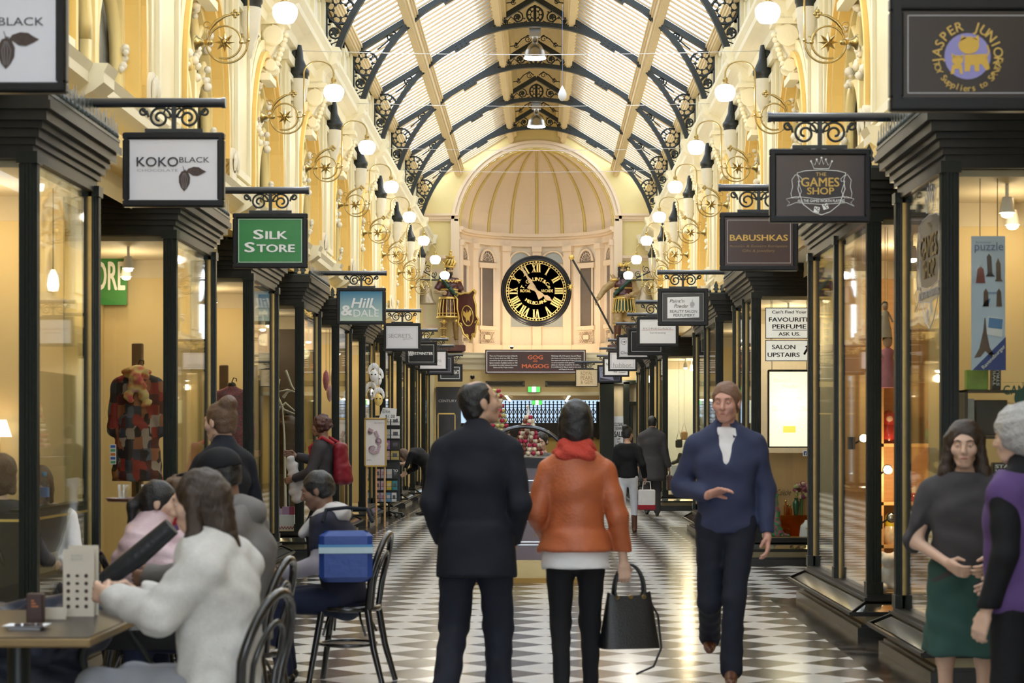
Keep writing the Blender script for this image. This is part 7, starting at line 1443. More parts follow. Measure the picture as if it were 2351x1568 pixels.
# small lamps and lower panel of the cafe front
t = thing('dado_panel', 'black lower panel with gilt line and lettering on the cafe front', 'panel', (GL, 11.9, 0)); b = MB(); b.box(GL-.02, GL-.045, 11.25, 12.7, .31, 1.03); b.box(GL-.05, GL-.9, 11.22, 11.245, .31, 1.03); b.build('panel', pm('dado_black', (.010, .010, .010), .3, coat=.4), t)
b = MB(); b.box(GL-.019, GL-.014, 11.25, 12.7, .98, .995); b.box(GL-.05, GL-.9, 11.214, 11.22, .98, .995); b.build('gilt_line', GOLD, t); b = MB(); b.text('KOKO BLACK', 1, (GL-.012, 12.36, .86), (0, 1, 0), (0, 0, 1), w=.5, h=.055); b.build('lettering', pm('dull_gilt_ink', (.16, .11, .04), .5), t)
b = MB(); b.box(GL-.02, GL-.13, 11.25, 12.7, 1.03, 1.05); b.build('ledge', PILLAR, t)
t = thing('water_bottle', 'clear water bottle with blue cap on the ledge of the cafe window', 'bottle', (GL-.08, 11.84, 1.051)); b = MB(); b.lathe([(.0, 0), (.03, 0), (.032, .05), (.032, .13), (.014, .17), (.013, .185)], 16); b.build('bottle_wall', glass_mat('bottle_plastic', (.85, .92, .97), .08), t, False); b = MB(); b.lathe([(.016, .185), (.016, .21), (0, .21)], 12); b.build('cap', pm('cap_blue', (.05, .25, .55), .4), t, False); b = MB(); b.lathe([(.0325, .055), (.0325, .115)], 16); b.build('label_band', pm('label_blue', (.12, .25, .55), .5), t, False)
SHADE = emis('lit_shade', (1, .86, .68), 1.4)
for (px, py, Y, lb, kind) in ((88, 425, 12.0, 'small white pendant lamp in the cafe window, high at the left', 0), (122, 655, 12.2, 'clear glowing pendant lamp in the cafe window, lower one', 0)):
    t = thing('pendant_light', lb, 'lamp', (wx(px, Y), Y, wz(py, Y))); b = MB(); b.lathe([(.012, .10), (.03, .06), (.038, 0), (.03, -.035), (0, -.04)], 16); b.build('shade', SHADE, t, False); b = MB(); b.tube([(0, 0, .1), (0, 0, 3.06-wz(py, Y))], .004, 5); b.build('cord', BLACK, t, False)
Y = 12.5; t = thing('table_lamp', 'table lamp with a pale cone shade inside the cafe window', 'lamp', (-3.55, Y, 0)); b = MB(); zc = wz(985, Y); b.lathe([(.05, zc+.06), (.085, zc-.05), (.082, zc-.05), (.047, zc+.06)], 20); b.build('lamp_shade', SHADE, t, False); b = MB(); b.lathe([(.08, 0), (.08, .02), (.015, .04), (.012, zc-.02), (.0, zc-.02)], 12); b.build('stem', BRASS, t, False)

# ---------------------------------------------------------------- macaron cart in the middle of the arcade
Y = 19.35; cx_ = wx(1204, Y); x0, x1 = cx_-.56, wx(1333, Y); BURG = pm('burgundy_lacquer', (.055, .010, .010), .25, var=.15, coat=.5)
t = thing('kiosk_cart', 'burgundy cart with a black counter and hooped handle in mid arcade', 'kiosk', (cx_, Y+.6, 0))
b = MB(); b.box(x0, x1, Y, Y+1.9, .05, .23); b.build('base', pm('cart_cream', (.62, .50, .24), .4), t); b = MB(); b.box(x0-.02, x1+.02, Y-.02, Y+1.92, 0, .05); b.build('gilt_skirting', pm('old_gold', (.30, .17, .03), .4, .4), t)
b = MB(); b.box(x0+.02, x1-.02, Y+.02, Y+1.88, .23, 1.16); b.build('body', BURG, t); b = MB(); b.box(x0-.03, x1+.03, Y-.03, Y+1.93, 1.16, 1.26); b.build('counter', BLACK, t); b = MB()
for z in (.38, .41, .62, .65, .88, .91, 1.03): b.box(x0+.02, x1-.02, Y+.012, Y+.02, z, z+.010)
b.build('silver_banding', CHROME, t); b = MB(); b.text('GEON', 1, (wx(1205, Y), Y+.018, wz(1168, Y)), w=30*Y/F, h=15*Y/F, bold=.03); b.text('of St Laurent', 1, (wx(1250, Y), Y+.018, wz(1232, Y)), w=52*Y/F, h=9*Y/F); b.build('lettering', GINK2, t)
b = MB(); b.tube([(cx_+.42*math.cos(PI*i/24), Y+.25, 1.25+.33*math.sin(PI*i/24)) for i in range(25)], .022, 8); b.build('hoop_handle', pm('black_gloss', (.02, .022, .03), .15, coat=.6), t)
MAC = [('raspberry', (.42, .025, .075)), ('cream', (.74, .64, .48)), ('cocoa', (.20, .055, .03)), ('pale green', (.50, .46, .16))]
macs = {}
for nm_, col in MAC:
    b = MB(); b.lathe([(0, .024), (.014, .023), (.021, .017), (.022, .010), (.020, .007), (.020, -.007), (.022, -.010), (.021, -.017), (.014, -.023), (0, -.024)], 12, (0, 0, 0), 'y'); macs[nm_] = b.build('macaron', pm('macaron_'+nm_, col, .6, var=.1, bump=.2, bscale=80), None)
used = set()
TW = ['bottom tier', 'second lowest tier', 'third lowest tier', 'fourth lowest tier', 'fifth lowest tier', 'sixth lowest tier', 'seventh lowest tier', 'eighth lowest tier', 'ninth lowest tier', 'tenth lowest tier', 'eleventh lowest tier', 'topmost tier']
def tower(px, Yt, zb, h, tiers, R0, lab, pal, seed):
    x = wx(px, Yt); t = thing('macaron_stand', 'cone stand under the %s' % lab, 'stand', (x, Yt, zb)); b = MB(); b.lathe([(R0*.98, -.015), (R0*.98, 0), (R0*.80, .02), (.012, h), (0, h)], 20); b.build('cone', CARD, t, False)
    b = MB(); b.lathe([(R0*.6, -.02-(zb-1.262 if zb > 1.29 else .005)), (R0*.3, -.02)], 16); b.build('pedestal', GLS, t, False)
    r = random.Random(seed)
    for i in range(tiers):
        f = i/(tiers-1) if tiers > 1 else 0; rr = R0*.96*(1-f)+.030*f; n = max(4, int(2*PI*rr/.051)); z = zb+.022+(h-.03)*f
        for q in range(n):
            if abs(math.sin(2*PI*q/n+.0)) < 2:
                a = 2*PI*(q+.5*(i % 2))/n
                if math.sin(a) > .45: continue           # the far side of the cone is never in view
                c = pal[r.randrange(len(pal))]; src = macs[c]; o = src if c not in used else src.copy()
                if c in used: COL.objects.link(o)
                used.add(c); o.location = (x+rr*math.cos(a), Yt+rr*math.sin(a), z); o.rotation_euler = (0, 0, a+PI/2)
                tag(o, '%s macaron, %s, %s' % (c, TW[i], lab), 'macaron', '%s macarons, %s, %s' % (c, TW[i], lab))
    return x
xt = tower(1213, 19.75, 1.285, .40, 10, .14, 'front macaron tower', ['raspberry', 'cream', 'raspberry', 'cocoa', 'cream'], 3)
xt2 = tower(1140, 20.7, 1.36, .62, 12, .155, 'taller rear macaron tower', ['raspberry', 'cream', 'pale green', 'raspberry'], 5)
for m in macs.values():
    if m.name.split('.')[0] == 'macaron' and 'label' not in m: m['label'] = 'macaron'
t = thing('figurine', 'small white horse figurine on top of the front macaron tower', 'figurine', (xt, 19.75, 1.665)); sdf_mesh('figure', union([rc((0, 0, .01), (0, 0, .07), .018, .014), rc((0, 0, .07), (-.005, -.01, .13), .014, .010), rc((-.005, -.01, .13), (-.02, -.03, .12), .011, .007), rc((0, .01, .07), (.012, .03, .03), .012, .006)], .01), .006, WHITE, t)
box_thing('price_card', 'small white price card on the cart beside the front macaron tower', 'card', wx(1167, 19.6), wx(1186, 19.6), 19.6, 19.61, 1.261, wz(1038, 19.6), WHITE)
t = thing('glass_jar', 'white lidded jar on the cart left of the price card', 'jar', (wx(1158, 19.9), 19.9, 1.261)); b = MB(); b.lathe([(.045, 0), (.055, .03), (.05, .10), (.035, .12)], 16); b.build('jar_body', WHITE, t, False); b = MB(); b.lathe([(.038, .12), (.04, .14), (.01, .155), (0, .16)], 16); b.build('lid', BRASS, t, False)
t = box_thing('pastry_box', 'crimson box beside the taller macaron tower', 'box', wx(1118, 20.5), wx(1140, 20.5), 20.35, 20.5, 1.261, wz(1000, 20.5), pm('crimson_card', (.33, .01, .04), .5)) if False else None
p = person('shop assistant in pale top behind the macaron cart', (wx(1245, 22.2), 22.2, 0), face_to(-.4, -1), 1.52, {}, dict(fwd=(0, 1, -.25)), SKIN, 'short', HAIRK, [dict(name='top', mat=GREYH, o=.02, hem=.05), ], dict(mat=PURP, o=.015), dict(mat=SHOEK), res=.018, female=True)

# ---------------------------------------------------------------- card rack and watch poster on the left
Y = 34.9; s_ = F/Y; rx = wx(893, Y); t = thing('card_rack', 'tall black wire spinner rack of greeting cards on castors', 'rack', (rx, Y, 0))
b = MB(); b.tube([(rx, Y, .1), (rx, Y, 1.86)], .02, 8); b.build('pole', IRON, t); b = MB()
for a in range(5): v = (rx+.26*math.cos(2*PI*a/5+.3), Y+.26*math.sin(2*PI*a/5+.3)); b.tube([(rx, Y, .12), (*v, .075)], .016, 6); b.ell((*v, .04), .038, 8, 6)
b.build('castor_base', IRON, t); b = MB(); rows = [(975, 876, 920, 2), (1005, 876, 920, 2), (1030, 876, 919, 2), (1054, 876, 918, 2), (1096, 848, 915, 5), (1123, 848, 914, 5), (1150, 848, 912, 5)]
for py, a, c, n in rows: z = wz(py, Y); b.box(wx(a, Y), wx(c, Y), Y-.14, Y-.02, z-.02, z-.012); b.tube([(wx(a, Y), Y-.15, z+.05), (wx(c, Y), Y-.15, z+.05)], .005, 4); b.tube([(wx(a, Y), Y-.15, z-.015), (wx(a, Y), Y-.15, z+.05)], .005, 4)
b.box(rx-.25, rx+.2, Y-.02, Y+.02, .3, 1.86); b.build('wire_tier', IRON, t)
cc = [('white', (.75, .75, .75)), ('silver grey', (.45, .47, .50)), ('purple and white', (.30, .16, .40)), ('black', (.03, .03, .03)), ('mustard', (.50, .38, .12)), ('crimson', (.42, .02, .05)), ('teal', (.04, .28, .32)), ('sky blue', (.12, .28, .50)), ('pink floral', (.58, .36, .34)), ('lavender', (.45, .42, .55)), ('yellow', (.70, .52, .06))]
seq = [[0, 0], [1, 0], [2, 3], [8, 4], [0, 8, 9, 1, 3], [5, 8, 9, 10, 6], [0, 8, 9, 7, 0]]; on = ['top', 'second', 'third', 'fourth', 'fifth', 'sixth', 'bottom']; pn_ = {2: ['left', 'right'], 5: ['leftmost', 'second', 'middle', 'fourth', 'rightmost']}; card0 = None
for i, (py, a, c, n) in enumerate(rows):
    z = wz(py, Y)-.011; wd = (wx(c, Y)-wx(a, Y))/n
    for q in range(n):
        nm_, col = cc[seq[i][q]]; x_ = wx(a, Y)+wd*(q+.5); b = MB(); b.box(-wd*.44, wd*.44, -.003, .003, 0, .165); b.box(-wd*.25, wd*.25, -.0045, -.003, .05, .12, 1); o = b.build('greeting_card', [pm('card_'+nm_, col, .5, var=.2, scale=25), pm('card_motif_%d' % (q % 3), [(.6, .5, .4), (.1, .1, .12), (.5, .2, .25)][q % 3], .5)]); o.location = (x_, Y-.10, z); tag(o, '%s %s greeting card in the %s row of the spinner rack' % (pn_[n][q], nm_, on[i]), 'greeting card', 'cards on the spinner rack')
b = MB(); b.text('TO', 1, (wx(909, Y), Y-.106, wz(1083, Y)), w=.09, h=.045, bold=.03)
tt = b.build('printed_word', WINK, t)
Yp = 34.5; t = thing('sign_card', 'white price card above the spinner rack', 'card', (wx(892, Yp), Yp, wz(962, Yp))); b = MB(); P_ = lambda px, py, d=0: (wx(px, Yp), Yp-d, wz(py, Yp)); b.add([P_(870, 960), P_(909, 963), P_(911, 938), P_(879, 936)]+[P_(870, 960, -.01), P_(909, 963, -.01), P_(911, 938, -.01), P_(879, 936, -.01)], [(0, 1, 2, 3), (7, 6, 5, 4), (0, 1, 5, 4), (1, 2, 6, 5), (2, 3, 7, 6), (3, 0, 4, 7)]); b.build('card', WHITE, t); b = MB(); b.text('Elite', 1, P_(887, 948, .003), w=17*Yp/F, h=8*Yp/F); b.text('$1.00', 1, P_(896, 959.5, .003), w=22*Yp/F, h=8.5*Yp/F); b.build('lettering', INK, t)
b = MB(); b.tube([P_(892, 962, -.012), (rx, Y-.03, 1.9)], .008, 4); b.build('clip', IRON, t)
Yp = 31.4; t = thing('poster_easel', 'gold framed white poster of a watch on an easel', 'poster', (wx(862, Yp), Yp, 0)); x0, x1, z0, z1 = wx(836, Yp), wx(888, Yp), wz(1072, Yp), wz(959, Yp); b = MB()
for q in ((x0, x1, z1-.03, z1), (x0, x1, z0, z0+.03), (x0, x0+.03, z0, z1), (x1-.03, x1, z0, z1)): b.bbox(q[0], q[1], Yp-.02, Yp+.02, q[2], q[3], .006)
b.build('frame', pm('gold_frame', (.50, .33, .10), .4, .3), t); b = MB(); b.box(x0+.02, x1-.02, Yp-.008, Yp+.012, z0+.02, z1-.02); b.build('sheet', pm('poster_white', (.78, .73, .72), .4), t); b = MB(); [b.tube([(x0+(x1-x0)*u, Yp+.03, z1-.1), (x0+(x1-x0)*u, Yp+.18 if u == .5 else Yp+.03, 0)], .016, 6) for u in (.1, .5, .9)]; b.build('leg', WOOD, t)
WPK = pm('watch_print', (.45, .33, .38), .5, var=.3, scale=40); b = MB(); P_ = lambda px, py: (wx(px, Yp), Yp-.011, wz(py, Yp))
for cx2, cy2, R_ in ((869, 1013, 8), (850, 992, 6), (853, 1030, 7)): k = R_*Yp/F; c = P_(cx2, cy2); b.lathe([(k*.7, 0), (k, 0), (k, -.004), (k*.7, -.004), (k*.7, 0)], 20, c, 'y'); b.lathe([(0, -.003), (k*.62, -.003), (k*.62, 0)], 20, c, 'y')
for pts in ([(862, 990), (868, 1003)], [(872, 1022), (868, 1036), (856, 1040)], [(846, 985), (856, 990)], [(860, 1024), (850, 1038)]): b.tube([P_(*q) for q in pts], .035, 4)
b.build('watch_picture', WPK, t); b = MB(); b.text('SECRETS', 1, P_(870, 973), w=22*Yp/F, h=4*Yp/F); b.text('$995.', 1, P_(848, 1058), w=12*Yp/F, h=4*Yp/F); b.build('lettering', INKG, t)

# ---------------------------------------------------------------- goods in the left windows
PLAID = bpy.data.materials.new('plaid_patchwork'); PLAID.use_nodes = True; nt = PLAID.node_tree; bs = nt.nodes['Principled BSDF']; bs.inputs['Roughness'].default_value = .85
tc = nt.nodes.new('ShaderNodeTexCoord'); mp = nt.nodes.new('ShaderNodeMapping'); mp.inputs['Scale'].default_value = (15, 15, 11); vo = nt.nodes.new('ShaderNodeTexVoronoi'); vo.distance = 'CHEBYCHEV'; vo.inputs['Scale'].default_value = 1.0; vo.inputs['Randomness'].default_value = .55; cr = nt.nodes.new('ShaderNodeValToRGB'); cr.color_ramp.interpolation = 'CONSTANT'
for i, (pos, col) in enumerate(((0, (.03, .02, .025)), (.2, (.28, .03, .025)), (.38, (.05, .05, .08)), (.52, (.33, .12, .06)), (.66, (.10, .02, .02)), (.8, (.40, .30, .24)), (.9, (.12, .13, .17)))):
    e = cr.color_ramp.elements[i] if i < 2 else cr.color_ramp.elements.new(pos); e.position = pos; e.color = (*col, 1)
sp = nt.nodes.new('ShaderNodeSeparateXYZ'); nt.links.new(tc.outputs['Object'], mp.inputs[0]); nt.links.new(mp.outputs[0], vo.inputs['Vector']); nt.links.new(vo.outputs['Color'], sp.inputs[0]); nt.links.new(sp.outputs[0], cr.inputs[0]); nt.links.new(cr.outputs[0], bs.inputs['Base Color'])
def garment(label, x, y, zb, ztop, w_, mat, scarf=None, post=True):
    t = thing('display_garment', label, 'garment', (x, y, .31)); h = ztop-.31; lo = zb-.31; m = (lo+h)/2
    fs = [ec((0, 0, lo), (0, 0, m), w_*.52, .11, w_*.42, .10, (1, 0, 0), .3), ec((0, 0, m), (0, 0, h-.12), w_*.42, .10, w_*.40, .10, (1, 0, 0), .5), rc((-w_*.36, 0, h-.12), (0, 0, h-.05), .06, .055), rc((w_*.36, 0, h-.12), (0, 0, h-.05), .06, .055)]
    for q in (-1, 1): fs.append(rc((q*w_*.40, 0, h-.14), (q*w_*.50, -.02, m-.05), .062, .05))
    sdf_mesh('coat', wrinkle(cut(union(fs, .03), [((0, 0, lo), (0, 0, -1))]), .006, 24.), .016, mat, t)
    b = MB(); b.lathe([(.16, 0), (.16, .02), (.015, .04), (.015, h-.06)], 14); b.build('stand', IRON, t, False); b = MB(); b.lathe([(.045, h-.05), (.045, h+.01), (.03, h+.03), (.0, h+.04)], 14); b.tube([(0, 0, h+.03), (.02, 0, h+.08), (.05, 0, h+.07), (.05, 0, h+.04)], .006, 5); b.build('neck_block', BLACK, t, False)
    if scarf: sdf_mesh('scarf', wrinkle(union([el((0, -.02, h-.03), (.11, .11, .06)), el((.01, -.11, h-.08), (.06, .04, .05)), ec((.02, -.12, h-.1), (-.05, -.13, h-.25), .025, .018, .045, .018, (1, 0, 0), .6), ec((.03, -.12, h-.1), (.09, -.12, h-.30), .03, .018, .055, .018, (1, 0, 0), .6)], .02), .008, 40.), .011, scarf, t)
    return t
SCARF = ramp_mat('silk_scarf_sunset', [(.45, .05, .06), (.62, .20, .08), (.65, .50, .16), (.60, .25, .30)], 14)
garment('plaid patchwork coat with a sunset silk scarf in the left shop window', wx(316, 15.75), 15.75, wz(1104, 15.75), wz(848, 15.75), .40, PLAID, SCARF)
garment('maroon flowered cardigan on a stand in the next left window', wx(532, 19.85), 19.85, wz(1105, 19.85), wz(885, 19.85), .40, ramp_mat('maroon_flowered_knit', [(.20, .04, .07), (.28, .08, .10), (.10, .08, .12), (.35, .20, .20)], 40, .8, True))
garment('pale blouse beside the plaid coat', wx(400, 16.3)+.0, 16.45, 1.2, 1.9, .36, pm('pale_blouse', (.60, .57, .48), .7)) if False else None
for (px, pz0, pz1, Y, lb) in ((316, 843, 788, 15.98, 'dark timber post behind the plaid coat'), (514, 885, 838, 20.1, 'dark timber post behind the maroon cardigan')):
    x = wx(px, Y); box_thing('timber_post', lb, 'post', x-.045, x+.045, Y-.03, Y+.03, .31, wz(pz1, Y), pm('post_brown', (.16, .08, .03), .5, var=.3), bev=.008)
Y = 17.05; t = thing('shop_banner', 'green banner with white letters on the back wall of the plaid coat window', 'banner', (wx(270, Y), Y, 2.3)); b = MB(); b.box(wx(200, Y), wx(292, Y), Y-.012, Y+.01, wz(700, Y), wz(560, Y)); b.build('cloth', MATS['sign_green'], t); b = MB(); b.text('STORE', 1, (wx(232, Y), Y-.015, wz(665, Y)), w=.44, h=.26, bold=.03); b.build('lettering', WINK, t)
Y = 15.45; t = thing('payment_sticker', 'narrow strip of payment card stickers on the plaid coat window', 'sticker', (wx(260, Y), Y, 1.1)); b = MB(); b.box(wx(253, Y), wx(267, Y), Y-.008, Y-.005, wz(1066, Y), wz(1020, Y)); b.build('strip', WHITE, t); b = MB(); [b.box(wx(254.5, Y), wx(265.5, Y), Y-.010, Y-.008, wz(1028+9*i, Y), wz(1022+9*i, Y), i % 3) for i in range(5)]; b.build('emblem', [pm('sticker_blue', (.04, .12, .4), .5), pm('sticker_green', (.1, .35, .15), .5), pm('sticker_orange', (.6, .2, .03), .5)], t)
Y = 24.0; t = thing('branch', 'bare white painted branches in the left shop window', 'branch', (wx(655, Y), Y, .31)); b = MB()
for pts in (((632, 945), (655, 925), (676, 943)), ((634, 905), (650, 940), (676, 950)), ((640, 870), (636, 900), (660, 895), (678, 900)), ((655, 850), (668, 885), (676, 895)), ((650, 912), (660, 900), (672, 896)), ((655, 1195), (652, 1000), (648, 930))): b.tube([(wx(a, Y), Y+.02*(a % 3), wz(c, Y)) for a, c in pts], [.02]+[.014]*(len(pts)-2)+[.008], 6)
b.build('twig', pm('white_painted_twig', (.72, .66, .55), .6), t)
Y = 23.85; t = thing('toy_house', 'row of pink and mauve toy houses on a zigzag box in the left window', 'ornament', (wx(655, Y), Y, .31)); b = MB()
for a, c, z, mi in ((634, 641, 1163, 0), (641, 648, 1168, 1), (648, 664, 1163, 0), (664, 675, 1163, 2)): b.box(wx(a, Y), wx(c, Y), Y, Y+.06, wz(1182, Y), wz(z, Y), mi)
b.build('house_front', [pm('mauve_card', (.48, .28, .52), .6), pm('lilac_card', (.62, .50, .68), .6), pm('magenta_card', (.36, .03, .12), .6)], t); b = MB(); b.box(wx(633, Y), wx(676, Y), Y-.02, Y+.1, .31, wz(1182, Y)); b.build('box', WHITE, t); b = MB(); n = 12; b.tube([(wx(634+41*i/n, Y), Y-.024, (.33 if i % 2 else .36)) for i in range(n+1)], .008, 4); b.build('zigzag', REDC, t)
garment('dark brown leather jacket under the white branches', wx(660, 24.2), 24.3, 1.0, 1.75, .36, pm('brown_leather_jacket', (.07, .03, .015), .4, var=.4))
Y = 27.8
for i, (px, py, h_, col) in enumerate(((742, 870, 60, (.60, .20, .28)), (752, 900, 50, (.65, .40, .42)), (762, 862, 66, (.55, .45, .40)))):
    t = thing('hanging_ornament', ['rose pink', 'pale pink spotted', 'cream'][i]+' paper ornament hung in the window behind the blue sign', 'ornament', (wx(px, Y+.2*i), Y+.35+.12*i, wz(py, Y))); k = Y/F; b = MB(); b.lathe([(.0, h_*k*.4), (6*k, h_*k*.25), (8*k, 0), (5*k, -h_*k*.3), (0, -h_*k*.45)], 12); b.build('paper_body', pm('paper_%d' % i, col, .6, var=.3, scale=40), t, False); b = MB(); b.tube([(0, 0, h_*k*.4), (0, 0, 3.06-wz(py, Y))], .003, 4); b.build('thread', BLACK, t, False)
for i, (px, py, Y) in enumerate(((857, 862, 32.1), (866, 872, 32.3), (850, 905, 32.2), (868, 918, 32.05))):
    t = thing('carnival_mask', ['white feathered mask, uppermost', 'white mask beside the uppermost one', 'silver and white mask, lower left', 'gold and white mask, lower right'][i]+' in the window behind the card rack', 'mask', (wx(px, Y), Y+.1, wz(py, Y)), group=None); b = MB(); b.ell((0, 0, 0), (.07, .04, .10), 14, 10); b.build('mask_face', [WHITE, WHITE, CHROME, GILT][i], t, False); b = MB(); [b.ell((.03*s, -.037, .02), (.016, .006, .01), 8, 5) for s in (-1, 1)]; b.build('eye_hole', BLACK, t, False); b = MB(); [b.ell((.08*math.cos(a), .02, .07+.10*abs(math.sin(a))), (.022, .012, .05), 6, 5) for a in [x*.35 for x in range(10)]]; b.build('feather', WHITE, t, False); b = MB(); b.tube([(0, .03, .08), (0, .05, 3.06-wz(py, Y))], .004, 5); b.build('thread', BRASS, t, False)

# ---------------------------------------------------------------- goods in the right windows
class Side:      # the sign designer's pen turned onto the side pane of the nearest right bay
    def p(s, px, py, d=0): return (GR-.009-d*.05, 12.62-(px-1804)/156*.93, 3.08-(py-363)/131*.92)
    def t(s, body, a, c, base, top, mi=0, shear=0., bold=0.):
        A, C = s.p(a, base), s.p(c, base); sb.text(body, 1, ((A[0]+C[0])/2-.001, (A[1]+C[1])/2, A[2]), (0, -1, 0), (0, 0, 1), w=abs(C[1]-A[1]), h=abs(s.p(a, top)[2]-A[2]), ext=.004, mi=mi, bold=bold)
    def poly(s, pts, mi=0, d=.021): sb.add([s.p(a, c, d) for a, c in pts], [tuple(range(len(pts)))], mi)
    def circ(s, cx, cy, rx, ry=None, mi=0, d=.021, n=20): s.poly([(cx+rx*math.cos(2*PI*i/n), cy+(ry or rx)*math.sin(2*PI*i/n)) for i in range(n)], mi, d)
    def line(s, pts, wpx, mi=0, closed=False): sb.tube([s.p(a, c, .021) for a, c in pts], wpx*.0017, 4, closed, mi)
sb = MB(); games(Side(), sb, 0); t = thing('window_decal', 'crowned shield and dice decal on the side glass at the right', 'decal', (GR, 12.1, 2.2)); sb.build('film', [GINK2, SILV, SHLD, DKPL], t)
Y = 11.66; t = thing('poster', 'tall pale blue puzzle poster with model towers, hung in the right window', 'poster', (wx(2270, Y), Y, wz(850, Y))); P_ = lambda px, py, d=.004: (wx(px, Y), Y-d, wz(py, Y)); b = MB(); b.box(wx(2230, Y), wx(2308, Y), Y, Y+.004, wz(850, Y), wz(542, Y)); b.build('sheet', pm('poster_pale_blue', (.55, .66, .82), .4, var=.12, scale=2), t)
b = MB(); b.add([P_(2232, 850), P_(2309, 850), P_(2309, 773)], [(0, 1, 2)]); b.build('blue_corner', pm('poster_royal_blue', (.02, .05, .25), .4), t)
b = MB(); b.text('puzzle', 1, P_(2270, 575, .006), w=66*Y/F, h=25*Y/F, bold=.0); b.text('Ravensburger', 1, P_(2258, 558, .006), w=36*Y/F, h=5*Y/F); b.build('blue_lettering', pm('poster_blue_ink', (.12, .17, .33), .5), t)
b = MB(); v = Vector((1, 0, 1.02)).normalized(); b.text('Ravensburger', 1, Vector(P_(2283, 822, .006)), v, Vector((-v.z, 0, v.x)), w=72*Y/F, h=11*Y/F, bold=.02); b.build('white_lettering', WINK, t)
BRN = pm('poster_brown', (.13, .08, .06), .5, var=.4, scale=40); DKT = pm('poster_dark_tower', (.03, .025, .03), .5); RDW = pm('poster_red_mill', (.22, .05, .05), .5)
b = MB(); b.add([P_(*q) for q in ((2263, 635), (2284, 635), (2278, 628), (2276, 590), (2270, 582), (2265, 590), (2267, 628))], [tuple(range(7))], 1); b.add([P_(*q) for q in ((2284, 646), (2302, 646), (2298, 640), (2297, 606), (2291, 592), (2286, 606), (2287, 640))], [tuple(range(7))]); b.add([P_(*q) for q in ((2240, 650), (2262, 650), (2258, 618), (2252, 612), (2244, 618))], [tuple(range(5))], 2); b.tube([P_(2240, 622, .006), P_(2252, 602, .006)], .003, 4, mi=3)
for x_ in (2263, 2293): b.add([P_(*q) for q in ((x_-6, 704), (x_+7, 704), (x_+5, 670), (x_, 662), (x_-5, 670))], [tuple(range(5))])
b.add([P_(*q) for q in ((2254, 704), (2268, 704), (2274, 685), (2262, 690))], [(0, 1, 2, 3)], 4); b.tube([P_(2268, 672, .006), P_(2290, 672, .006)], .003, 4, mi=4)
b.add([P_(*q) for q in ((2236, 822), (2248, 800), (2257, 760), (2260, 730), (2262, 730), (2265, 762), (2272, 798), (2285, 820), (2274, 818), (2262, 806), (2250, 820))], [tuple(range(11))]); b.add([P_(*q) for q in ((2268, 726), (2304, 731), (2300, 774), (2265, 768))], [(0, 1, 2, 3)], 3); b.add([P_(2270, 729, .006), P_(2302, 733, .006), P_(2300, 756, .006), P_(2268, 752, .006)], [(0, 1, 2, 3)], 4); b.build('model_picture', [BRN, DKT, RDW, WHITE, pm('poster_sky_blue', (.10, .25, .52), .5)], t)
b = MB(); b.tube([P_(2250, 542, -.002), (wx(2250, Y), Y, 3.05)], .003, 4); b.tube([P_(2290, 542, -.002), (wx(2290, Y), Y, 3.05)], .003, 4); b.build('hanging_thread', BLACK, t)
Y = 11.6; t = thing('opening_hours', 'green opening hours lettering on the right window glass', 'decal', (wx(2330, Y), Y, wz(950, Y))); b = MB(); P_ = lambda px, py: (wx(px, Y), Y-.012, wz(py, Y)); b.text('THE', 1, P_(2355, 886), w=22*Y/F, h=8*Y/F); b.text('GAMES', 1, P_(2339, 906), w=74*Y/F, h=22*Y/F, bold=.02)
for i, l in enumerate(('Monday', 'Tuesday', 'Wednesday', 'Thursday', 'Friday')): b.text(l, 1, P_(2326, 928+8*i), w=34*Y/F, h=6*Y/F)
b.tube([P_(2300, 878), P_(2340, 878)], .001, 4); b.lathe([(0, 0), (.06, 0), (.06, -.003)], 20, P_(2350, 914), 'y'); b.build('lettering', pm('decal_green', (.015, .06, .03), .5), t)
SHW = pm('shelf_dark', (.04, .035, .03), .5)
Y = 11.95; t = box_thing('shelf_unit', 'dark display shelves behind the puzzle poster', 'shelf', wx(2215, Y), wx(2355, Y), Y, Y+.25, wz(1000, Y)-.02, wz(1000, Y), SHW, part='board'); b = MB(); b.box(wx(2215, Y), wx(2355, Y), Y, Y+.25, wz(895, Y)-.015, wz(895, Y)); b.box(wx(2215, Y), wx(2355, Y), Y, Y+.25, wz(1090, Y)-.015, wz(1090, Y)); b.build('board', SHW, t); b = MB(); [b.box(x_, x_+.02, Y, Y+.25, .31, wz(895, Y)) for x_ in (wx(2215, Y), wx(2353, Y))]; b.build('upright', SHW, t)
def game_box(label, px0, px1, py1, shelf, col, text=None, tcol=WINK, w_=None, h_=None, vert=False):
    z0 = wz(shelf, Y)+.001; t = thing('board_game', label, 'board game', (wx((px0+px1)/2, Y), Y+.06, z0), group='boxes on the dark display shelves'); b = MB(); b.bbox(wx(px0, Y), wx(px1, Y), Y+.03, Y+.10, z0, wz(py1, Y), .004); b.build('box', pm('game_'+label.split()[0]+label.split()[1], col, .4, var=.35, scale=18), t)
    if text:
        b = MB()
        for i, l in enumerate(text):
            if vert: b.text(l, 1, (wx(px0+7+8.5*i, Y), Y+.027, (z0+wz(py1, Y))/2), (0, 0, 1), (-1, 0, 0), w=(wz(py1, Y)-z0)*.8, h=7*Y/F, bold=.03)
            else: b.text(l, 1, (wx((px0+px1)/2, Y), Y+.027, z0+(wz(py1, Y)-z0)*(.55-.4*i)), w=(px1-px0)*.85*Y/F, h=8*Y/F, bold=.03)
        b.build('lettering', tcol, t)
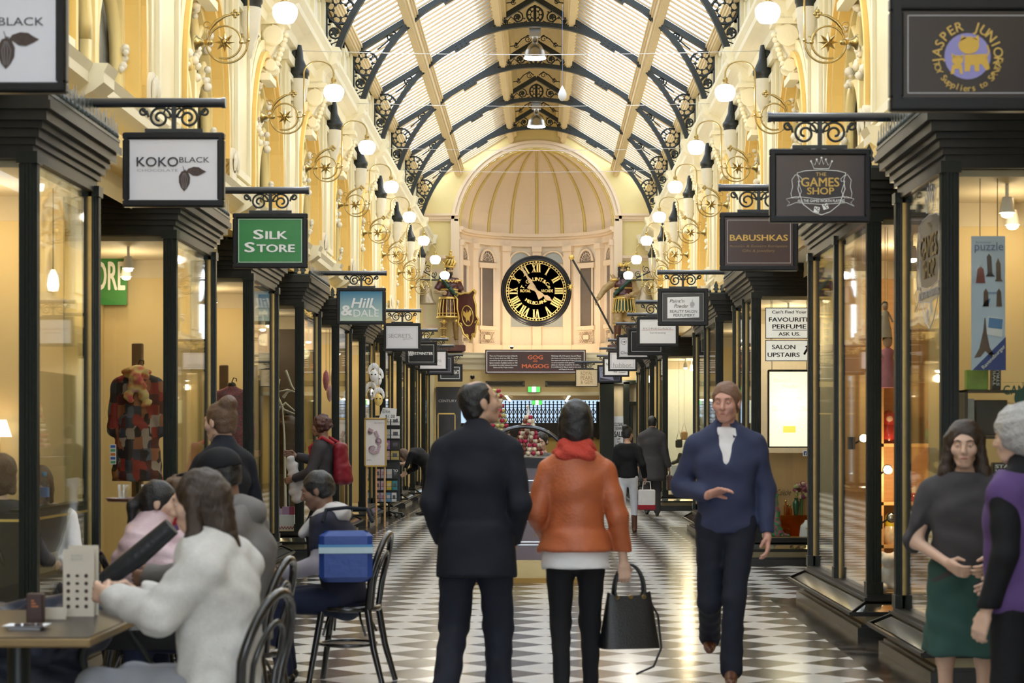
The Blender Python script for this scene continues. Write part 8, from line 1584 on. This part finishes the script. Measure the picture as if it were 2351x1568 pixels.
game_box('lime green game box on the top dark shelf', 2222, 2272, 848, 895, (.22, .35, .05)); game_box('narrow black game box with upright white letters', 2281, 2301, 800, 895, (.012, .012, .012), ['TWILIGHT', 'STRUGGLE'], vert=True); game_box('squat black game box on the middle shelf', 2243, 2316, 918, 1000, (.012, .012, .014)); game_box('pale grey game box left of the black one', 2222, 2240, 915, 1000, (.35, .36, .36)); game_box('dark game box with white space saga letters', 2283, 2335, 1062, 1090, (.02, .02, .025), ['STAR', 'WARS'])
# nesting doll shop
Y = 14.75; WS = WOOD; t = thing('timber_shelving', 'warm timber shelf unit with lamps behind the nesting doll window', 'shelf', (wx(2060, Y), Y, .31)); x0, x1 = GR+.14, GR+.9; b = MB()
for z in (.315, .62, .95, 1.40, 1.9): b.box(x0, x1, Y, Y+.32, z, z+.025)
b.build('board', WS, t); b = MB(); b.box(x0, x1, Y+.32, Y+.34, .31, 1.92); [b.box(x_, x_+.025, Y, Y+.32, .31, 1.92) for x_ in (x0, x1-.025)]; b.build('side', WS, t)
def nest_doll(label, x, y, z, h, c1, c2):
    t = thing('nesting_doll', label, 'nesting doll', (x, y, z), group='nesting dolls in the right window'); r = h*.27; b = MB(); b.lathe([(r*.75, 0), (r*.98, h*.15), (r, h*.32), (r*.8, h*.5), (r*.68, h*.56)], 18); b.build('skirt', pm('doll_'+c1[0], c1[1], .25, var=.5, scale=30, coat=.5), t, False); b = MB(); b.lathe([(r*.68, h*.56), (r*.74, h*.7), (r*.66, h*.88), (r*.4, h*.97), (0, h)], 18); b.build('headscarf', pm('doll_'+c2[0], c2[1], .25, coat=.5), t, False); b = MB(); b.ell((0, -r*.55, h*.73), (r*.40, r*.22, h*.12), 12, 8); b.build('face', SKIN, t, False)
R_, G_, Y_, W_ = ('red', (.35, .02, .02)), ('green', (.05, .22, .06)), ('yellow', (.62, .50, .03)), ('cream', (.62, .5, .36))
x0 = GR+.10
for i, (x, y, z, h, a, c, lb) in enumerate(((x0+.12, 14.85, 1.425, .26, R_, R_, 'tall red nesting doll on the highest timber shelf'), (x0+.20, 14.85, .975, .14, W_, G_, 'nesting doll with green headscarf beside the wall lamp'), (x0+.14, 14.85, .645, .25, W_, Y_, 'nesting doll with yellow headscarf on the lower timber shelf'), (x0+.32, 14.85, .975, .12, R_, W_, 'small red and cream nesting doll further in'), (x0+.30, 14.85, .645, .16, R_, G_, 'red nesting doll right of the yellow scarfed one'), (x0+.45, 14.85, 1.425, .2, G_, R_, 'green nesting doll right of the tall red one'))): nest_doll(lb, x, y, z, h, a, c)
for (px, py0, py1, c1, c2, lb) in ((2038, 765, 890, (.58, .20, .28), (.68, .50, .48), 'marionette in pink dress hung in the nesting doll window'), (2032, 690, 775, (.62, .52, .40), (.55, .42, .30), 'marionette in cream frock hung above the pink one')):
    Y = 14.5; x, z1, z0 = wx(px, Y), wz(py0, Y), wz(py1, Y); h = z1-z0; t = thing('marionette', lb, 'puppet', (x, Y, z0)); b = MB(); b.lathe([(h*.20, 0), (h*.17, h*.25), (h*.10, h*.55), (h*.12, h*.68), (h*.04, h*.74)], 14); b.build('dress', pm('dress_%d' % px, c1, .6, var=.2), t, False); b = MB(); b.ell((0, 0, h*.84), (h*.09, h*.09, h*.11), 12, 8); b.build('head', SKIN, t, False); b = MB(); b.ell((0, .01, h*.89), (h*.095, h*.095, h*.10), 10, 8); b.build('hair', HAIRB, t, False); b = MB(); [b.tube([(s*h*.1, 0, h*.64), (s*h*.2, -.02, h*.42)], h*.03, 6) for s in (-1, 1)]; b.build('arm', pm('sleeve_%d' % px, c2, .6), t, False); b = MB(); b.tube([(0, 0, h*.95), (0, 0, 3.06-z0)], .003, 4); b.build('string', GOLD, t, False)
for (px, py, lb) in ((2036, 1078, 'lit clip lamp above the yellow scarfed nesting doll'), (2045, 1188, 'black clip lamp on the lower shelf of the doll window'), (1981, 1006, 'lit clip lamp seen through the side of the doll window')):
    Y = 14.5 if px > 2000 else 15.2; x = wx(px, Y); z = wz(py, Y); t = thing('clip_lamp', lb, 'lamp', (x, Y, z)); b = MB(); b.lathe([(.02, .05), (.035, .0), (.04, -.03)], 14, (0, 0, 0), 'y'); b.tube([(0, .03, 0), (-.03, .06, -.03), (-.06, .10, -.05)], .008, 6); b.box(-.1, -.05, .06, .14, -.09, .01); b.build('lamp_head', BLACK, t, False); b = MB(); b.ell((0, -.03, 0), (.03, .012, .03), 12, 8); b.build('bulb', BULB if px != 2045 else CHROME, t, False)
light('POINT', (GR+.20, 14.45, 1.2), 9, (1, .66, .34), .05)
Y = 14.45; t = thing('soft_toy', 'white soft toy bear on the floor of the doll window', 'toy', (wx(2040, Y), Y, .315)); sdf_mesh('bear', union([el((0, 0, .10), (.07, .06, .09)), el((0, -.01, .23), (.06, .055, .055)), rc((-.05, 0, .15), (-.10, -.05, .08), .025), rc((.05, 0, .15), (.10, -.05, .08), .025), rc((-.04, -.02, .04), (-.06, -.12, .03), .03), rc((.04, -.02, .04), (.06, -.12, .03), .03), el((-.045, 0, .28), (.02, .015, .02)), el((.045, 0, .28), (.02, .015, .02))], .02), .011, WHT, t)
# perfumery
LITW = pm('notice_white_glow', (.85, .84, .82), .4, emit=(1, .95, .9), es=.28)  # weak emission added so the notice boards read bright; they are no lamps
Y = 22.13; P_ = lambda px, py, d=.01: (wx(px, Y), Y-d, wz(py, Y))
for (y0, y1, lines, lb) in ((706, 777, (("Can't Find Your", 719, 7, 80), ('FAVOURITE', 738, 10, 94), ('PERFUME', 754, 10, 78), ('ASK US.', 770, 8, 50)), 'white notice about favourite perfume in the perfumery window'), (780, 829, (('SALON', 801, 10, 54), ('UPSTAIRS', 819, 10, 74)), 'white notice with an arrow up to the salon')):
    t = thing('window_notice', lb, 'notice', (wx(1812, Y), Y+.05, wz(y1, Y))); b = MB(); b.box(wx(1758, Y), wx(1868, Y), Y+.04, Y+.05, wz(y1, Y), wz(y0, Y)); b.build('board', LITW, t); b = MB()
    for q in ((1758, 1868, y0, y0+1.5), (1758, 1868, y1-1.5, y1), (1758, 1759.5, y0, y1)): b.box(wx(q[0], Y), wx(q[1], Y), Y+.035, Y+.05, wz(q[3], Y), wz(q[2], Y))
    for s__, yy, hh, ww in lines: b.text(s__, 1, (wx(1813 if y0 < 750 else 1800, Y), Y+.036, wz(yy, Y)), w=ww*Y/F, h=hh*Y/F, bold=.02)
    if y0 < 750: b.box(wx(1774, Y), wx(1854, Y), Y+.037, Y+.04, wz(758, Y), wz(756.6, Y))
    else: b.add([(wx(a, Y), Y+.036, wz(c, Y)) for a, c in ((1845, 812), (1849, 815), (1857, 801), (1861, 804), (1862, 789), (1849, 795), (1853, 798))], [tuple(range(7))])
    b.build('lettering', BLACK, t); b = MB(); [b.tube([(wx(x_, Y), Y+.045, wz(y0, Y)), (wx(x_, Y), Y+.045, 3.06 if y0 < 750 else wz(777, Y))], .003, 4) for x_ in (1770, 1855)]; b.build('thread', CHROME, t)
t = thing('light_box', 'glowing cream light box poster in the perfumery window', 'sign', (wx(1815, Y), Y+.1, wz(1026, Y))); b = MB(); b.bbox(wx(1765, Y), wx(1866, Y), Y+.06, Y+.16, wz(1028, Y), wz(848, Y), .01); b.build('case', BLACK, t); b = MB(); b.box(wx(1768, Y), wx(1862, Y), Y+.05, Y+.06, wz(1025, Y), wz(853, Y)); b.build('lit_face', emis('light_box_face', (1, .93, .72), .48), t); b = MB()
for s__, yy, hh, ww, x_ in (("Paint'n", 877, 9, 38, 1797), ('Powder', 891, 9, 36, 1816), ('GUERLAIN', 919, 9, 54, 1813), ('BEAUTY SALON', 944, 12, 78, 1814)): b.text(s__, 1, (wx(x_, Y), Y+.046, wz(yy, Y)), w=ww*Y/F, h=hh*Y/F)
b.build('faint_lettering', emis('faint_print', (.9, .74, .45), .46), t); b = MB(); b.box(wx(1799, Y), wx(1828, Y), Y+.046, Y+.05, wz(993, Y), wz(978, Y)); b.build('yellow_patch', emis('yellow_print', (.85, .68, .12), .45), t)
light('POINT', (wx(1815, Y), Y-.15, wz(930, Y)), 2.5, (1, .9, .65), .2)
b = MB(); [b.tube([(wx(x_, Y), Y+.12, wz(848, Y)), (wx(x_, Y), Y+.12, 3.06)], .005, 4) for x_ in (1775, 1855)]; b.build('wire', CHROME, t)
t = box_thing('perfume_poster', 'tan perfume poster standing under the glowing light box', 'poster', wx(1762, Y), wx(1863, Y), Y+.30, Y+.315, .31, wz(1040, Y), pm('poster_tan_sunset', (.60, .38, .18), .5, var=.25, scale=3)); b = MB(); b.text('Calèche', 1, (wx(1806, Y), Y+.297, wz(1139, Y)), w=32*Y/F, h=14*Y/F, shear=.25); b.build('lettering', COCOA, t)
BOT = [glass_mat('amber_glass', (.85, .55, .15), .05), pm('gold_cap', (.55, .36, .1), .25, .9)]
k = Y/F; 
for i, (px, pb, pt) in enumerate(((1808, 1184, 1148), (1813, 1184, 1158), (1819, 1184, 1160), (1803, 1212, 1192), (1816, 1210, 1190))):
    t = thing('perfume_bottle', ['tall amber perfume bottle with round cap', 'middle amber perfume bottle of the upper three', 'right amber perfume bottle of the upper three', 'short amber perfume bottle at the front left', 'short amber perfume bottle at the front right'][i], 'perfume bottle', (wx(px, Y), Y+.16+.02*(i % 3), .312 if i > 2 else wz(1184, Y))); h = (pb-pt)*k; b = MB(); b.lathe([(.022, 0), (.026, h*.1), (.026, h*.6), (.010, h*.72), (.010, h*.8)], 14); b.build('flask', BOT[0], t, False); b = MB(); b.ell((0, 0, h*.9), (.016, .016, h*.1), 10, 8); b.build('stopper', BOT[1], t, False)
box_thing('display_block', 'amber acrylic block under the upper perfume bottles', 'display block', wx(1795, Y), wx(1868, Y), Y+.10, Y+.28, .312, wz(1184, Y)-.001, BOT[0])
t = thing('vase', 'dark green vase in the perfumery window', 'vase', (wx(1833, Y), Y+.20, wz(1184, Y))); b = MB(); b.lathe([(.025, 0), (.032, .05), (.042, .12), (.04, .15), (.02, .17), (.02, .19), (.028, .2), (.0, .2)], 18); b.build('vase_body', pm('green_ceramic', (.01, .09, .05), .2, coat=.6), t, False)
t = thing('bouquet', 'round bouquet of pink, cream and green flowers above the green vase', 'bouquet', (wx(1846, Y), Y+.20, wz(1150, Y))); rr = random.Random(2); b = MB()
for i in range(46):
    v = Vector((rr.gauss(0, 1), rr.gauss(0, 1), rr.gauss(0, 1))).normalized(); c = v*.085; b.ell((c.x, c.y, .12+c.z), rr.uniform(.018, .03), 7, 5, rr.randrange(4))
b.build('blossom', [pm('bloom_plum', (.22, .04, .12), .6), pm('bloom_pink', (.55, .28, .38), .6), pm('bloom_lime', (.42, .45, .18), .6), pm('bloom_cream', (.65, .55, .30), .6)], t, False); b = MB(); b.tube([(0, 0, .05), (-.005, 0, -.17)], .018, 7); b.build('stem', G_ and pm('stem_green', (.05, .12, .03), .6), t, False)
t = thing('jewellery_bust', 'white neck bust with a gold necklace in the perfumery window', 'bust', (wx(1855, Y), Y+.06, .312)); sdf_mesh('bust_form', cut(union([ec((0, 0, -.02), (0, 0, .12), .095, .05, .08, .045, (1, 0, 0), .8), rc((0, 0, .12), (0, .01, .20), .035, .028)], .03), [((0, 0, .0), (0, 0, -1)), ((0, 0, .20), (0, 0, 1))]), .009, WHITE, t); b = MB(); [b.ell((.055*math.cos(a), -.045+.05*abs(math.cos(a))-.012, .155+.05*math.sin(a)), .010, 8, 6) for a in [PI+PI*i/12 for i in range(13)]]; b.build('necklace', GOLD, t, False)
t = thing('silk_scarf', 'green and pink silk scarf draped at the left of the perfumery window', 'scarf', (wx(1780, Y), Y+.12, .312)); sdf_mesh('drape', wrinkle(union([rc((-.03, 0, .58), (-.01, 0, .42), .035, .05), rc((-.01, 0, .42), (.02, -.02, .05), .05, .075), rc((.0, 0, .03), (.16, -.03, .015), .035, .02), rc((-.03, 0, .58), (.03, 0, .50), .03, .025)], .03), .010, 34.), .012, ramp_mat('scarf_green_pink', [(.04, .22, .09), (.06, .30, .14), (.45, .12, .22), (.05, .25, .10), (.60, .35, .30)], 16, .5, True), t); b = MB(); b.tube([(0, .01, 0), (-.02, .01, .6)], .012, 6); b.build('peg', BRASS, t, False)
t = thing('sticker', 'small blue and white sticker below the glowing light box', 'sticker', (wx(1853, Y), Y-.01, wz(1040, Y))); b = MB(); b.box(wx(1843, 22.1), wx(1863, 22.1), 22.088, 22.092, wz(1047, Y), wz(1034, Y)); b.build('white_field', WHITE, t); b = MB(); b.box(wx(1845, 22.1), wx(1852, 22.1), 22.085, 22.088, wz(1045, Y), wz(1036, Y)); bl = b.build('blue_field', pm('sticker_navy', (.03, .08, .28), .5), t); b = MB(); b.text('f', 1, (wx(1848.5, Y), 22.084, wz(1045, Y)), w=.018, h=.034, bold=.03); b.build('letter', WINK, t)
t = thing('vertical_lettering', 'white capitals set one above another on the side glass of the perfumery', 'decal', (GR-.006, 22.5, 1.5)); b = MB()
for i, c in enumerate('CHANEL'): b.text(c, 1, (GR-.008, 22.38, wz(896+18*i, 22.38)), (0, -1, 0), (0, 0, 1), w=.19, h=.062, bold=.03)
b.build('lettering', WINK, t)
# shoe shop
Y = 38.75; t = box_thing('display_plinth', 'white display plinth in the far right shoe shop window', 'plinth', wx(1541, Y), wx(1584, Y), Y, Y+.3, .312, wz(1068, Y), WHITE); t = thing('ankle_boot', 'black heeled ankle boot on the white plinth', 'shoe', (wx(1556, Y), Y+.12, wz(1068, Y)+.002)); sdf_mesh('upper', union([rc((.05, 0, .10), (.06, 0, .20), .055, .05), rc((.05, 0, .10), (-.08, 0, .045), .05, .035), rc((-.08, 0, .045), (-.12, 0, .03), .035, .025)], .03), .014, SHOEK, t); b = MB(); b.tube([(.08, 0, .07), (.085, 0, 0)], [.035, .022], 8); b.build('heel', SHOEK, t, False)
for (px, py, lb, m_) in ((1560, 1028, 'dark bag hanging in the far right shoe shop window', SHOEK), (1572, 1010, 'small tan bag hanging in the far right shoe shop window', WOOD)):
    t = thing('handbag', lb, 'handbag', (wx(px, Y), Y+.15, wz(py, Y))); b = MB(); b.bbox(-.07, .07, -.04, .04, 0, .17, .02); b.build('bag_body', m_, t, False); b = MB(); b.tube([(-.05, 0, .17), (0, 0, .36), (.05, 0, .17)], .006, 5); b.tube([(0, 0, .36), (0, 0, 3.06-wz(py, Y))], .003, 4); b.build('handle', m_, t, False)
